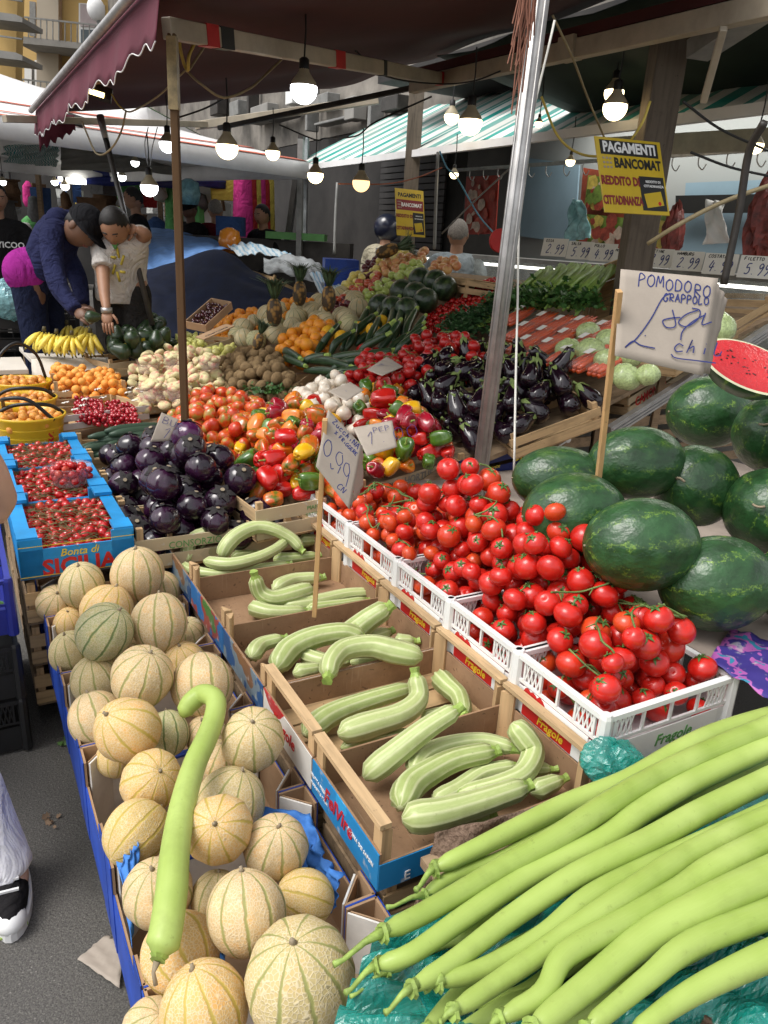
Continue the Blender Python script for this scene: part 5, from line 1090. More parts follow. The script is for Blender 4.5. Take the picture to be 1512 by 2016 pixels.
r_ = rootm('carton_lid', frame(PD(402, 668, 4.4), PD(466, 640, 4.5)-PD(402, 668, 4.4), PD(386, 650, 4.6)-PD(402, 668, 4.4)), 'open brown carton lid lettered Cherrylane leaning over the pears', 'carton'); MB().box((.10, .05, 0), (.21, .11, .006)).build('lid', CARD, r_)
text('Cherrylane', .034, BLK, r_, frame((.10, .03, .0035), (1, 0, 0), (0, 1, 0)), bold=.01)
r_ = rootm('printed_strip', frame(hit(388, 708, -.01), hit(460, 690, 0)-hit(388, 708, -.01), (0, 0, 1)), 'crate edge strip with red capital lettering below the pears', 'crate strip'); MB().box((.12, .02, 0), (.24, .04, .005)).build('strip', WX, r_); text('ANONICA', .034, RED, r_, frame((.11, .02, .003), (1, 0, 0), (0, 1, 0)), bold=.02)
# charentais melons, pineapples, oranges, yellow melons
MBM = [MB().ball((0, 0, 0), 1, 28, 16, lambda th, v, r, z: (r*(1+.025*math.cos(10*th)), z*.98)).mesh('small_melon', MEL_, True) for MEL_ in (MELB,)]
YMM = [MB().ball((0, 0, 0), 1, 24, 14, lambda th, v, r, z: (r*(1+.02*math.cos(9*th)), z*1.15)).mesh('yellow_melon', YMEL, True)]
pile([(462, 660), (500, 635), (570, 618), (610, 600), (690, 592), (722, 615), (718, 640), (640, 655), (540, 670), (480, 680)], 40, (600, 625), .05, MBM, 'small_melon', 'pale round melon with grey green ribs in the heap behind the oranges', 'melon', 'ribbed melons in the middle distance', seed=61, rotf=upish(.5), slope=1.0, lip=.03)
pile([(545, 672), (600, 645), (655, 640), (662, 672), (600, 702), (555, 700)], 25, (600, 675), .11, [lowball(i, 1, 1, 16, 10, ORAN, .01, 'orange') for i in range(2)], 'orange', 'bright orange heaped in front of the ribbed melons', 'orange', 'oranges in front of the melons', seed=62, rotf=anyrot, slope=1.4, lip=.04)
OM = [lowball(i, 1, 1, 14, 9, ORAN, .01, 'orange') for i in range(2)]
pile([(418, 640), (455, 620), (520, 612), (526, 628), (470, 650), (430, 655)], 17, (470, 635), .09, OM, 'orange', 'small orange beside the pineapple at the left of the melons', 'orange', 'small oranges by the pineapple', seed=63, rotf=anyrot)
pile([(535, 620), (560, 595), (620, 590), (630, 605), (585, 612), (560, 628)], 16, (585, 602), .09, OM, 'orange', 'small orange behind the ribbed melons', 'orange', 'small oranges behind the melons', seed=64, rotf=anyrot)
for k, (px, py) in enumerate([(646, 657), (672, 665), (708, 648), (735, 652), (752, 636), (770, 648)]):
    p = hit(px, py, .09); o = inst(YMM[0], 'yellow_melon', p, upish(.7)(0, 0), 14.5*proj(p)[2]/F); tag(o, ['yellow melon at the left next to the oranges', 'yellow melon behind the first dark zucchini', 'yellow melon between the leaning zucchini', 'yellow melon right of the middle zucchini', 'rear yellow melon under the small watermelons', 'yellow melon at the far right of its group'][k], 'melon', 'smooth yellow melons')
def pineapple(px, py, h_px, l, tilt=0, lie=False):
    p = hit(px, py, .22 if not lie else .2); d = proj(p)[2]; H = h_px*1.3*d/F; o = root('pineapple', p, l, 'pineapple', 'pineapples on the display'); o.rotation_euler = (0, (1.2 if lie else tilt), 0)
    def fn(th, v, r, z): return r**.7*(.94+.04*math.cos(13*th+v*26)), z
    MB().ball((0, 0, 0), (H*.20, H*.20, H*.34), 26, 16, fn).build('fruit', PINE, o, True); b = MB(); g = random.Random(px)
    for k in range(46):
        a = k*2.4; u = k/46; L = H*(.95-.4*u)*g.uniform(.8, 1.1); sp = .95*(1-u)+.08; e = Vector((math.cos(a), math.sin(a), 0)); t = Vector((-e.y, e.x, 0)); z0 = H*.30
        q = [Vector((0, 0, z0))+e*H*.05, Vector((0, 0, z0+L*.45))+e*L*.30*sp, Vector((0, 0, z0+L*.85*(1-.35*sp)))+e*L*.75*sp]; wd = H*.045
        o0 = len(b.v)
        for i, pp in enumerate(q): ww = wd*(1, .8, .05)[i]; b.v += [tuple(pp-t*ww), tuple(pp-e*wd*.3), tuple(pp+t*ww)]
        for i in range(2):
            for z in (0, 1): b.f.append((o0+3*i+z, o0+3*i+z+1, o0+3*i+z+4, o0+3*i+z+3)); b.mi.append(0); b.uv.append([(0, 0)]*4)
    b.build('crown', PLEAF, o)
for a in [(540, 615, 62, 'upright pineapple at the left edge of the melons'), (590, 578, 54, 'pineapple with a paper tag near the blue tarpaulin'), (647, 588, 56, 'dark pineapple in front of the apples'), (508, 672, 40, 'pineapple sunk between melons and kiwis, only its crown up', .3), (762, 494, 52, 'pineapple lying on top behind the apples', 0, True)]: pineapple(*a)
# apples in rows
AM = {k: apple_me(m)[:2] for k, m in dict(yellow=AYEL, red=ARED, green=AGRN, dark=ADRK, blushed=APIN).items()}
regs = [('dark', [(642, 612), (672, 585), (705, 600), (672, 618)], 14, 'dark red plum like apple at the left foot of the apple slope'), ('dark', [(690, 560), (745, 505), (775, 500), (760, 520), (715, 560)], 14, 'dark red apple along the left edge of the apple slope'),
 ('yellow', [(668, 575), (705, 540), (722, 550), (700, 578)], 17, 'yellow apple in the lower left of the slope'), ('yellow', [(720, 545), (775, 498), (800, 495), (800, 515), (755, 535), (735, 552)], 16, 'yellow apple at the top of the slope'),
 ('red', [(658, 590), (690, 575), (745, 545), (742, 572), (700, 598), (668, 605)], 17, 'red apple in the lower middle rows'), ('blushed', [(732, 545), (760, 520), (800, 512), (835, 500), (840, 515), (775, 545), (745, 548)], 18, 'blushed orange red apple in the upper rows'),
 ('green', [(697, 600), (735, 565), (770, 555), (775, 570), (725, 600), (700, 608)], 16, 'green apple in the lower right rows'), ('green', [(768, 548), (800, 530), (828, 517), (830, 535), (800, 550), (775, 552)], 17, 'green apple in the upper right rows'), ('blushed', [(845, 530), (875, 515), (900, 518), (902, 532), (850, 542)], 19, 'large red apple in the box at the top right')]
for k, (c, P, px, l) in enumerate(regs):
    pile(P, px, P[0], .035, AM[c], 'apple', l, 'apple', c+' apples, patch %s' % ['one', 'two', 'three', 'four', 'five', 'six', 'seven', 'eight', 'nine'][k], base=lambda s, t: surf(t)+.04, dz=.06, seed=70+k, rotf=upish(.5), squeeze=.97, lip=.02, jit=.05)
# small striped watermelons
WMS = MB().ball((0, 0, 0), 1, 32, 18).mesh('small_watermelon', WMELS, True); nm9 = ['lower left', 'lower middle', 'lower right', 'middle left', 'centre', 'middle right', 'upper left', 'upper middle', 'upper right']
for (px, py), l in zip([(749, 604), (773, 608), (801, 610), (792, 575), (818, 580), (838, 592), (828, 552), (858, 556), (876, 568)], nm9):
    p = hit(px, py, .12, 3.5); o = inst(WMS, 'small_watermelon', p, upish(.7)(0, 0), 25*proj(p)[2]/F); tag(o, 'small dark striped watermelon, %s of the nine on the slope' % l, 'watermelon', 'small watermelons on the slope')
# dark zucchini
g = random.Random(8)
dz = [((705, 668), (722, 612), 8), ((728, 665), (752, 600), 8), ((752, 668), (775, 606), 8), ((775, 672), (792, 606), 8), ((798, 668), (818, 612), 8), ((738, 676), (768, 640), 9), ((620, 700), (665, 640), 7), ((650, 700), (690, 655), 7), ((672, 690), (735, 622), 8), ((700, 680), (735, 650), 7), ((720, 690), (745, 628), 7), ((745, 690), (785, 635), 8), ((760, 640), (785, 590), 8), ((790, 660), (805, 600), 7), ((640, 710), (725, 695), 9), ((610, 712), (690, 722), 9), ((650, 730), (760, 700), 9), ((590, 715), (640, 700), 8), ((560, 690), (590, 705), 8), ((700, 715), (770, 690), 8), ((765, 690), (800, 660), 7), ((775, 700), (830, 650), 7), ((790, 690), (830, 640), 7), ((600, 730), (680, 735), 8), ((640, 745), (720, 725), 8), ((680, 690), (700, 640), 7), ((815, 670), (835, 625), 7), ((740, 660), (760, 610), 7), ((705, 700), (760, 660), 8), ((630, 690), (650, 655), 7), ((560, 700), (600, 720), 7), ((690, 735), (745, 712), 8)]
for k, (a, b_, r) in enumerate(dz):
    A, B = hit(*a, .05), hit(*b_, .14 if b_[1] < a[1]-30 else .08); mid = (A+B)/2; mid.z += .015; bend = Vector((g.uniform(-.02, .02), g.uniform(-.02, .02), g.uniform(0, .02))); C = catmull([A, (A*.65+B*.35)+bend, (A*.3+B*.7)+bend*.6, B], 4); rr = r*proj(mid)[2]/F
    o = root('dark_zucchini', mid, 'dark green zucchini in the tangled heap behind the rear tomatoes', 'zucchini', 'dark zucchini heap'); MB().tube([p-mid for p in C], [rr*x for x in interp_r([.5, 1.05, 1.1, 1, .9, .75], len(C))], 10, True, .04, 7).build('body', DZUC, o, True)
    dv = (C[-1]-C[-2]).normalized(); MB().tube([C[-1]-mid, C[-1]-mid+dv*rr*1.6], [rr*.6, rr*.5], 6).build('stem', ZSTEM, o)
# rear vine tomatoes
RT_ = retint(TOMS[:3], TOMD, 'tomato')
crate_px((735, 775), (880, 700), .3, .1, 'wooden crate among the rear tomatoes', .86, .98)
rear, _ = pile([(640, 745), (690, 720), (705, 665), (740, 668), (760, 700), (800, 665), (880, 655), (965, 670), (985, 690), (960, 720), (880, 735), (800, 775), (760, 785), (700, 765)], 23, (850, 700), .14, RT_, 'tomato', 'deep red vine tomato in the rear heap under the celery side', 'tomato', 'rear vine tomatoes', seed=81, rotf=tomrot, slope=1., cal=CALX, calp=.5, tries=7000, cap=max(20, 300-len(FT)), squeeze=.95)
vines(rear, 14, 'vine_stem', 'green vine stem among the rear tomatoes', 'green stems on the rear tomatoes', VINE, .0022, seed=5)
# long aubergines
eg, _ = pile([(765, 790), (800, 745), (870, 715), (950, 705), (1010, 690), (1080, 720), (1165, 760), (1140, 778), (1050, 800), (1030, 822), (910, 852), (880, 835), (790, 815)], 43, (980, 790), .15, EGGS, 'aubergine', 'long glossy black aubergine with a green cap in the heap behind the silver pole', 'aubergine', 'long aubergines', dz=.02, seed=82, rest=1.12, slope=1.2, lip=.05, base=lambda s, t: surf(t)-.08, cal=ECALS, squeeze=.92,
   rotf=lambda s, t: Vector((0, 0, 1)).rotation_difference(Vector((RNG.normal()*.7-.2, RNG.normal()*.5+.45, .55)).normalized())@Quaternion((0, 0, 1), RNG.uniform(0, 6)))
c = crate_px((905, 905), (1078, 862), .34, .13, 'wooden crate of aubergines with navy strip and yellow lettering', .76, .83, lab=NAVY)
text('Siciliani', .075, YEL, c, TXF(.36, .085), sx=.9, shear=.25, bold=.012); text('Naturalmente', .026, YEL, c, TXF(.12, .06), shear=.2)
b = MB(); b.tube([(0, -.002, 0), (.035, -.002, .012)], .004, 6); b.ball((.05, -.002, .02), (.016, .003, .016), 14, 8); b.build('cart_emblem', WHI, c).location = (.50, -.003, .08)
for k in range(3): crate_px((940, 925+40*k), (1078, 895+40*k), .30, .11, 'grey slatted crate under the Siciliani crate, layer %s' % ['one', 'two', 'three'][k], .70-.13*k, .74-.13*k, wood_=WOLD)
crate_px((930, 800), (1060, 775), .30, .12, 'broken wooden crate between the aubergine heaps', .95, 1.0); 
# ---------- bright blue cartons of cherry tomatoes ----------
SB = [2.40, 2.87, 3.32, 3.72]; ct = [lowball(i, 1, 1.22, 10, 8, CTOM, .02, 'cherry_tomato') for i in range(2)]
cts = []
for i in range(3):
    w, d, h = .345, SB[i+1]-SB[i]-.006, .12; r = rootm('tomato_carton', smat(SB[i], .09, .665-h), ['bright blue carton of cherry tomatoes lettered SICILIA on its front', 'bright blue carton of cherry tomatoes, second behind the lettered one', 'farthest bright blue carton of cherry tomatoes under the clear punnet'][i], 'carton', 'bright blue cartons of cherry tomatoes')
    MB().box((w/2, d/2, .004), (w, d, .008)).build('floor', CARD, r)
    for x, sg in ((0, 1), (w, -1)):
        b = MB().box((x+sg*.003, d/2, h/2), (.006, d, h)); b.box((x+sg*.022, d/2-.0, h+.001), (.044, d*.62, .005)); 
        for yy in (.045, d-.045): b.box((x+sg*.03, yy, h+.012), (.06, .085, .012))
        b.mat(1).box((x+sg*.007, d/2, h/2), (.002, d-.02, h-.01)); b.build('side_wall', [SKY, CARD], r)
    for y, sg in ((0, 1), (d, -1)):
        b = MB().box((w/2, y+sg*.003, h*.40), (w-.004, .006, h*.80)); b.box((.035, y+sg*.0035, h/2+.006), (.07, .007, h+.012)); b.box((w-.035, y+sg*.0035, h/2+.006), (.07, .007, h+.012)); b.mat(1).box((w/2, y+sg*.0085, h*.38), (w-.02, .002, h*.7)); b.build('end_wall', [SKY, CARD], r)
    text('SICILIA', .072, RED, r, TXF(.175, .030, -.0012), bold=.035, sx=1.0); text('Bonta di', .034, YEL, r, TXF(.175, .076, -.0012), shear=.3, bold=.01)
    if i == 0:
        for z in (.108, .008): MB().bar((.0, -.0015, z), (w, -.0015, z), .001, .002).build('yellow_line', YEL, r)
    Q = [(SB[i]+.02, .12), (SB[i]+.02, .40), (SB[i]+d-.02, .40), (SB[i]+d-.02, .12)]
    it = pack(Q, .0155, lambda s, t: .59, lambda s, t: .035, 1500, 7, 90+i, .9, .15, 40); it = visible(it, .85, 1); cts.append(it)
    scatter(it[:], ct, 'cherry_tomato', 'small red cherry tomato among stems in the %s bright blue carton' % ['nearest', 'middle', 'farthest'][i], 'tomato on stem', 'cherry tomatoes, %s carton' % ['nearest', 'middle', 'farthest'][i], 1., anyrot, cap=[100, 70, 40][i])
    g = random.Random(i)
    b = MB()
    for k in range(190):
        s0, t0 = g.uniform(Q[0][0], Q[2][0]), g.uniform(.125, .395); a = g.uniform(-.6, .6)+PI/2*0; L = g.uniform(.03, .075); p = W(s0, t0, .640+g.uniform(0, .012)); e = Vector((math.cos(STALL+a), math.sin(STALL+a), 0))*L
        b.tube([p, p+e*.5+Vector((0, 0, g.uniform(-.004, .010))), p+e+Vector((g.uniform(-.01, .01), g.uniform(-.01, .01), -.012))], .0013, 4)
    tag(b.build('tomato_stems', DVINE), 'tangle of thin dry stems over the cherry tomatoes in the %s blue carton' % ['nearest', 'middle', 'farthest'][i], 'stems', None, 'stuff')
for i in range(3):
    for k in range(3): slat_crate(smat(SB[i]+.01, .10, .53-.15*(k+1)), .33, .42, .12, 'old crate under the bright blue cartons, column %s, %s' % (['one', 'two', 'three'][i], ['upper', 'middle', 'lowest'][k]), wood_=WOLD, group='old crates under the blue cartons')
p = PZ(137, 925, .71); d = proj(p)[2]; R_ = 40*d/F; o = root('clear_punnet', p, 'clear plastic punnet heaped with cherry tomatoes on the farthest blue carton', 'punnet'); MB().lathe([(.001, -.055), (R_*.75, -.055), (R_*.8, -.05), (R_*.98, .012), (R_*1.06, .016), (R_*1.04, .02)], 28).build('tub', TUB, o, True)
s0, t0 = st(p); Q = [(s0+R_*.9*math.cos(a), t0+R_*.9*math.sin(a)) for a in np.linspace(0, 2*PI, 13)[:-1]]
it = pack(Q, .0135, lambda s, t: .665, lambda s, t: .035+.5*pdist(s, t, Q), 900, 6, 4, .95, .1, 40); it = visible(it, .8, 1); scatter(it, ct, 'cherry_tomato', 'shiny cherry tomato heaped in the clear plastic punnet', 'tomato', 'cherry tomatoes in the punnet', 1., anyrot, cap=90)
crate_px((-40, 935), (178, 905), .34, .08, 'empty pale wooden tray behind the bright blue cartons', .60, .60)
# left edge: blue crate of greens on black crates, black crates at the back
plastic_crate(smat(2.30, -.35, .42), .40, .58, .18, 'blue plastic crate of green herbs at the left edge', BPL, 'plastic_crate', None, card=False)
for k in range(2): plastic_crate(smat(2.30, -.35, .20-.19*k), .40, .58, .18, 'black plastic crate under the blue herb crate, %s' % ['upper', 'lower'][k], KPL, 'plastic_crate', None, card=False)
lfc = leafclump(220, (.10, .14, .03), .016, CLEAF, 8); tag(inst(lfc, 'green_herbs', W(2.55, -.13, .53), (0, 0, STALL)), 'green herbs filling the blue plastic crate', 'herbs')
_s, _t = st(PD(-25, 660, 5.5))
for k in range(6): plastic_crate(smat(_s, _t, .12+.145*k), .62, .42, .14, 'black plastic crate in the stack left of the bananas, number %s from the ground' % ['one', 'two', 'three', 'four', 'five', 'six'][k], KPL, 'plastic_crate', 'stack of black crates at the left', card=False)
crumple('plastic_bag', 24, 590, 1.06, .15, .15, .14, BBAG, 'bulging pale blue plastic bag of produce on the black crates', 'plastic bag', 11)
# ---------- watermelons ----------
bt = root('melon_table', W(.95, 1.505, .70), 'pale board carrying the big watermelons', 'table'); bt.rotation_euler = (0, 0, STALL)
MB().box((.85, .77, -.012), (1.70, 1.53, .022)).build('top', plain('pale_board', (.34, .28, .235), .8, .2, 5, .1), bt)
for x in (.05, .8, 1.6):
    for y in (.08, 1.4): MB().box((x, y, -.36), (.05, .05, .67)).build('leg', WOLD, bt)
WMM = MB().ball((0, 0, 0), 1, 48, 26, lambda th, v, r, z: (r*(1+.006*math.cos(9*th)), z)).mesh('watermelon', WMEL, True)
wm = [(1105, 950, 97, 66, (1, .12), 'watermelon at the back left, behind another one'), (1128, 1008, 104, 84, (1, -.1), 'watermelon behind the tomatoes at the left front'), (1262, 1072, 115, 92, (1, -.05), 'large dark watermelon right of the price stick'), (1255, 912, 97, 72, (1, -.1), 'dark ridged watermelon in the middle row left'),
 (1370, 957, 95, 80, (.75, .45), 'watermelon with a curly stalk facing left, in the centre of the pile'), (1395, 812, 82, 70, (1, 0), 'dark watermelon directly below the cut one'), (1522, 856, 92, 76, (.5, .5), 'watermelon at the right edge with a stalk, upper row'), (1510, 1005, 100, 84, (.5, .3), 'watermelon at the right edge with a long stalk, middle row'), (1410, 1148, 114, 94, (1, -.25), 'big watermelon with bright green marbling at the front right'), (1600, 1150, 110, 95, (1, 0), 'watermelon just outside the right edge'), (1640, 900, 100, 85, (1, 0), 'watermelon beyond the right edge, upper row')]
WP = []
for (px, py, a, b_, ax, l) in wm: WP.append([PD(px, py, F*.145/a), .145, a, b_])
for it_ in range(30):
    for i in range(len(WP)):
        for j in range(i):
            dv = WP[i][0]-WP[j][0]; L = dv.length; ov = .212-L
            if ov > 0: dv = dv/L*ov*.3; WP[i][0] = WP[i][0]+dv; WP[j][0] = WP[j][0]-dv
        WP[i][0].z = max(WP[i][0].z, .70+.118)
Rg, Up, Fw = Vector(RC[:, 0]), Vector(RC[:, 1]), Vector(RC[:, 2])
for (px, py, a, b_, ax, l), (p, r, _, _) in zip(wm, WP):
    stalk = ax[0] < 1; d = (-Rg*ax[0]*(1 if not stalk else .9)+Up*ax[1]*.25+(Fw*.75 if stalk else Fw*.12)).normalized(); q = Vector((0, 0, 1)).rotation_difference(d)@Quaternion((0, 0, 1), RNG.uniform(0, 6)); k = r*a/((a*a+0)**.5)
    o = inst(WMM, 'watermelon', p, q, (r*b_/a*1.0, r*b_/a*1.0, r*(1.0 if not stalk else 1.0))); tag(o, l, 'watermelon', 'big watermelons piled on the pale board')
    sm = MB().tube(catmull([(0, 0, .97), (0, .02, 1.06), (.10, .06, 1.10), (.22, .04, 1.06)] if stalk else [(0, 0, .98), (.01, 0, 1.02)], 4), [.035]*4+[.022]*(9 if stalk else 1) if False else .028, 7).mesh('stalk', CORK, True); inst(sm, 'stalk', (0, 0, 0), (0, 0, 0), 1, o)
# cut half watermelon
p = PD(1478, 722, 2.12); n = (Up*.62+Fw*.75-Rg*.12).normalized(); m = frame(p, (Rg*.95-Up*.30), n.cross(Rg*.95-Up*.30)); o = rootm('cut_watermelon', m, 'cut watermelon half with its red flesh facing up, on top of the pile', 'watermelon')
R_ = .145; b = MB(); b.ball((0, 0, 0), (R_, R_*.86, R_*.8), 40, 18, lambda th, v, r, z: (r if v < .5 else r*0+1-(v-.5)*.0, z if v < .5 else 0)) if False else None
b.lathe([(.001, -R_*.62), (R_*.35, -R_*.56), (R_*.65, -R_*.40), (R_*.85, -R_*.2), (R_*.97, -.01), (R_, 0)], 48); b.v = [(x, y*.72, z) for x, y, z in b.v]; b.build('rind', WMEL, o, True)
b = MB().lathe([(R_, .0003), (R_*.925, .002)], 48); b.v = [(x, y*.72, z) for x, y, z in b.v]; b.build('white_rind', RINDW, o, True)
b = MB().lathe([(R_*.93, .002), (R_*.6, .005), (R_*.3, .007), (.001, .007)], 48); b.v = [(x, y*.72, z) for x, y, z in b.v]; b.build('flesh', FLESH, o, True)
g = random.Random(2); b = MB()
for k in range(34): a = g.uniform(0, 2*PI); rr = R_*g.uniform(.25, .72); b.ball((rr*math.cos(a), rr*math.sin(a)*.72*.6, .007), (.0035, .0022, .0015), 6, 4)
b.build('seeds', BLK, o)
# floral cloth on the board corner
FLOR = printed('floral_cloth', (.05, .035, .22), [(.45, .12, .40), (.03, .25, .38)], .52, 22); drape('floral_cloth', [PZ(1395, 1300, .712), PZ(1560, 1400, .712), PZ(1600, 1290, .712), PZ(1440, 1235, .712)], FLOR, 'purple floral cloth on the board beside the front tomatoes', 'tablecloth', .006, 16, 3, .002)
# ---------- right hand sloping crates ----------
c = crate_px((1237, 783), (1560, 578), .62, .09, 'long wooden tray of wrapped lettuces with a printed white edge', .98, 1.43, lab=CREAMP, post=.05)
text('CAMONICA', .06, RED, c, TXF(.06, .045), bold=.02, align='LEFT'); text('www.funghitermomagnai.it', .035, BLK, c, TXF(.52, .05), align='LEFT')
crate_px((1330, 700), (1520, 590), .5, .10, 'empty wooden crate with dark slats at the right edge', 1.20, 1.43); crate_px((1140, 640), (1225, 612), .45, .13, 'empty wooden crate right of the celery', 1.22, 1.32)
crate_px((1060, 635), (1215, 690), .5, .10, 'wooden crate of bagged carrots', 1.15, 1.22) if False else None
for (a, b_, z0, z1, dep, l) in [((855, 690), (1060, 620), .98, 1.20, .35, 'wooden crate of leafy greens below the celery'), ((1010, 620), (1120, 585), 1.16, 1.28, .4, 'wooden crate rim under the celery leaves'), ((1085, 700), (1180, 735), 1.03, 1.04, .35, 'wooden crate rim in front of the wrapped lettuces'), ((825, 650), (905, 612), 1.06, 1.16, .35, 'wooden crate of rear cherry tomatoes'), ((920, 580), (1000, 592), 1.25, 1.28, .3, 'wooden rim behind the rear cherry tomatoes'), ((1005, 865), (1180, 800), .86, 1.0, .32, 'long wooden crate side right of the aubergines')]: crate_px(a, b_, dep, .10, l, z0, z1)
rl = root('metal_rail', PS(1200, 850, 2.36), 'ridged aluminium rail rising to the right along the display', 'rail'); A = PS(1200, 850, 2.36)-rl.location; B = PS(1570, 614, 2.36)-rl.location
b = MB().bar(A, B, .03, .05); 
for k in (-1, 0, 1): b.bar(A+Vector((-.0*k, 0, .016*k))-Vector((U2[0], U2[1], 0))*.018, B+Vector((0, 0, .016*k))-Vector((U2[0], U2[1], 0))*.018, .006, .007)
b.build('bar', STEEL, rl)
# celery, greens
g = random.Random(3); cl = [leafclump(130, (.07, .06, .04), .022, CLEAF, 40+i) for i in range(3)]; dl = [leafclump(90, (.05, .05, .025), .016, DLEAF, 60+i) for i in range(3)]
for k in range(13):
    u = k/12; A = hit(1010+u*135+g.uniform(-5, 5), 596-u*2+g.uniform(-8, 8), .10); B = hit(1068+u*132+g.uniform(-5, 5), 533+g.uniform(-8, 8)+abs(u-.5)*8, .13); o = root('celery', A, 'head of celery with thick green stalks in the bundle on the upper right', 'celery', 'celery heads'); D = B-A; b = MB()
    for j in range(7):
        off = Vector((g.uniform(-.02, .02), g.uniform(-.02, .02), g.uniform(-.012, .02))); off2 = off*1.4+Vector((g.uniform(-.03, .03), 0, g.uniform(-.02, .02))); b.tube([off2*1.2-D*.1, off2+D*.45, off*.9+D*.97, off*.6+D*1.02], [.008, .015, .021, .014], 7, True, .12, 4)
    b.build('stalks', CEL, o, True); inst(cl[k % 3], 'leaves', (0, 0, -.01), (0, 0, g.uniform(0, 6)), 1.0, o)
for k in range(26):
    px = 895+g.random()*150; py = 655-(px-895)*.50+g.uniform(-14, 18); p = hit(px, py, .03); o = inst(dl[k % 3], 'leafy_greens', p, (0, 0, g.uniform(0, 6)), 1.15); tag(o, 'bunch of dark leafy greens with pale stalks below the celery', 'greens', 'bunches of leafy greens')
    b = MB(); 
    for j in range(7): a = g.uniform(-.4, .4); b.tube([(0, 0, .01), (.09*math.cos(a), .09*math.sin(a), .03), (.17*math.cos(a), .17*math.sin(a), .035)], .0045, 5)
    s_ = b.build('stalks', CEL, o, True); s_.rotation_euler = (0, -.2, -o.rotation_euler.z+STALL+.2)
# rear cherry tomatoes
ctr = [lowball(5, 1, 1.05, 8, 6, CTOM, .02, 'cherry_tomato')]
for P, l, cp in (([(832, 622), (880, 592), (925, 578), (962, 580), (965, 600), (925, 628), (880, 645), (845, 640)], 'below the small watermelons', 45), ([(930, 565), (950, 552), (985, 545), (992, 568), (960, 575)], 'at the top beside the silver pole', 20)):
    pile(P, 10, (900, 610), .05, ctr, 'cherry_tomato', 'tiny dark red cherry tomato in the crate '+l, 'cherry tomato', 'rear cherry tomatoes '+l, seed=95, rotf=anyrot, lip=.04, cap=cp, minpx=1, tries=2500)
# carrots in bags
for k in range(15):
    i, j = k % 5, k//5; px = 1018+i*40+j*8+g.uniform(-4, 4); py = 618+j*30+i*8+g.uniform(-4, 4); A = hit(px-24, py+18, .09); B = hit(px+28, py-12, .10); o = root('bag_of_carrots', (A+B)/2, 'clear bag of carrots with a white sticker, in the rows below the celery', 'carrots', 'bags of carrots'); m = o.location; D = (B-A)
    D = D.normalized()*.20; sd = D.cross(Vector((0, 0, 1))).normalized(); b = MB()
    for q in range(6): of = sd*((q % 3)-1)*.028+Vector((0, 0, .016*(q//3)-.01)); b.tube([of-D*.5, of-D*.3, of+D*.2, of+D*.52], [.010, .015, .012, .003], 8)
    b.build('carrots', CARR, o, True); b = MB(); b.tube([-D*.62, -D*.5, D*0, D*.45, D*.62], [.02, .047, .05, .042, .015], 12, True, .06, 5); b.v = [(x, y, z*.62) if True else 0 for x, y, z in b.v]; b.build('bag', CBAG, o, True)
    mt = frame(Vector((0, 0, .040)), D, sd if k % 2 else -sd); b = MB(); b.box((0, 0, 0), (.05, .035, .001)); b.v = [tuple(mt@Vector(v)) for v in b.v]; b.build('sticker', WPAPER, o)
# wrapped lettuces
def let_me(i):
    g = random.Random(i); ph = [(g.randint(2, 9), g.uniform(-9, 9), g.uniform(0, 6)) for _ in range(8)]
    return MB().ball((0, 0, 0), 1, 34, 22, lambda th, v, r, z: (r*(1+.05*sum(math.sin(a*th+b*v+c) for a, b, c in ph)/3), z*.82*(1+.04*math.sin(5*th+9*v)))).mesh('wrapped_lettuce', LET, True)
LM = var(3, let_me)
for k, (px, py, w_, l) in enumerate([(1120, 688, 52, 'wrapped lettuce left end of the row'), (1162, 690, 58, 'wrapped lettuce second from the left'), (1158, 655, 50, 'wrapped lettuce in the back beside the carrots'), (1200, 672, 56, 'wrapped lettuce just left of the pomodoro price stick'), (1195, 710, 54, 'wrapped lettuce behind the long wooden tray end'), (1232, 742, 60, 'wrapped lettuce under the lower edge of the big price sign'), (1275, 738, 50, 'wrapped lettuce lowest on the right, under the sign'), (1240, 700, 56, 'wrapped lettuce hidden behind the price sign'), (1410, 645, 76, 'wrapped lettuce right of the big price sign'), (1330, 690, 66, 'wrapped lettuce behind the sign, in the tray')]):
    p = hit(px, py, .10); o = inst(LM[k % 3], 'wrapped_lettuce', p, (g.uniform(-.4, .4), g.uniform(-.4, .4), g.uniform(0, 6)), w_/2*proj(p)[2]/F); tag(o, l, 'lettuce', 'lettuces wrapped in clear film')
# ---------- price signs ----------
SIGNM = {}
def paper(name, q, mat, label, bend=.02, w=None, cat='price sign', back=True):
    """q: four px corners with depth, clockwise from top left"""
    P = [PD(*a) for a in q]; m = frame(P[0], P[1]-P[0], P[0]-P[3]); o = rootm(name, m, label, cat, 'handwritten paper price signs'); inv = m.inverted(); SIGNM[o.name] = inv; L = [inv@p for p in P]
    if w is None: w = 1
    def fn(u, v):
        p = L[0].lerp(L[1], u).lerp(L[3].lerp(L[2], u), v); p.z += bend*(math.sin(u*2.6+v)-.4)*.5*0-bend*u*u*.6; return p
    MB().sheet(14, 10, fn).build('paper', mat, o, True, sol=.0012); return o, L
def sx(L): return (L[1]-L[0]).length
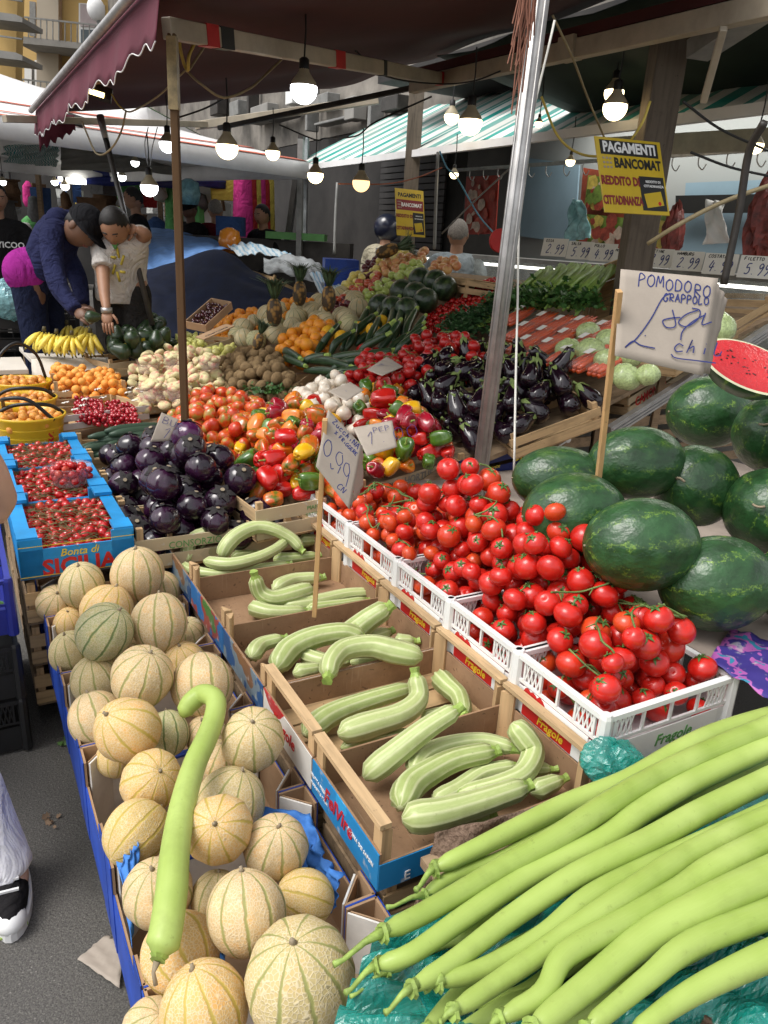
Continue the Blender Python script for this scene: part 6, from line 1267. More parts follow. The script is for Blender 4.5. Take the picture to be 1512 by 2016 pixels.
# big tomato sign
o, L = paper('price_sign', [(1222, 530, 1.88), (1414, 548, 1.90), (1384, 740, 1.86), (1210, 700, 1.84)], PAPER, 'big grey paper sign handwritten POMODORO GRAPPOLO 1,29 on a stick', .0)
wd = sx(L); hgt = -L[3].y
g_ = lambda x, y: (x*wd, -y*hgt)
ex = [[g_(*p) for p in e] for e in ([(.50, .23), (.42, .30), (.30, .55), (.16, .78), (.08, .86), (.04, .90), (.12, .82), (.20, .86), (.34, .88)], [(.24, .74), (.245, .75)], [(.52, .42), (.55, .60), (.46, .63), (.42, .56), (.50, .52), (.60, .50)], [(.78, .40), (.66, .46), (.58, .56), (.66, .60), (.78, .50), (.80, .40), (.72, .38)], [(.86, .44), (.72, .54), (.62, .66), (.60, .76)], [(.86, .42), (.82, .56), (.92, .52)], [(.50, .93), (.55, .97), (.75, .98), (.95, .99)])]
scrawl([('POM', .17*wd, -.17*hgt, .030, .1, .62), ('ODO', .45*wd, -.20*hgt, .030, .1, .62), ('RO', .74*wd, -.235*hgt, .030, .1, .62), ('GRAPPOLO', .43*wd, -.325*hgt, .020, .1, .58), ('chil', .52*wd, -.90*hgt, .034, .25, .75)], .0032, INK, o, Matrix.Identity(4), 'pen_writing', ex)
b = drape('sign_back_fold', [PD(1406, 548, 1.91), PD(1430, 590, 1.97), PD(1396, 736, 1.96), PD(1380, 735, 1.88)], PAPER, '', '', .004, 10, 3, .001, parent=o); b.matrix_parent_inverse = SIGNM[o.name]
def stick(px0, py0, d0, px1, py1, z1, w_, label, mat=STICK):
    A, B = PD(px0, py0, d0), PZ(px1, py1, z1); o = root('wooden_stick', B, label, 'stick'); MB().bar(Vector((0, 0, 0)), A-B, w_, w_*.55, Rg).build('stick', mat, o, bevel=.001); return o
stick(1219, 572, 1.82, 1156, 1140, .66, .024, 'pine stick holding the big tomato price sign')
o, L = paper('price_sign', [(646, 806, 2.02), (713, 878, 2.06), (688, 1003, 1.98), (622, 918, 1.95)], PAPER, 'grey paper sign handwritten Zucchina, hanging like a diamond on a stick', .0)
wd = sx(L); hgt = (L[3]-L[0]).length
skew = lambda u, v: tuple((L[0].lerp(L[1], u).lerp(L[3].lerp(L[2], u), v))[:2])
scrawl([('ZucchiNA', *skew(.16, .13), .016, .0, .62), ('X FRiGGERE', *skew(.26, .25), .011, .0, .62), ('CNA', *skew(.58, .93), .018, .1, .6)], .0026, INK, o, Matrix.Identity(4), 'pen_writing',
 [[skew(*p) for p in e] for e in ([(.24, .42), (.14, .45), (.08, .60), (.16, .70), (.26, .62), (.27, .48), (.2, .42)], [(.56, .40), (.46, .44), (.42, .56), (.52, .62), (.60, .52), (.56, .42)], [(.78, .44), (.68, .48), (.66, .60), (.76, .64), (.82, .54), (.76, .44)], [(.58, .60), (.54, .74)], [(.82, .58), (.80, .78)], [(.32, .72), (.36, .78), (.42, .74)])])
b = drape('sign_back_fold', [PD(708, 872, 2.07), PD(714, 880, 2.14), PD(716, 955, 2.12), PD(690, 1000, 2.0)], PAPER, '', '', .003, 8, 5, .001, parent=o); b.matrix_parent_inverse = SIGNM[o.name]
stick(640, 825, 1.99, 619, 1212, .56, .024, 'wooden stick standing in the pale zucchini crate with the folded sign')
def card(q, label, lines, w_=.002, mat=PAPER, ex=()):
    o, L = paper('price_sign', q, mat, label, 0); wd = sx(L); h_ = (L[3]-L[0]).length
    scrawl([(t_, x*wd, -y*h_, s_*h_, sl, wf) for t_, x, y, s_, sl, wf in lines], w_, INK, o, Matrix.Identity(4), 'pen_writing', ex); return o
card([(695, 842, 2.75), (772, 828, 2.78), (782, 880, 2.70), (722, 898, 2.62)], 'brown paper sign handwritten Peperoni 1,00 leaning on the peppers', [('1.00', .12, .66, .40, .2, .55), ('PEP', .42, .30, .16, .1, .6)])
card([(318, 812, 2.95), (352, 826, 2.98), (332, 868, 2.90), (296, 870, 2.82)], 'crumpled grey sign handwritten 1,00 behind the round aubergines', [('BUSi', .15, .30, .2, .1, .6), ('1.00', .2, .75, .36, .2, .5)])
card([(645, 770, 3.1), (690, 752, 3.3), (716, 768, 3.2), (682, 790, 3.0)], 'brown paper sign lying on the white onions', [('1.20', .2, .7, .35, .2, .5)])
card([(722, 728, 3.5), (762, 702, 3.75), (794, 722, 3.65), (752, 740, 3.4)], 'brown paper sign among the rear tomatoes', [('POM', .3, .35, .2, .1, .5), ('1.0', .3, .8, .35, .2, .5)])
# ---------- poles ----------
A = PZ(940, 975, .70); B = PD(1073, -80, proj(W(*st(A), 2.55))[2]*.97); o = root('silver_pole', A, 'thick ribbed aluminium pole leaning slightly, in front of the aubergines', 'pole'); b = MB(); b.tube([(0, 0, 0), B-A], .029, 16); 
for k in range(3): a = 3.6+k*.8; e = Vector((math.cos(a), math.sin(a), 0))*.029; b.bar(e, (B-A)+e, .008, .006)
b.build('tube', STEEL, o, True)
Bb = PD(1062, 60, proj(B)[2]); g = random.Random(4); b = MB()
for k in range(20):
    q = Bb-A+Vector((g.uniform(-.035, .01), g.uniform(-.02, .02), g.uniform(-.02, .15)))+Vector((-.035, -.03, 0)); b.tube([q+Vector((0, 0, .12)), q, q+Vector((g.uniform(-.04, .02), g.uniform(-.01, .01), -g.uniform(.1, .22)))], .0022, 4)
b.build('frayed_strap', plain('faded_orange_strap', (.26, .11, .07), .8, .2, 20), o)
o = root('cord', PZ(1008, 925, .75), 'thin white cord hanging in front of the silver pole', 'cord'); C0 = o.location; MB().tube([p-C0 for p in catmull([PD(1092, 40, 2.5), PD(1030, 330, 2.6), PD(1018, 640, 2.65), PD(1012, 930, 2.6)], 5)], .004, 6).build('cord', WPAPER, o, True)
o = root('awning_pole', W(3.2, .82, .0), 'square wooden pole holding the front left corner of the burgundy awning', 'pole'); MB().bar((0, 0, 0), (0, 0, 2.27), .029, .029).build('pole', POSTW, o, bevel=.002); MB().bar((0, -.002, 2.02), (0, -.002, 2.26), .036, .036).build('socket', plain('worn_metal_socket', (.30, .22, .10), .5, .3, 20), o)
A = PD(300, 640, 5.2); B = PD(197, 228, 5.15); o = root('dark_prop_pole', A, 'dark leaning prop pole with a metal eye, held by the man in the white shirt', 'pole'); MB().tube([(0, 0, 0), (B-A)*.9], .019, 10).build('pole', DARKM, o, True); MB().tube([(B-A)*.89, (B-A)], [.02, .026], 10).build('metal_eye', STEEL, o, True)
# ---------- canopies ----------
def az(t): return 2.33+.19*(t-.5)
def sag(s, t): return -.012*math.sin(s*5)-.02*math.sin((t-.8)*2.2)
aw = root('burgundy_awning', W(2.4, .79, 2.33), 'big burgundy awning over the stall with a scalloped white edged valance', 'awning'); o0 = aw.location
S0, S1, T0, T1 = 2.35, 7.1, .79, 3.25
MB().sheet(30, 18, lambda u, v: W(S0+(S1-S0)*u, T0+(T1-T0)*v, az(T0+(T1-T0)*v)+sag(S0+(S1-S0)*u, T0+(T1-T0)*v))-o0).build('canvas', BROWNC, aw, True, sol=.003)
MB().tube([W(S0, T0-.075, az(T0)+.02)-o0, W(S1+.05, T0-.075, az(T0)+.02)-o0], .021, 10).build('front_bar', STEEL, aw, True)
def scal(s): return .20+.013*math.cos((s)*2*PI/.24)+.02*math.sin(s*7)
def vfn(u, v):
    s = 3.02+(S1-3.02)*u; h = scal(s)*v; return W(s, T0-.045-.02*v*(1+.5*math.sin(s*9)), az(T0)+.02-h)-o0
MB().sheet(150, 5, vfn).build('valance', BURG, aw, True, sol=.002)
pts = [vfn(u, 1.) for u in np.linspace(0, 1, 150)]; MB().tube(pts, .0028, 5).build('white_piping', WCAN, aw, True)
MB().sheet(16, 5, lambda u, v: W(S1+.03, T0-.04+.28*u, az(T0)+.02-(.27+.03*math.cos(u*30))*v*(1-u*.6))-o0).build('valance_end', BURG, aw, True, sol=.002)
jt = W(4.8, 3.0, 2.62)
def beam(a, b_, w_, h_, mat, label, cat='beam'):
    o = root('beam', a, label, cat); MB().bar(Vector((0, 0, 0)), b_-a, w_, h_).build('profile', mat, o, bevel=.003); return o
a1 = W(3.2, .80, 2.285); b1 = beam(a1, jt, .045, .07, BEAM, 'cream metal arm running from the awning pole to the back, with red and black tape')
dv = (jt-a1)
for u, l, mt in ((.09, .02, RED), (.125, .022, BLK), (.47, .025, RED), (.66, .01, BLK), (.985, .02, RED)): MB().bar(dv*(u-l*.7), dv*(u+l*.7), .050, .076).build('tape', mt, b1)
a2 = W(2.0, 3.0, 2.56); b2 = beam(a2, W(5.2, 3.0, 2.63), .06, .09, BEAM, 'long cream awning bar running along the right edge of the burgundy canvas'); MB().bar(Vector((0, 0, .075)), W(5.2, 3.0, 2.63)-a2+Vector((0, 0, .075)), .05, .05).build('canvas_roll', BROWNC, b2)
MB().bar(W(3.62, 2.99, 2.6)-a2, W(3.5, 2.99, 2.6)-a2, .075, .11).build('bracket', BEAM, b2); MB().bar(W(2.9, 3.2, 2.52)-a2, W(2.45, 3.1, 2.62)-a2, .12, .08).build('roller_head', GREYM, b2)
beam(PD(1385, 200, 3.4), PD(1425, 55, 3.1), .03, .03, BEAM, 'short slanting cream strut under the awning roller'); beam(W(6.9, .5, 2.30), PD(430, 246, 7.2), .06, .05, BEAM, 'far cream awning beam seen behind the dark pole'); beam(PD(385, 248, 7.1), PD(745, 196, 7.0), .06, .07, BEAM, 'far cream beam running up to the right'); beam(PD(430, 252, 6.5), PD(860, 163, 5.6), .035, .035, DARKM, 'thin dark folding arm of the awning')
# dark green canopy behind and striped awning
gc = root('dark_green_canopy', W(2.3, 3.1, 2.75), 'dark green canvas canopy behind the burgundy awning', 'canopy'); q = gc.location; MB().sheet(16, 10, lambda u, v: W(1.6+3.5*u, 3.12+1.35*v, 2.80-.22*v+.02*math.sin(u*20))-q).build('canvas', DGREEN, gc, True, sol=.004)
gs = root('striped_awning', W(6, 4.0, 2.42), 'green and white striped shop awning', 'awning'); q = gs.location; MB().sheet(60, 10, lambda u, v: W(2.4+7.6*u, 4.0+1.5*v, 2.42+.78*v+.015*math.sin(u*90))-q).build('canvas', GSTR, gs, True, sol=.003)
MB().bar(W(2.4, 3.98, 2.39)-q, W(10, 3.98, 2.39)-q, .05, .06).build('front_bar', WCAN, gs)
# striped market tent at the left
C1 = PZ(608, 320, 2.38); E0 = PZ(0, 229, 2.38); dr = (E0-C1).normalized(); nb = Vector((-dr.y, dr.x, 0)); nb = nb if nb.y > 0 else -nb; C0 = C1+dr*6.; C2 = C1+nb*4.5; C3 = C0+nb*4.5; AP = (C0+C1)/2+nb*2.2; AP.z = 3.12
def tent(name, c, ap, vh, label, mat=WCAN, stripes=True, smat_=RSTR):
    o = root(name, c[0], label, 'market tent'); q = c[0]; b = MB()
    for i in range(4): 
        a_, b_ = c[i], c[(i+1) % 4]; b.sheet(10, 10, lambda u, v: a_.lerp(b_, u).lerp(ap, v)-q-Vector((0, 0, .10*math.sin(PI*v)*(.6+.4*math.sin(u*PI)))))
    b.build('roof', mat, o, True, sol=.003); b = MB()
    for i in range(4):
        a_, b_ = c[i], c[(i+1) % 4]; b.sheet(24, 2, lambda u, v: a_.lerp(b_, u)-q-Vector((0, 0, vh*v))+Vector((.02*math.sin(u*19)*v, .02*math.sin(u*19)*v, 0)))
    b.build('valance', mat, o, True, sol=.003)
    if stripes:
        b = MB()
        for i in range(2):
            a_, b_ = c[i], c[(i+1) % 4]
            for v0, v1 in ((.0, .045), (.16, .185), (.42, .44)):
                f = lambda u, v, a_=a_, b_=b_: a_.lerp(b_, u).lerp(ap, v)-q-Vector((0, 0, .10*math.sin(PI*v)*(.6+.4*math.sin(u*PI))-.012))
                b.sheet(12, 2, lambda u, v, v0=v0, v1=v1: f(u, v0+(v1-v0)*v))
        b.build('stripes', smat_, o, True, sol=.002)
    return o
tent('market_tent', [C0, C1, C2, C3], AP, .17, 'white market tent with salmon red stripes over the neighbouring stall')
fp = [PZ(-150, 195, 2.9), PZ(130, 205, 2.9)]; d2 = (fp[1]-fp[0]).normalized(); tent('market_tent', [fp[0]-d2*1.5, fp[1]+d2*1.0, fp[1]+d2*1.0+Vector((0, 4, 0)), fp[0]-d2*1.5+Vector((0, 4, 0))], PD(-60, 130, 11.5), .2, 'white market tent with green bands farther back at the left', smat_=GRN)
for a, b_, mt, l in (((10, 285), (115, 320), GSTR, 'white sheet with green bands hanging at the far left stall'), ((120, 285), (440, 335), GREYC, 'beige sheet slung below the striped tent'), ((110, 322), (445, 362), NAVY, 'dark blue valance of the far stall')):
    d_ = {GSTR: 8.5, GREYC: 9.5, NAVY: 11}[mt]; drape('hanging_sheet', [PD(a[0], b_[1], d_), PD(b_[0], b_[1]+8, d_+1), PD(b_[0], a[1]+(20 if mt is GREYC else 0), d_+1), PD(a[0], a[1], d_)], mt, l, 'sheet', .05, 20, 3, .004)
# posts and shop
def post(s, t, z1, w_, mat, label, z0=0., lean=(0, 0)):
    o = root('post', W(s, t, 0), label, 'post'); MB().bar((0, 0, z0), (lean[0], lean[1], z1), w_, w_).build('shaft', mat, o, bevel=.004); return o
post(3.08, 3.2, 2.62, .15, GREYWOOD, 'thick grey wooden post carrying the larger yellow sign'); post(6.85, 4.0, 3.0, .14, GREYWOOD, 'grey wooden post behind the smaller yellow sign')
def wq(P, t, mat, name, label, cat, th=.02, parent=None, tf=None):
    """upright panel on the plane across the street side, given by image corners (clockwise from top left)"""
    q = [PT(px, py, t if tf is None else tf) for px, py in P]; c0 = q[0]; b = MB(); n = Vector((V2[0], V2[1], 0))*th
    b.add([p-c0 for p in q]+[p-c0+n for p in q], [(0, 3, 2, 1), (4, 5, 6, 7), (0, 1, 5, 4), (1, 2, 6, 5), (2, 3, 7, 6), (3, 0, 4, 7)], [[(0, 1), (0, 0), (1, 0), (1, 1)]]*6)
    o = b.build(name, mat); o.location = c0; return tag(o, label, cat) if cat else o
def wallbox(s0, s1, t, z0, z1, th, mat, name, label, cat='wall'):
    o = root(name, W(s0, t, z0), label, cat); o.rotation_euler = (0, 0, STALL); MB().box((th/2, (s1-s0)/2, (z1-z0)/2), (th, s1-s0, z1-z0)).build('wall', mat, o); return o
wallbox(1.2, 8.2, 6.3, 0, 3.4, .2, TILE, 'tiled_wall', 'white tiled back wall of the butcher shop'); 
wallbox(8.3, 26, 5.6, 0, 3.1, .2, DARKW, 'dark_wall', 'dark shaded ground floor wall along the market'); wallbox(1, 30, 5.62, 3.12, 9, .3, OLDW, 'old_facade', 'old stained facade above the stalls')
o = root('shop_side_wall', W(8.2, 5.6, 0), 'dark side wall at the end of the butcher shop', 'wall'); o.rotation_euler = (0, 0, STALL); MB().box((.4, .1, 1.6), (.9, .18, 3.2)).build('wall', DARKW, o)
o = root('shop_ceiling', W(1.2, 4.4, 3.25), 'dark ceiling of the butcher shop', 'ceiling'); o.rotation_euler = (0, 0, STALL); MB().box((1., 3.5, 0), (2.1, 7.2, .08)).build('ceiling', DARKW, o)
sh = root('roller_shutter', W(8.6, 5.55, 0), 'closed dark grey roller shutter behind the bulbs', 'shutter'); sh.rotation_euler = (0, 0, STALL); b = MB()
for k in range(34): b.box((0, .9, .05+k*.08), (.03, 1.7, .065))
b.build('slats', SHUT, sh)
wq([(1148, 330), (1240, 345), (1228, 500), (1135, 490)], 6.05, plain('old_poster_frame', (.30, .06, .03), .6, .3, 5), 'poster_panel', 'tall red framed poster of meat and salad in the butcher shop', 'poster')
def foodposter(P, t, label, cols, seed):
    base = wq(P, t, cols[0], 'food_poster', label, 'poster', .012); g = random.Random(seed); a, b_, c, d = [PT(x, y, t-.012)-base.location for x, y in P]
    for k in range(26):
        u, v = g.uniform(.10, .9), g.uniform(.08, .92); p = a.lerp(b_, u).lerp(d.lerp(c, u), v); r = g.uniform(.03, .09); m = MB(); n = 9; vs = [p-Vector((V2[0], V2[1], 0))*(.001+.0004*k)+Vector((U2[0], U2[1], 0))*r*math.cos(q)*g.uniform(.7, 1.1)+Vector((0, 0, 1))*r*math.sin(q)*g.uniform(.7, 1.1) for q in np.linspace(0, 2*PI, n+1)[:-1]]
        m.add(vs, [tuple(range(n))[::-1]]); m.build('printed_shape', g.choice(cols[1:]), base)
PR_ = plain('meat_print', (.42, .07, .04), .4, .4, 12); PO_ = plain('fat_print', (.60, .45, .36), .4, .3, 12); PG_ = plain('salad_print', (.18, .28, .05), .4, .4, 12); PY_ = plain('lemon_print', (.62, .48, .10), .4, .3, 12)
foodposter([(1158, 345), (1222, 352), (1215, 415), (1150, 408)], 6.0, 'meat and vegetable poster, upper part', [PG_, PR_, PY_, PO_, PG_], 1); foodposter([(1140, 420), (1240, 430), (1232, 495), (1133, 488)], 5.98, 'ham and salad poster, lower part', [PG_, PR_, PR_, PO_, PY_], 2); foodposter([(918, 348), (982, 345), (975, 460), (912, 462)], 5.5, 'red poster of hanging meat beside the blue string', [plain('red_poster', (.33, .03, .015), .4, .2, 5), PR_, PO_, PR_], 3); foodposter([(1262, 430), (1335, 425), (1330, 490), (1255, 490)], 5.5, 'poster behind the thick post with a red edge', [PR_, PY_, PO_, PG_], 4)
wq([(1000, 305), (1140, 325), (1130, 480), (990, 460)], 6.2, LBLUE, 'blue_door', 'pale blue painted door panel in the butcher shop', 'door'); wq([(1350, 360), (1600, 350), (1600, 500), (1340, 500)], 6.2, LBLUE, 'painted_wall', 'pale blue painted wall at the right of the shop', 'wall'); wq([(1330, 385), (1600, 380), (1600, 418), (1330, 420)], 6.12, BLK, 'window_strip', 'dark strip window in the shop wall', 'window')
# counter
la = bpy.data.lights.new('shop_tubes', 'AREA'); la.shape = 'RECTANGLE'; la.size = .25; la.size_y = 5.5; la.energy = 38; la.color = (1, .97, .9); lo = bpy.data.objects.new('shop_tubes', la); COL.objects.link(lo); lo.location = W(4.2, 5.85, 3.0); lo.rotation_euler = (0, 0, STALL)
fx = root('tube_fixture', W(4.2, 5.85, 3.1), 'lit fluorescent ceiling fixture inside the butcher shop', 'lamp'); fx.rotation_euler = (0, 0, STALL); MB().box((0, 0, 0), (.22, 5.4, .06)).build('housing', WPL, fx); MB().box((0, 0, -.035), (.12, 5.3, .01)).build('lit_tubes', CANVW, fx)
ctb = root('meat_counter', W(1.4, 4.0, 0), 'long white meat counter with a glass front and fluorescent tube', 'counter'); ctb.rotation_euler = (0, 0, STALL)
MB().box((.45, 3.1, .50), (.8, 6.2, 1.0)).build('base', plain('counter_white', (.50, .48, .44), .4, .1, 3), ctb); MB().box((.30, 3.1, 1.515), (.5, 6.2, .03)).build('glass_top', GREYM, ctb); MB().box((.05, 3.1, 1.25), (.01, 6.2, .5)).build('glass_front', film('counter_glass', (.6, .65, .62), .35, .05), ctb)
MB().tube([(.2, .2, 1.46), (.2, 6., 1.46)], .012, 8).build('tube_light', CANVW, ctb, True); b = MB(); g = random.Random(9)
for k in range(26): b.ball((.35+g.uniform(-.1, .15), .2+k*.23, 1.08), (.12, .10, .05), 8, 6)
b.build('meat', PR_, ctb, True)
for k, (px, py, w_, tx) in enumerate([(1092, 487, 52, '2.99'), (1142, 493, 52, '5.99'), (1188, 497, 52, '4.99'), (1226, 503, 40, '3.99'), (1297, 508, 54, '7.99'), (1354, 514, 58, '2.99'), (1418, 520, 62, '4.99'), (1490, 526, 66, '5.99')]):
    P = PT(px, py, 3.93); hw = w_*.53*proj(P)[2]/F; cd = rootm('price_card', frame(P, -Vector((U2[0], U2[1], 0))+Vector((V2[0], V2[1], 0))*.5, Vector((0, 0, .9))+Vector((V2[0], V2[1], 0))*.45+Vector((-U2[0], -U2[1], 0))*.35), 'white counter card handwritten %s, number %s from the left' % (tx, ['one', 'two', 'three', 'four', 'five', 'six', 'seven', 'eight'][k]), 'price card', 'white price cards on the meat counter')
    MB().box((0, 0, 0), (hw*1.9, hw*1.25, .002)).build('card', WPAPER, cd); scrawl([(tx, -hw*.62, -hw*.42, hw*.62, .2, .42)], .006, INK, cd, Matrix.Translation((0, 0, .0008)), 'pen_writing')
    scrawl([(['OSSA', 'SALSA', 'POLLO', 'PETTO', 'FETTINE', 'HAMBURG', 'COSTATA', 'FILETTO'][k], -hw*.75, hw*.36, hw*.17, .1, .7)], .004, BLK, cd, Matrix.Translation((0, 0, .0008)), 'pen_writing')
o = root('hook_rail', PT(900, 335, 5.0), 'rail of meat hooks inside the shop', 'rail'); q = o.location; MB().bar(Vector((0, 0, 0)), PT(1560, 290, 5.0)-q, .03).build('rail', STEEL, o)
for k in range(15):
    p = (PT(1560, 290, 5.0)-q)*((k+1)/16); MB().tube(catmull([p, p+Vector((0, 0, -.07)), p+Vector((.03, -.02, -.11)), p+Vector((.05, -.03, -.07))], 3), .005, 5).build('hook', STEEL, o)
beam(PT(1180, 290, 4.9), PT(1560, 272, 4.9), .05, .14, BEAM, 'lit pale beam above the hooks'); 
for px, py, l, mt, sc in ((1138, 435, 'blue plastic bag hanging in the butcher shop', BBAG, 1.), (1410, 440, 'white apron hanging on the shop wall', WCAN, 1.1), (1508, 430, 'piece of red meat hanging at the right edge', PR_, 1.3), (1325, 460, 'dark red meat hanging beside the poster', PR_, .9)):
    if mt is PR_: o = crumple('hanging_meat', px, py, 1.5, .09*sc, .05, .22*sc, plain('dark_meat', (.20, .03, .022), .5, .5, 14), l, 'meat', px, nu=20, nv=16, amp=.5); o.location = PT(px, py, 5.0)
    else: a_ = 26*sc; o = drape('hanging_cloth', [PT(px-a_*.55, py-42*sc, 5.0), PT(px+a_*.4, py-40*sc, 5.0), PT(px+a_, py+34*sc, 4.95), PT(px-a_, py+38*sc, 4.95)], mt, l, 'hanging cloth', .035, 20, px, .004, 2.2)
# yellow payment signs
def paysign(q, label, big):
    P = [PD(*a) for a in q]; m = frame(P[3], P[2]-P[3], P[0]-P[3]); W_, H_ = (P[2]-P[3]).length, (P[0]-P[3]).length; o = rootm('payment_sign', m, label, 'sign', 'yellow PAGAMENTI signs on posts'); YS = plain('sign_yellow', (.60, .42, .03), .3, .08, 4, coat=.4)
    MB().box((W_/2, H_/2, 0), (W_, H_, .006)).build('board', YS, o, bevel=.001); F_ = lambda x, y, z=.0045: frame((x*W_, y*H_, z), (1, 0, 0), (0, 1, 0))
    MB().box((W_/2, H_*.865, .0036), (W_*.88, H_*.19, .001)).build('black_band', BLK if big else YS, o); MB().box((W_*.78, H_*.28, .0036), (W_*.38, H_*.46, .001)).build('black_panel', BLK, o); MB().box((W_*.78, H_*.20, .0045), (W_*.27, H_*.19, .001), Matrix.Rotation(.16, 3, 'Z')).build('card_picture', YS, o); MB().tube([(W_*.86, H_*.15, .005), (W_*.86, H_*.15, .0056)], W_*.025, 12).build('red_dot', RED, o)
    if not big: MB().box((W_*.5, H_*.66, .0034), (W_*.94, H_*.22, .001)).build('maroon_band', MAR, o)
    text('PAGAMENTI', W_*.175, WHI if big else BLK, o, F_(.5, .865), sx=.84, bold=.035); text('BANCOMAT', W_*.165, BLK if big else WHI, o, F_(.60 if big else .56, .66), sx=.78, bold=.035)
    text('REDDITO DI', W_*.145, MAR, o, F_(.30, .42), sx=.72, bold=.04); text('CITTADINANZA', W_*.145, MAR, o, F_(.30, .16), sx=.56, bold=.04); text('REDDITO DI', W_*.042, WHI, o, F_(.80, .44), bold=.02); text('CITTADINANZA', W_*.042, WHI, o, F_(.80, .38), bold=.02)
    b = MB(); 
    for k in range(9): b.box((W_*(.09+.05*(k % 3)), H_*(.72-.06*(k//3)), .004), (W_*.03, H_*.025, .001))
    b.build('card_logos', PAPER, o)
paysign([(1221, 286, 3.3), (1363, 278, 3.45), (1318, 425, 3.38), (1190, 418, 3.24)], 'larger yellow sign PAGAMENTI BANCOMAT REDDITO DI CITTADINANZA on the thick post', True)
paysign([(784, 371, 6.6), (842, 370, 6.7), (837, 468, 6.7), (781, 463, 6.6)], 'smaller yellow and maroon sign PAGAMENTI BANCOMAT farther back', False)
# ---------- lamps ----------
def bulb(px, py, dia, d, mat, label, real=.12, wire=.22):
    d = d or F*real/dia; p = PD(px, py, d); r = dia/2*d/F; o = root('globe_bulb', p, label, 'light bulb', 'lit globe bulbs under the awnings')
    MB().ball((0, 0, 0), r, 24, 14, lambda th, v, rr, z: (rr, z) if v < .62 else (max(.30, rr), z)).build('lit_globe', mat, o, True)
    MB().lathe([(r*.99, r*.22), (r*.90, r*.5), (r*.62, r*.85), (r*.40, r*1.15), (r*.36, r*1.35)], 20).build('collar', LBASE, o, True); MB().lathe([(r*.37, r*1.3), (r*.37, r*1.95), (r*.2, r*2.1), (.001, r*2.1)], 14).build('socket', BLK, o, True); MB().tube([(0, 0, r*2), (.005, 0, r*2+wire*.5), (0, 0, r*2+wire)], .004, 5).build('cable', BLK, o)
for a in [(598, 176, 53, None, BULBC, 'large bright globe bulb hanging from the cream arm'), (447, 291, 43, None, BULBW, 'warm globe bulb right of the wooden awning pole'), (537, 301, 28, None, BULBW, 'smaller warm globe bulb below the striped tent slope'), (330, 284, 32, None, BULBC, 'cool globe bulb half hidden by the wooden awning pole'), (294, 369, 34, None, BULBC, 'cool globe bulb above the man in the white shirt'), (621, 345, 31, None, BULBW, 'warm globe bulb at the tip of the striped tent'), (711, 360, 34, None, BULBO, 'amber globe bulb with an orange tag'), (889, 230, 29, None, BULBW, 'smaller warm bulb of the pair beside the silver pole'), (926, 242, 46, None, BULBW, 'larger warm bulb of the pair beside the silver pole'), (1209, 183, 38, None, BULBW, 'upper warm bulb at the thick post'), (1211, 212, 47, None, BULBW, 'lower warm bulb at the thick post'),
 (894, 343, 17, 6, BULBW, 'small bare bulb near the blue string'), (1123, 318, 18, 5.4, BULBW, 'small bare bulb below the striped awning'), (1488, 287, 30, 3.9, BULBW, 'bare warm bulb at the right edge'), (266, 320, 16, 9, BULBC, 'small far bulb right of the leaning pole'), (232, 337, 12, 10, BULBC, 'tiny far bulb just left of the leaning pole'), (240, 348, 17, 10, BULBC, 'far bulb below the dark blue valance'), (108, 358, 14, 11, BULBC, 'far bulb at the left, smaller of two'), (128, 366, 17, 11, BULBC, 'far bulb at the left, larger of two'), (5, 358, 14, 10, BULBC, 'far lamp at the left edge'), (1061, 243, 16, 5, BULBW, 'small warm bulb partly behind the silver pole')]: bulb(*a)
for k, (px, py, l) in enumerate([(188, 180, 'lit floodlight under the upper valance'), (140, 234, 'lit floodlight at the corner of the valance')]):
    sc = (1, .72)[k]; P = PD(px, py, (4.6, 6.2)[k]); o = rootm('floodlight', frame(P, (1, .25, -.22), (0, .35, 1)), l, 'floodlight'); MB().box((0, 0, 0), (.19, .07, .05)).build('housing', DARKM, o); MB().box((-.02, -.022, .027), (.15, .03, .004)).build('glass', FLOOD, o)
for k, (px, py) in enumerate([(135, 352), (149, 357)]): o = MB().box((0, 0, 0), (.28, .06, .07)).build('far_lamp', CANVW); o.location = PD(px, py, 11); tag(o, ['far white strip lamp, left of the pair', 'far white strip lamp, right of the pair'][k], 'lamp')
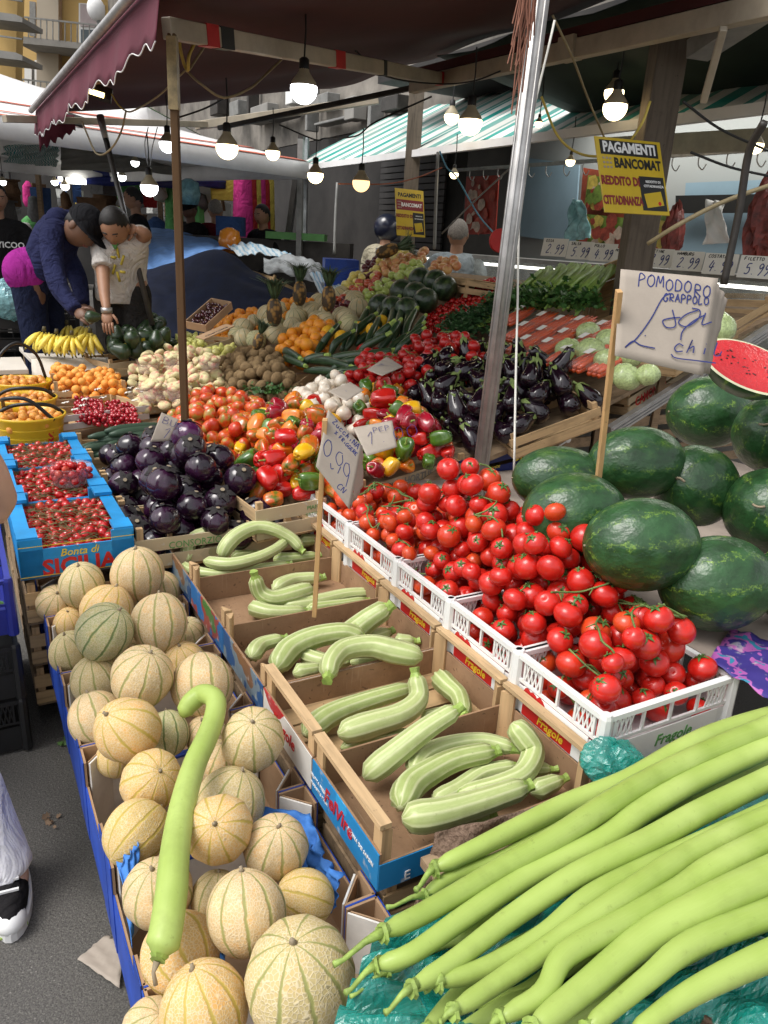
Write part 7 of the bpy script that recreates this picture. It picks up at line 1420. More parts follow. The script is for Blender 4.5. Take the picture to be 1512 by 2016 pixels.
# cables
def cable(P, r, mat, label, n=6, name='cable'):
    Q = catmull([PD(*p) for p in P], n); q = Q[0]; o = MB().tube([p-q for p in Q], r, 5).build(name, mat, None, True); o.location = q; return tag(o, label, 'cable')
TANC = plain('tan_cable', (.30, .24, .13), .6, .2, 9); YC = plain('yellow_cable', (.55, .42, .08), .6, .2, 9); BST = plain('blue_string', (.10, .35, .50), .6, .2, 9); OST = plain('orange_string', (.55, .18, .10), .6, .2, 9)
for P, r, mt, l in [([(366, 138, 3.6), (395, 165, 3.6), (440, 192, 3.7), (490, 175, 3.8), (520, 150, 3.9), (560, 112, 4.0)], .006, TANC, 'tan cable looping under the cream arm'), ([(365, 138, 3.6), (310, 190, 4.0), (260, 219, 4.4), (245, 217, 4.5)], .005, TANC, 'tan cable from the knot to the floodlight'), ([(248, 219, 4.5), (240, 255, 4.6), (225, 285, 4.6), (205, 303, 4.7), (188, 300, 4.8), (172, 265, 5), (162, 240, 5.2)], .006, TANC, 'pale cable hanging below the floodlights'), ([(220, 185, 4.5), (232, 205, 4.5), (245, 217, 4.5)], .005, YC, 'short yellow cable at the floodlight'), ([(352, 52, 3.5), (354, 90, 3.5), (362, 125, 3.55), (370, 138, 3.55), (372, 110, 3.5), (388, 75, 3.55)], .008, YC, 'yellow cables knotted at the awning pole'), ([(372, 138, 3.6), (400, 95, 3.65), (410, 80, 3.7)], .006, TANC, 'grey cable rising to the taped arm'),
 ([(350, 232, 5), (400, 215, 5), (440, 195, 4.8), (447, 192, 4.7)], .006, BLK, 'black cable tied between the pole and the warm bulb'), ([(550, 246, 6), (620, 275, 6), (640, 272, 6), (700, 268, 5.5), (740, 240, 5.2), (850, 190, 5)], .006, BLK, 'black twisted cable carrying the middle bulbs'), ([(700, 100, 4), (760, 150, 4.3), (860, 165, 4.6), (930, 160, 4.4), (985, 140, 4.2)], .005, BLK, 'black cable along the cream bar'), ([(1088, 30, 3), (1130, 120, 3.2), (1160, 200, 3.6), (1210, 320, 4), (1240, 400, 4.2)], .005, TANC, 'thin rope slanting down behind the silver pole'), ([(1066, 190, 3.4), (1100, 270, 3.5), (1150, 305, 3.5), (1215, 300, 3.4), (1260, 250, 3.3), (1280, 200, 3.3)], .006, YC, 'yellowish cable looping in front of the yellow sign'), ([(1345, 200, 3.2), (1420, 255, 3.4), (1520, 300, 3.6)], .006, BLK, 'black cable running to the right edge above the hooks'), ([(1360, 300, 3.4), (1440, 330, 3.5), (1530, 350, 3.6)], .006, BLK, 'lower black cable at the right edge'), ([(1275, 480, 3.3), (1340, 440, 3.2), (1430, 395, 3.2), (1530, 360, 3.2)], .010, TANC, 'taut brown rope from the thick post to the right edge'),
 ([(866, 298, 5.8), (880, 330, 5.7), (900, 350, 5.6), (940, 420, 5.4), (978, 465, 5)], .006, BST, 'blue string slanting down to the red disc'), ([(1005, 330, 5), (930, 400, 5.3), (870, 460, 5.6)], .006, GREYM, 'grey string crossing the blue one'), ([(665, 362, 6), (760, 362, 6), (820, 350, 6), (870, 330, 5.8)], .005, OST, 'orange string tied behind the amber bulb'), ([(292, 250, 7), (285, 285, 7), (294, 330, 6.2), (300, 290, 7), (310, 250, 7)], .005, BLK, 'black wires above the bulb over the man')]: cable(P, r, mt, l)
cable([(1505, 240, 2.8), (1475, 300, 2.9), (1455, 420, 3), (1425, 560, 3.1)], .016, DARKM, 'thick dark twisted rope near the right edge', 8); cable([(862, 300, 6), (858, 390, 6), (855, 490, 6)], .014, GREYM, 'thin grey metal rod beside the smaller yellow sign'); cable([(664, 360, 8), (660, 430, 8), (658, 500, 8)], .016, GREYM, 'thin grey post in front of the shutter')
o = MB().lathe([(.001, -.01), (.07, -.01), (.07, .01), (.001, .01)], 20).build('red_disc', RED, None); o.location = PD(985, 474, 4.6); o.rotation_euler = (1.4, 0, .3); tag(o, 'red plastic disc hanging at the silver pole', 'disc')
# ---------- tarpaulins ----------
def rows_sheet(name, rows, mat, label, cat, amp=.03, seed=1, nu=40, nv=16):
    R_ = [[PD(*p) for p in r] for r in rows]; C = [catmull(r, 8) for r in R_]; g = random.Random(seed); ws = [(g.uniform(-9, 9), g.uniform(-6, 6), g.uniform(0, 6)) for _ in range(9)]
    def ev(c, u): x = u*(len(c)-1); i = min(int(x), len(c)-2); return c[i].lerp(c[i+1], x-i)
    def fn(u, v):
        x = v*(len(C)-1); i = min(int(x), len(C)-2); p = ev(C[i], u).lerp(ev(C[i+1], u), x-i); h = sum(math.sin(a*3*u+b*3*v+c) for a, b, c in ws)/4; return p+Vector((0, -.6, .8))*abs(h)*amp
    return tag(MB().sheet(nu, nv, fn).build(name, mat, None, True, sol=.003), label, cat)
rows_sheet('tarpaulin', [[(270, 448, 9.5), (330, 452, 9.5), (400, 468, 9.3), (470, 495, 8.8)], [(285, 500, 7.8), (340, 495, 7.7), (400, 490, 7.6), (435, 494, 7.5)], [(292, 545, 6.9), (330, 530, 6.85), (380, 508, 6.8), (434, 498, 6.75)]], TARP, 'light blue tarpaulin over the top of a covered stall, sky light put into its colour', 'tarpaulin', .025, 3)
rows_sheet('tarpaulin', [[(288, 532, 6.8), (340, 520, 6.8), (434, 494, 6.7), (500, 535, 6.5), (570, 570, 6.3), (650, 582, 6.2)], [(295, 590, 6.5), (350, 580, 6.5), (434, 570, 6.4), (500, 590, 6.2), (570, 600, 6.1), (655, 600, 6.0)], [(300, 670, 6.3), (360, 665, 6.3), (430, 660, 6.2), (500, 650, 6.1), (560, 640, 6.0), (640, 640, 5.9)]], TARP_SHADED, 'navy tarpaulin hanging over the side of a covered stall, side shade put into its colour', 'tarpaulin', .02, 5, 70, 30)
rows_sheet('tarpaulin', [[(448, 486, 8.2), (500, 483, 8.2), (560, 500, 8.2)], [(470, 505, 7.6), (520, 503, 7.6), (575, 512, 7.6)]], TARPW, 'light blue and white striped sheet over crates', 'sheet', .05, 7); rows_sheet('tarpaulin', [[(520, 515, 7.6), (560, 505, 7.6), (610, 512, 7.5), (650, 540, 7.3)], [(520, 540, 7), (570, 545, 7), (620, 560, 6.9), (650, 585, 6.7)]], SILV, 'crumpled silver sheet with black ties', 'sheet', .05, 8)
rows_sheet('tarpaulin', [[(610, 540, 7), (640, 535, 7), (655, 535, 7)], [(640, 600, 6.5), (655, 590, 6.5), (680, 580, 6.5)]], TARPW, 'white and blue sheet end at the foot of the apples', 'sheet', .03, 9)
crate_px((460, 520), (540, 545), .5, .1, 'wooden crate standing on the blue tarpaulin', 1.28, 1.20, k0=6)
for k in range(2):
    q = PD(670, 552-k*28, 6.9); o = root('blue_box', q, 'blue cardboard box with white letters behind the apples, %s of two' % ['lower', 'upper'][k], 'box'); o.rotation_euler = (0, 0, STALL+1.2); MB().box((0, 0, 0), (.42, .30, .125)).build('box', BLUE, o); MB().box((-.05, -.152, 0), (.12, .004, .06)).build('label', WHI, o)
# ---------- far buildings ----------
D0 = 30.
def fb(P, mat, name, label, cat, y=D0, th=.3, parent=None):
    q = [PY(px, py, y) for px, py in P]; c0 = q[0]; b = MB(); n = Vector((0, th, 0)); k = len(q)
    b.add([p-c0 for p in q]+[p-c0+n for p in q], [tuple(range(k))[::-1], tuple(range(k, 2*k))]+[(i, (i+1) % k, k+(i+1) % k, k+i) for i in range(k)]); o = b.build(name, mat, parent)
    if parent is None: o.location = c0; tag(o, label, cat)
    else: o.location = c0-parent.location
    return o
ba = root('apartment_block', PY(200, 430, D0), 'ochre apartment block with balconies rising beyond the awning', 'building')
fb([(40, -260), (420, -260), (420, 480), (40, 480)], YWALL, 'wall', '', '', D0, .5, ba)
for x0, x1 in ((72, 115),): fb([(x0, -260), (x1, -260), (x1, 440), (x0, 440)], BRICKP, 'brick_pier', '', '', D0-.4, .3, ba)
for k, y in enumerate((-130, 62, 185)):
    dy = y-62; sl_ = -.0; b = fb([(32, y+8), (340, y+42), (340, y+52), (32, y+22)], CONC, 'balcony_slab', '', '', D0-1.6, 1.5, ba)
    r_ = MB(); q0 = PY(32, y+8, D0-1.6)
    for j in range(26):
        x = 32+j*12; yb = y+8+(x-32)*34/308; p1, p2 = PY(x, yb, D0-1.6), PY(x, yb-38, D0-1.6); r_.bar(p1-q0, p2-q0, .03)
    r_.bar(PY(32, y-30, D0-1.6)-q0, PY(340, y+4, D0-1.6)-q0, .05); o = r_.build('railing', GREYM, ba); o.location = q0-ba.location
    for (x0, x1) in ((155, 205),): 
        yy = y+(x0-32)*.11; fb([(x0, yy-70), (x1, yy-66), (x1, yy+16), (x0, yy+14)], WHI, 'window', '', '', D0-.1, .08, ba); fb([(x0+3, yy-68), (x1-3, yy-64), (x1-3, yy-22), (x0+3, yy-24)], plain('pinkish_blind', (.50, .42, .42), .8, .1, 3), 'roller_blind', '', '', D0-.15, .04, ba); fb([(x0+4, yy-18), (x1-4, yy-16), (x1-4, yy+10), (x0+4, yy+10)], plain('grey_window_glass', (.12, .15, .17), .15, .1, 3), 'pane', '', '', D0-.16, .04, ba)
    fb([(58, y-60), (70, y-58), (70, y+10), (58, y+8)], GREYM, 'window', '', '', D0-.12, .05, ba)
for x0, y0 in ((48, 130), (68, 118), (155, 118), (165, 340)): fb([(x0, y0), (x0+14, y0+2), (x0+14, y0+60), (x0, y0+58)], WHI, 'window', '', '', D0-.2, .05, ba)
bb = root('apartment_block', PY(10, 430, 24), 'nearer ochre block with stacked balconies at the left edge', 'building'); fb([(-200, -200), (40, -200), (22, 450), (-200, 450)], YWALL, 'wall', '', '', 24, .4, bb)
for y in (-60, 30, 105, 200): fb([(-60, y-14), (30, y-2), (44, y+4), (44, y+14), (-60, y+2)], CONC, 'balcony_slab', '', '', 22.6, 1.2, bb); fb([(-60, y-44), (43, y-30), (43, y-27), (-60, y-41)], GREYM, 'handrail', '', '', 22.6, .06, bb)
o = root('street_lamp', PY(203, 430, 20), 'street lamp with a round white head in front of the ochre block', 'street lamp'); q = o.location; MB().tube([p-q for p in (PY(215, 440, 20), PY(200, 80, 20), PY(192, 28, 20))], .05, 8).build('mast', GREYM, o, True); MB().ball(PY(189, 18, 20)-q, (.2, .2, .24), 14, 10).build('head', WCAN, o, True)
for k, (px, py, w2, h2, mt) in enumerate([(470, 215, 34, 26, GREYM), (520, 225, 60, 30, CONC), (640, 200, 50, 22, GREYM), (700, 215, 26, 40, CONC), (580, 190, 22, 30, WHI), (560, 232, 70, 6, DARKM), (660, 240, 90, 5, GREYM), (740, 225, 8, 70, GREYM), (498, 205, 6, 70, DARKM), (615, 215, 5, 80, GREYM), (430, 205, 30, 40, DARKM), (780, 205, 40, 26, DARKM)]):
    P = PT(px, py, 5.45); sc_ = proj(P)[2]/F; o = root('wall_fixture', P, '%s fixture on the stained facade above the stalls, number %s' % (['metal box', 'concrete sill', 'air conditioner', 'stone panel', 'pale box', 'dark ledge', 'pipe', 'upright pipe', 'dark upright pipe', 'thin pipe', 'dark window', 'dark opening'][k], ['one', 'two', 'three', 'four', 'five', 'six', 'seven', 'eight', 'nine', 'ten', 'eleven', 'twelve'][k]), 'wall fixture'); o.rotation_euler = (0, 0, STALL); MB().box((0, 0, 0), (.22, w2*sc_*1.6, h2*sc_)).build('box', mt, o, bevel=.01)
# far market clutter (each a small thing)
g = random.Random(31); cols = [cloth('clutter_red', (.35, .03, .03)), cloth('clutter_green', (.10, .30, .10)), cloth('clutter_yellow', (.5, .40, .08)), cloth('clutter_pink', (.5, .04, .2)), cloth('clutter_grey', (.12, .12, .12)), cloth('clutter_white', (.45, .45, .43)), cloth('clutter_blue', (.05, .10, .25)), cloth('clutter_brown', (.12, .07, .04))]; cn = ['red', 'green', 'yellow', 'pink', 'grey', 'white', 'blue', 'brown']
for k in range(80):
    px = g.uniform(-10, 450); d_ = g.uniform(12, 17); py = g.uniform(368, 455)
    if 190 < px < 260 and py > 430: continue
    c = g.choices(range(8), (1, 1.2, .8, .4, 3, 1.5, 1, 3))[0]; w_, h_ = g.uniform(.15, .5), g.uniform(.12, .5); b = MB(); n = g.choice([0, 1])
    if n: b.tube([(0, 0, h_/2), (0, 0, h_*.3), (.02, 0, -h_*.3), (0, 0, -h_/2)], [w_*.08, w_*.35, w_*.45, w_*.3], 9, True, .2, 4)
    else: b.box((0, 0, 0), (w_, w_*.6, h_), taper=g.uniform(.8, 1.1)); b.box((0, 0, h_/2+.01), (w_*1.05, w_*.65, .03))
    o = b.build('far_goods', cols[c], None, bool(n)); o.location = PD(px, py, d_); o.rotation_euler = (0, 0, g.uniform(0, 3)); tag(o, 'small %s %s among the goods of the far stalls at the left' % (cn[c], 'bag' if n else 'box'), 'bag' if n else 'box', 'goods on the far stalls')
for k in range(9):
    px = -30+k*58; o = root('stall_post', PZ(px+10, 640, 0) if False else PD(px, 470, 13), 'thin upright post of a far stall, number %s from the left' % ['one', 'two', 'three', 'four', 'five', 'six', 'seven', 'eight', 'nine'][k], 'post'); MB().bar((0, 0, -1.6), (0, 0, 1.3), .07).build('shaft', GREYM if k % 2 else WOLD, o)
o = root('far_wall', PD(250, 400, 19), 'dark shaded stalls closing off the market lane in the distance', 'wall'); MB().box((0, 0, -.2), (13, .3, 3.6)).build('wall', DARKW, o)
o = root('white_van_side', PD(380, 410, 12.5), 'white panel behind the man in the maroon coat', 'panel'); MB().box((0, 0, 0), (.9, .1, 1.3)).build('panel', WCAN, o); 
for k in range(7): o = MB().tube([(0, 0, .6), (0, 0, .3), (0, 0, -.5), (0, 0, -.62)], [.03, .11, .13, .10], 10, True, .2, 4).build('hanging_cloth', cols[[3, 0, 2, 3, 0, 2, 1][k]], None, True); o.location = PD(478+k*9-(k > 5)*190, 395+g.uniform(-8, 8), 11+.2*k); tag(o, 'bright %s fabric roll hanging in the gap beyond the tarpaulin, place %s' % (['pink', 'red', 'yellow', 'pink', 'red', 'yellow', 'green'][k], ['one', 'two', 'three', 'four', 'five', 'six', 'seven'][k]), 'fabric')
o = root('low_stall', PD(520, 470, 9.5), 'dark stall counter with scales behind the blue tarpaulin', 'stall'); MB().box((0, 0, -.5), (2.2, .8, 1.)).build('counter', DARKM, o); MB().box((-.35, -.3, .12), (.3, .3, .22)).build('scale', cols[6], o); MB().box((.45, -.3, .05), (.7, .4, .08)).build('green_tray', GRN, o)
for px, py, l in ((452, 474, 'orange round plastic tub on the far stall'), (372, 378, 'pale turquoise bag hanging right of the dark pole')): o = MB().tube([(0, 0, .14), (0, 0, .1), (0, 0, -.02), (0, 0, -.13)], [.03, .10, .12, .09], 12, True, .1, 5).build('bag', PORA if px > 400 else BBAG, None, True); o.location = PD(px, py, 8.5); tag(o, l, 'bag')
for k, (px, py, d_, w_) in enumerate([(590, 440, 9, .16), (545, 420, 9.5, .22), (600, 420, 10, .2)]): o = MB().bar((0, 0, -1.4), (.3*(k == 1), 0, .9), w_, .06).build('leaning_board', [GREYM, DARKM, SILV][k]); o.location = PD(px, py, d_); tag(o, ['grey folded umbrella leaning by the wall', 'dark board leaning by the wall', 'silver rolled sheet leaning by the wall'][k], 'board')
# gound litter and paper
o = drape('paper_scrap', [PZ(152, 1888, .012), PZ(235, 1945, .012), PZ(245, 1850, .02), PZ(205, 1842, .02)], PAPER, 'dirty paper bag scrap on the asphalt beside the nearest carton', 'paper', .004, 10, 5, .001)
for k, (px, py) in enumerate([(25, 1835), (130, 1460), (95, 1615)]):
    if k == 0: o = MB().tube([(-.03, 0, .004), (0, .004, .008), (.035, -.004, .004)], [.004, .006, .008], 7).build('stalk_scrap', ZSTEM, None, True)
    else: o = inst(leafclump(6+4*(k == 1), (.012, .012, .003), .012, LEAF if k == 1 else CARDD, k), 'leaf_scrap', (0, 0, 0))
    o.location = PZ(px, py, .006); o.rotation_euler = (0, 0, 1.0); tag(o, ['green zucchini stalk lying on the asphalt', 'small green leaf scrap on the asphalt by the melon cartons', 'dry brown leaf on the asphalt'][k], 'scrap')
# ---------- people ----------
def skinned(name, V, E, R_, mats, parent, sub=1, extra=None):
    me = bpy.data.meshes.new(name); me.from_pydata([tuple(v) for v in V], E, []); ob = bpy.data.objects.new('tmp', me); COL.objects.link(ob)
    md = ob.modifiers.new('s', 'SKIN'); md.use_smooth_shade = True
    for i, r in enumerate(R_): me.skin_vertices[0].data[i].radius = (r, r) if not isinstance(r, tuple) else r
    me.skin_vertices[0].data[0].use_root = True
    sb = ob.modifiers.new('u', 'SUBSURF'); sb.levels = sub; sb.render_levels = sub
    dg = bpy.context.evaluated_depsgraph_get(); out = bpy.data.meshes.new_from_object(ob.evaluated_get(dg)); bpy.data.objects.remove(ob)
    if extra: # merge extra builder geometry (head, face) into the one body mesh
        b = MB(); b.v = [tuple(v.co) for v in out.vertices]; b.f = [tuple(p.vertices) for p in out.polygons]; b.mi = [0]*len(b.f); b.uv = [[(0, 0)]*len(f) for f in b.f]; extra(b); out = b.mesh(name, mats, True)
    else:
        out.materials.clear(); [out.materials.append(m) for m in (mats if isinstance(mats, list) else [mats])]
        out.polygons.foreach_set('use_smooth', [True]*len(out.polygons))
    out.name = name; o = bpy.data.objects.new(name, out); COL.objects.link(o)
    if parent is not None: o.parent = parent
    return o
def person(label, J, skin_, hair, top, legs, hd, hr=.105, build=1., sleeves='long', hairlen=0, cap=None, shoes=C_BLK, topx=1.25, group=None, face=True, up=Vector((0, 0, 1)), handr=None, body_sub=1, hands=True, hemk=0.):
    """J: world joints (pelvis, chest, neck, head, shL, elL, wrL, haL, shR ..., hipL, knL, anL, toL ...)"""
    q = J['pelvis'].copy(); q.z = min(J['anL'].z, J['anR'].z)-.06; o = root('person', q, label, 'person', group); L = lambda k: J[k]-q; b_ = build
    names = ['pelvis', 'waist', 'chest', 'neck', 'skull', 'shL', 'elL', 'wrL', 'shR', 'elR', 'wrR', 'hipL', 'knL', 'anL', 'toL', 'hipR', 'knR', 'anR', 'toR']
    J['waist'] = J.get('waist', J['pelvis'].lerp(J['chest'], .45)); J['skull'] = J['neck'].lerp(J['head'], .6)
    rd = dict(pelvis=.125, waist=.115, chest=.13, neck=.055, skull=.06, shL=.058, elL=.038, wrL=.025, shR=.058, elR=.038, wrR=.025, hipL=.085, knL=.052, anL=.036, toL=.032, hipR=.085, knR=.052, anR=.036, toR=.032)
    E_ = [('pelvis', 'waist'), ('waist', 'chest'), ('chest', 'neck'), ('neck', 'skull'), ('chest', 'shL'), ('shL', 'elL'), ('elL', 'wrL'), ('chest', 'shR'), ('shR', 'elR'), ('elR', 'wrR'), ('pelvis', 'hipL'), ('hipL', 'knL'), ('knL', 'anL'), ('anL', 'toL'), ('pelvis', 'hipR'), ('hipR', 'knR'), ('knR', 'anR'), ('anR', 'toR')]
    V = [L(n) for n in names]; EE = [(names.index(a), names.index(c)) for a, c in E_]; R_ = [rd[n]*b_ for n in names]
    hd = hd.normalized(); rt = hd.cross(up).normalized(); hu = rt.cross(hd).normalized(); hm = Matrix((rt, hd, hu)).transposed()   # local: x right, y face, z crown
    def extra(b):
        def fn(th, v, r, z):
            x, y = math.cos(th), math.sin(th); k = 1.
            if y > 0:
                k += .16*math.exp(-((x/.16)**2))*math.exp(-((v-.44)/.06)**2)*y**4      # nose
                k -= .05*math.exp(-((abs(x)-.36)/.14)**2)*math.exp(-((v-.54)/.05)**2)   # eye sockets
                k += .05*math.exp(-((x/.3)**2))*math.exp(-((v-.18)/.07)**2)+.04*math.exp(-((x/.28)**2))*math.exp(-((v-.31)/.03)**2)
            k *= 1-.22*max(0, .38-v)/.38
            return r*k, z
        b.ball(L('head'), (hr*.80, hr*.96, hr*1.18), 24, 18, fn, hm)
        for sg in (-1, 1):
            b.ball(L('head')+hm@Vector((sg*hr*.80, -hr*.05, -hr*.05)), (hr*.10, hr*.22, hr*.30), 8, 6, None, hm)
            b.mat(1).ball(L('head')+hm@Vector((sg*hr*.30, hr*.80, hr*.10)), (hr*.10, hr*.06, hr*.06), 8, 6, None, hm); b.mat(1).bar(L('head')+hm@Vector((sg*hr*.16, hr*.90, hr*.27)), L('head')+hm@Vector((sg*hr*.46, hr*.80, hr*.27)), hr*.07); b.mat(0)
        b.mat(2).ball(L('head')+hm@Vector((0, hr*.86, -hr*.50)), (hr*.24, hr*.08, hr*.07), 8, 6, None, hm); b.mat(0)
        if hands:
            for k in 'LR':
                w_, h_ = L('wr'+k), L('ha'+k); d = (h_-w_); ln = d.length or .09; d.normalize(); sd = d.cross(Vector((.2, -1, .3))).normalized(); nn = d.cross(sd)
                pm_ = Matrix((sd, nn, d)).transposed(); b.ball(w_+d*.045, (.036, .017, .052), 10, 8, None, pm_)
                for i, (of, fl) in enumerate(((-.028, .058), (-.010, .068), (.009, .064), (.026, .050))):
                    p0 = w_+d*.082+sd*of; b.tube([p0, p0+d*fl*.45+nn*.006, p0+d*fl*.8+nn*.018, p0+d*fl+nn*.032], [.0095, .009, .008, .006], 6)
                p0 = w_+d*.03+sd*-.034; b.tube([p0, p0+d*.03-sd*.022+nn*.008, p0+d*.055-sd*.028+nn*.018], [.011, .0095, .007], 6)
    LIP = plain('lip_tone', (.25, .08, .06), .5, .1, 9)
    def mass(name, parts, mat, g=1., vox=.014, smooth=4, ext=None):
        b = MB()
        for kind, ks, rs in parts:
            P = [k if isinstance(k, Vector) else L(k) for k in ks]
            if kind == 'limb': n = len(P)*5-4; C = catmull(P, 5); b.tube(C, [x*b_*g for x in interp_r(rs, len(C))], 12)
            else:
                C = catmull(P, 5); sx = interp_r([a for a, c in rs], len(C)); sy = interp_r([c for a, c in rs], len(C)); ax_ = (L('shR')-L('shL')).normalized(); o0 = len(b.v); N = 20
                for i, c in enumerate(C):
                    tg = (C[min(i+1, len(C)-1)]-C[max(i-1, 0)]).normalized(); a_ = (ax_-ax_.dot(tg)*tg).normalized(); f_ = tg.cross(a_)
                    for k in range(N): an = 2*PI*k/N; b.v.append(tuple(c+(a_*math.cos(an)*sx[i]+f_*math.sin(an)*sy[i])*b_*g))
                for i in range(len(C)-1):
                    for k in range(N): b.f.append((o0+i*N+k, o0+i*N+(k+1) % N, o0+(i+1)*N+(k+1) % N, o0+(i+1)*N+k)); b.mi.append(0); b.uv.append([(0, 0)]*4)
                for e in (0, len(C)-1): b.f.append(tuple(o0+e*N+k for k in range(N))[::(1 if e else -1)]); b.mi.append(0); b.uv.append([(0, 0)]*N)
        ob = b.build('tmp', mat, None, True); md = ob.modifiers.new('r', 'REMESH'); md.mode = 'VOXEL'; md.voxel_size = vox; md.use_smooth_shade = True; sm = ob.modifiers.new('s', 'SMOOTH'); sm.factor = .5; sm.iterations = smooth
        out = bpy.data.meshes.new_from_object(ob.evaluated_get(bpy.context.evaluated_depsgraph_get())); bpy.data.objects.remove(ob)
        if ext:
            b = MB(); b.v = [tuple(v.co) for v in out.vertices]; b.f = [tuple(p.vertices) for p in out.polygons]; b.mi = [0]*len(b.f); b.uv = [[(0, 0)]*len(f) for f in b.f]; ext(b); out = b.mesh(name, [skin_, BLK, LIP], True)
        out.name = name; out.polygons.foreach_set('use_smooth', [True]*len(out.polygons)); o_ = bpy.data.objects.new(name, out); COL.objects.link(o_); o_.parent = o
        if not ext: out.materials.clear(); out.materials.append(mat)
        return o_
    neckb = L('chest').lerp(L('neck'), .72); TR = [(.145, .105), (.135, .10), (.155, .11), (.15, .09), (.06, .055)]; tor = ('torso', ['pelvis', 'waist', 'chest', neckb, 'neck'], TR)
    arms = [('limb', [neckb, 'sh'+k, 'el'+k, 'wr'+k], [.06, .052, .038, .025]) for k in 'LR']; hp = L('pelvis')
    lg = [('limb', [hp.lerp(L('hip'+k), .5), 'hip'+k, 'kn'+k, 'an'+k, 'to'+k], [.085, .088, .055, .036, .03]) for k in 'LR']
    mass('body', [tor, ('limb', ['neck', 'skull'], [.055, .055])]+arms+lg, skin_, .93, .013, 4, extra)
    dn = (hp-L('waist')).normalized(); hem = hp+dn*.07
    if sleeves == 'long': am = [('limb', [neckb, 'sh'+k, 'el'+k, 'wr'+k], [.07, .066, .054, .040]) for k in 'LR']
    else: am = [('limb', [neckb, 'sh'+k, L('sh'+k).lerp(L('el'+k), .35), L('sh'+k).lerp(L('el'+k), .62)], [.07, .066, .064, .066]) for k in 'LR']
    mass('top', [('torso', [hem, 'pelvis', 'waist', 'chest', neckb, L('neck')], [(.16, .125), (.158, .125), (.150, .118), (.170, .125), (.155, .095), (.068, .062)])]+am if not hemk else [('torso', [hp.lerp(L('waist'), hemk), 'waist', 'chest', neckb, L('neck')], [(.165, .13), (.155, .125), (.170, .125), (.155, .095), (.068, .062)])]+am, top, topx/1.2, .014, 3)
    if legs: mass('trousers', [('torso', [hp-dn*.06, 'pelvis', hp+dn*.08], [(.135, .10), (.15, .11), (.14, .10)])]+[('limb', [hp.lerp(L('hip'+k), .6), L('hip'+k)+dn*.05, 'kn'+k, L('an'+k)+Vector((0, 0, -.03))], [.09, .098, .070, .052]) for k in 'LR'], legs, 1., .014, 3)
    def hf(th, v, r, z):
        y = math.sin(th); cut = .50+.20*max(0, y)-(.22+hairlen)*max(0, -y); return (r*(1+.05*math.sin(9*th)*math.sin(9*v)*.4) if v > cut else r*.80), (z if v > cut else z*.8)
    MB().ball(L('head')+hm@Vector((0, -hr*.06, hr*.07)), (hr*.87, hr*1.0, hr*1.20), 24, 18, hf, hm).build('hair', hair, o, True)
    if cap:
        b = MB().ball(L('head')+hm@Vector((0, -hr*.04, hr*.22)), (hr*1.0, hr*1.12, hr*1.12), 24, 14, lambda th, v, r, z: (r if v > .5 else r*.8*0+1*(r > 0)*.98, z if v > .5 else -.02), hm); b.ball(L('head')+hm@Vector((0, hr*1.05, hr*.30)), (hr*.8, hr*.65, hr*.06), 16, 8, None, hm); b.build('cap', cap, o, True)
    if shoes:
        for k in 'LR':
            a, t = L('an'+k), L('to'+k); d = (t-a); d.z = 0; d.normalize(); MB().ball((a+t)/2+Vector((0, 0, -.02)), (.052, .14, .05), 14, 8, None, Matrix((Vector((d.y, -d.x, 0)), d, Vector((0, 0, 1)))).transposed()).build('shoe', shoes, o, True)
    return o, L, hm
def legsJ(J, hip, ax, face, h=None, knee=.03, sp=.09):
    ax = ax.normalized(); face = face.normalized(); z0 = 0.
    for k, s in (('L', -1), ('R', 1)):
        J['hip'+k] = hip+ax*s*sp; g0 = Vector((J['hip'+k].x, J['hip'+k].y, .09))+ax*s*.03; J['kn'+k] = J['hip'+k].lerp(g0, .5)+face*knee; J['an'+k] = g0-face*.02; J['to'+k] = g0+face*.14; J['to'+k].z = .04
X = Vector((1, 0, 0)); Yv = Vector((0, 1, 0))
# woman in navy hoodie bending over the bananas
J = dict(pelvis=PD(78, 545, 5.25), waist=PD(92, 515, 5.2), chest=PD(112, 468, 5.15), neck=PD(140, 446, 5.05), head=PD(163, 448, 4.98), shL=PD(100, 448, 5.35), elL=PD(150, 540, 5.2), wrL=PD(163, 600, 5.1), haL=PD(170, 625, 5.05), shR=PD(102, 462, 4.95), elR=PD(112, 555, 4.85), wrR=PD(150, 612, 4.75), haR=PD(170, 626, 4.7))
legsJ(J, J['pelvis'], Vector((.1, 1, 0)), X, knee=.0, sp=.10)
o, L, hm = person('woman in a navy hoodie and black cap bending over the bananas', J, SK2, HAIRB, C_NAVY, C_JNAV, Vector((.55, -.25, -.65)), .118, 1.22, cap=C_CAP, topx=1.18, up=Vector((.6, 0, .8)), hemk=.55)
for p_ in o.children: pass
MB().ball(L('pelvis')+Vector((-.045, -.03, .03)), (.175, .21, .165), 24, 16, lambda th, v, r, z: (r*(1+.02*math.sin(4*th+6*v)), z)).build('magenta_top', C_MAG, o, True)
skinned('hood', [L('neck')+Vector((-.13, .09, .03)), L('neck')+Vector((-.06, 0, .06)), L('neck')+Vector((-.10, -.10, .0))], [(0, 1), (1, 2)], [.07, .085, .07], C_NAVY, o, 2)
p = PD(181, 624, 4.66); av1 = inst(av[0], 'avocado', p, (0, 1.5, .2), .040); tag(av1, 'avocado held in the hand of the woman in the navy hoodie', 'avocado')
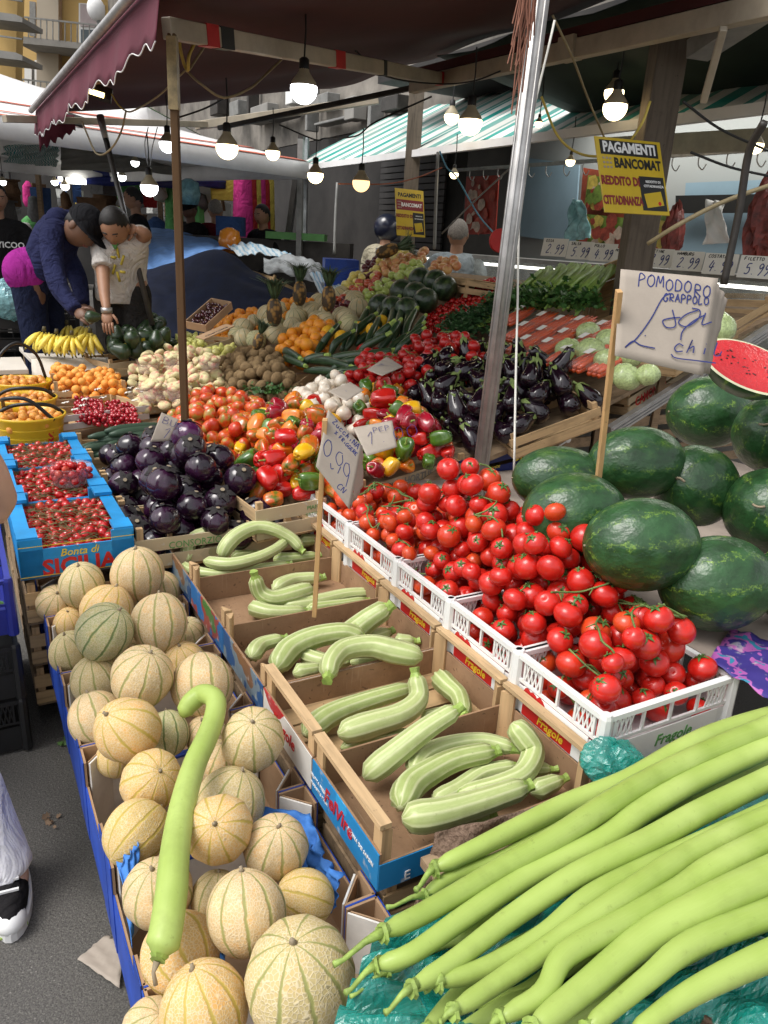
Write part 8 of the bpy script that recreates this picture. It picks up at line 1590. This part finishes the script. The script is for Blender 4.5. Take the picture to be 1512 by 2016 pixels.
# man in white shirt pointing at the avocados
J = dict(pelvis=PD(240, 568, 5.3), waist=PD(238, 540, 5.25), chest=PD(236, 492, 5.15), neck=PD(230, 464, 5.05), head=PD(226, 446, 4.97), shL=PD(203, 478, 5.1), elL=PD(204, 560, 5.0), wrL=PD(210, 612, 4.9), haL=PD(212, 645, 4.88), shR=PD(266, 468, 5.2), elR=PD(287, 462, 5.05), wrR=PD(268, 450, 5.0), haR=PD(256, 452, 5.02))
legsJ(J, J['pelvis'], X, -Yv, knee=.02)
o, L, hm = person('man in a white printed T-shirt leaning down and pointing at the avocados', J, SK1, HAIRB, C_TSH, C_DARK, Vector((-.05, -.72, -.75)), .108, 1.16, sleeves='short', topx=1.2, up=Vector((0, -.75, .65)))
c_ = L('chest').lerp(L('pelvis'), .35)+Vector((.045, -.175, .0)); b = MB(); YP_ = plain('print_yellow', (.42, .32, .03), .7, .2, 30)
for k in range(6): a = k*1.05; b.tube([c_+Vector((.05*math.cos(a)*.4, -.003, .10*math.sin(a)*.5)), c_+Vector((.05*math.cos(a+.6), .0, .11*math.sin(a+.6)))], .009, 6)
b.build('shirt_print', YP_, o, True); b = MB()
for k in (-1, 0, 1): b.tube([c_+Vector((-.01, -.01, .10)), c_+Vector((-.02+.04*k, -.0, .17+.02*abs(k)))], .008, 6)
b.build('shirt_print', GRN, o, True); w_ = L('wrL'); MB().tube([w_+Vector((0, 0, .02)), w_-Vector((0, 0, .012))], .036, 12).build('wristwatch', STEEL, o, True)
# distant people
def standing(px, py, d, label, skin_, hair, top, legs, face, cap=None, hr=.105, arm=.25, seated=False, bld=1.12, hl=0, sleeves='long'):
    hd = PD(px, py, d); f = face.normalized(); ax = Vector((f.y, -f.x, 0)); J = dict(head=hd, neck=hd-Vector((0, 0, .17))-f*.03, chest=hd-Vector((0, 0, .36))-f*.04, pelvis=hd-Vector((0, 0, .78))-f*.03)
    for k, s in (('L', -1), ('R', 1)):
        J['sh'+k] = J['neck']+ax*s*.19-Vector((0, 0, .09)); J['el'+k] = J['sh'+k]+ax*s*.06-Vector((0, 0, .27))+f*.05; J['wr'+k] = J['el'+k]+f*arm-Vector((0, 0, .14)); J['ha'+k] = J['wr'+k]+f*.06-Vector((0, 0, .05))
    legsJ(J, J['pelvis'], ax, f, sp=.09)
    return person(label, J, skin_, hair, top, legs, f-Vector((0, 0, .15)), hr, bld, cap=cap, hairlen=hl, sleeves=sleeves)
standing(424, 414, 9.6, 'man with grey hair in a long maroon coat seen from behind', SK1, HAIRG, C_MARN, C_DARK, Vector((-.3, 1, 0)))
standing(372, 412, 9.4, 'man with a dark cap and black jacket looking down behind the dark pole', SK2, HAIRB, C_BLK, C_DARK, Vector((-.5, -.8, -.2)), cap=C_CAP)
standing(516, 424, 9.2, 'dark haired woman in a black jacket sitting behind the tarpaulin', SK1, HAIRB, C_BLK, C_DARK, Vector((-.6, -.8, 0)), hl=.12)
standing(262, 392, 8.5, 'dark haired man in black, face turned left behind the man in the white shirt', SK1, HAIRB, C_BLK, C_DARK, Vector((-1, -.3, 0)))
o, L, hm = standing(-8, 390, 6.6, 'man in a black lettered T-shirt at the upper left edge', SK1, HAIRB, C_BLK, C_DARK, Vector((.6, -.8, 0)), sleeves='short'); text('YICOO', .07, WHI, o, frame(L('chest')+Vector((.16, -.13, -.02)), (.8, .6, 0), (0, 0, 1)), bold=.02)
standing(902, 462, 6.7, 'grey haired man in a light blue shirt seen from behind the top apples', SK1, HAIRG, C_LBL, C_DARK, Vector((.2, 1, 0)))
o, L, hm = standing(762, 452, 8.2, 'person in a beige quilted jacket and dark helmet behind the apples', SK1, HAIRB, C_BEI, C_DARK, Vector((.5, .8, 0))); MB().ball(L('head')+Vector((0, 0, .02)), .145, 20, 14).build('helmet', plain('navy_helmet', (.012, .015, .035), .3, .1, 5, coat=.5), o, True)
# passer-by cut by the left edge of the photograph
gx = PZ(18, 1738, .06); fw = Vector((.05, -1, 0)).normalized(); ax = Vector((1, 0, 0)); f2 = Vector((.15, -.98, 0)).normalized()
J = dict(); an = PZ(18, 1700, .10); hipz = .95; J['anL'] = an+Vector((-.0, 0, 0)); J['toL'] = PZ(22, 1755, .045); J['knL'] = Vector((an.x-.13, an.y+.02, .50)); J['hipL'] = Vector((an.x-.26, an.y+.08, .92)); J['hipR'] = J['hipL']+Vector((-.18, .02, 0)); J['knR'] = J['hipR']+Vector((-.02, .12, -.42)); J['anR'] = J['knR']+Vector((0, .18, -.40)); J['toR'] = J['anR']+Vector((0, -.12, -.05))
J['pelvis'] = (J['hipL']+J['hipR'])/2+Vector((0, 0, .04)); J['chest'] = J['pelvis']+Vector((0, -.02, .40)); J['neck'] = J['chest']+Vector((0, -.01, .16)); J['head'] = J['neck']+Vector((0, -.03, .18))
J['elL'] = PD(4, 985, 1.95); J['shL'] = J['neck']+Vector((.16, 0, -.06)); J['wrL'] = J['elL']+Vector((-.16, -.16, .02)); J['haL'] = J['wrL']+Vector((-.05, -.06, 0)); J['shR'] = J['neck']+Vector((-.17, 0, -.06)); J['elR'] = J['shR']+Vector((-.05, .02, -.28)); J['wrR'] = J['elR']+Vector((.1, -.18, .02)); J['haR'] = J['wrR']+Vector((.05, -.06, 0))
o, L, hm = person('passer-by in white trousers and black canvas shoes, half outside the left edge', J, SK3, HAIRB, cloth('lilac_top', (.50, .44, .52)), C_WHT, Vector((0, -1, -.1)), sleeves='short', shoes=None, build=1.15)
for k in 'LR':
    a, t = L('an'+k), L('to'+k); d = (t-a); d.z = 0; d.normalize(); m = Matrix((Vector((d.y, -d.x, 0)), d, Vector((0, 0, 1)))).transposed(); c0 = (a+t)/2; z0 = t.z-.045
    sole = [(.045*math.cos(x)*(1+.12*math.sin(x)), .135*math.sin(x)) for x in np.linspace(0, 2*PI, 25)[:-1]]; P0 = Vector((c0.x, c0.y, z0)); b = MB(); b.prism(sole, .0, .030, m, P0); b.build('white_sole', WPL, o, bevel=.003)
    b = MB(); b.ball(P0+Vector((0, 0, .045))+m@Vector((0, .02, 0)), (.040, .105, .045), 16, 10, None, m); b.ball(P0+Vector((0, 0, .085))+m@Vector((0, -.05, 0)), (.040, .05, .07), 14, 10, None, m); b.build('canvas_upper', C_BLK, o, True)
    MB().ball(P0+Vector((0, 0, .035))+m@Vector((0, .095, 0)), (.036, .042, .030), 14, 8, None, m).build('toe_cap', WPL, o, True); b = MB()
    for j in range(5): y = .06-.028*j; b.bar(P0+m@Vector((-.022, y, 0))+Vector((0, 0, .088+.007*j)), P0+m@Vector((.022, y, 0))+Vector((0, 0, .088+.007*j)), .006)
    b.build('laces', WPL, o)
g_ = MB().sheet(40, 40, lambda u, v: (-40+80*u, -6+86*v, 0)).build('ground', ASPH, None, True); tag(g_, 'worn dark grey asphalt of the market street', None, None, 'structure')
# ---------- light ----------
w = bpy.data.worlds.new('World'); SC.world = w; w.use_nodes = True; nt = w.node_tree; bg = nt.nodes['Background']
sky = nt.nodes.new('ShaderNodeTexSky'); sky.sky_type = 'NISHITA'; sky.sun_disc = False; sky.sun_elevation = rad(58); sky.sun_rotation = rad(-118); sky.dust_density = 3; sky.air_density = 1.2
hs = nt.nodes.new('ShaderNodeHueSaturation'); hs.inputs['Saturation'].default_value = .16; nt.links.new(sky.outputs[0], hs.inputs['Color']); nt.links.new(hs.outputs[0], bg.inputs[0]); bg.inputs[1].default_value = .15
sl = bpy.data.lights.new('sun', 'SUN'); sl.energy = 1.3; sl.angle = rad(28); sl.color = (1, .96, .9); so = bpy.data.objects.new('sun', sl); COL.objects.link(so)
az, el = rad(-118), rad(58)   # azimuth clockwise from +Y (matches sky rotation)
sd = Vector((math.sin(az)*math.cos(el), math.cos(az)*math.cos(el), math.sin(el))); so.rotation_euler = sd.to_track_quat('Z', 'Y').to_euler(); so.location = (0, 0, 12)
SC.view_settings.view_transform = 'Standard'; SC.view_settings.look = 'None'; SC.view_settings.exposure = .62; SC.view_settings.gamma = 1
SC.cycles.max_bounces = 6; SC.cycles.transparent_max_bounces = 8; SC.cycles.sample_clamp_indirect = 4
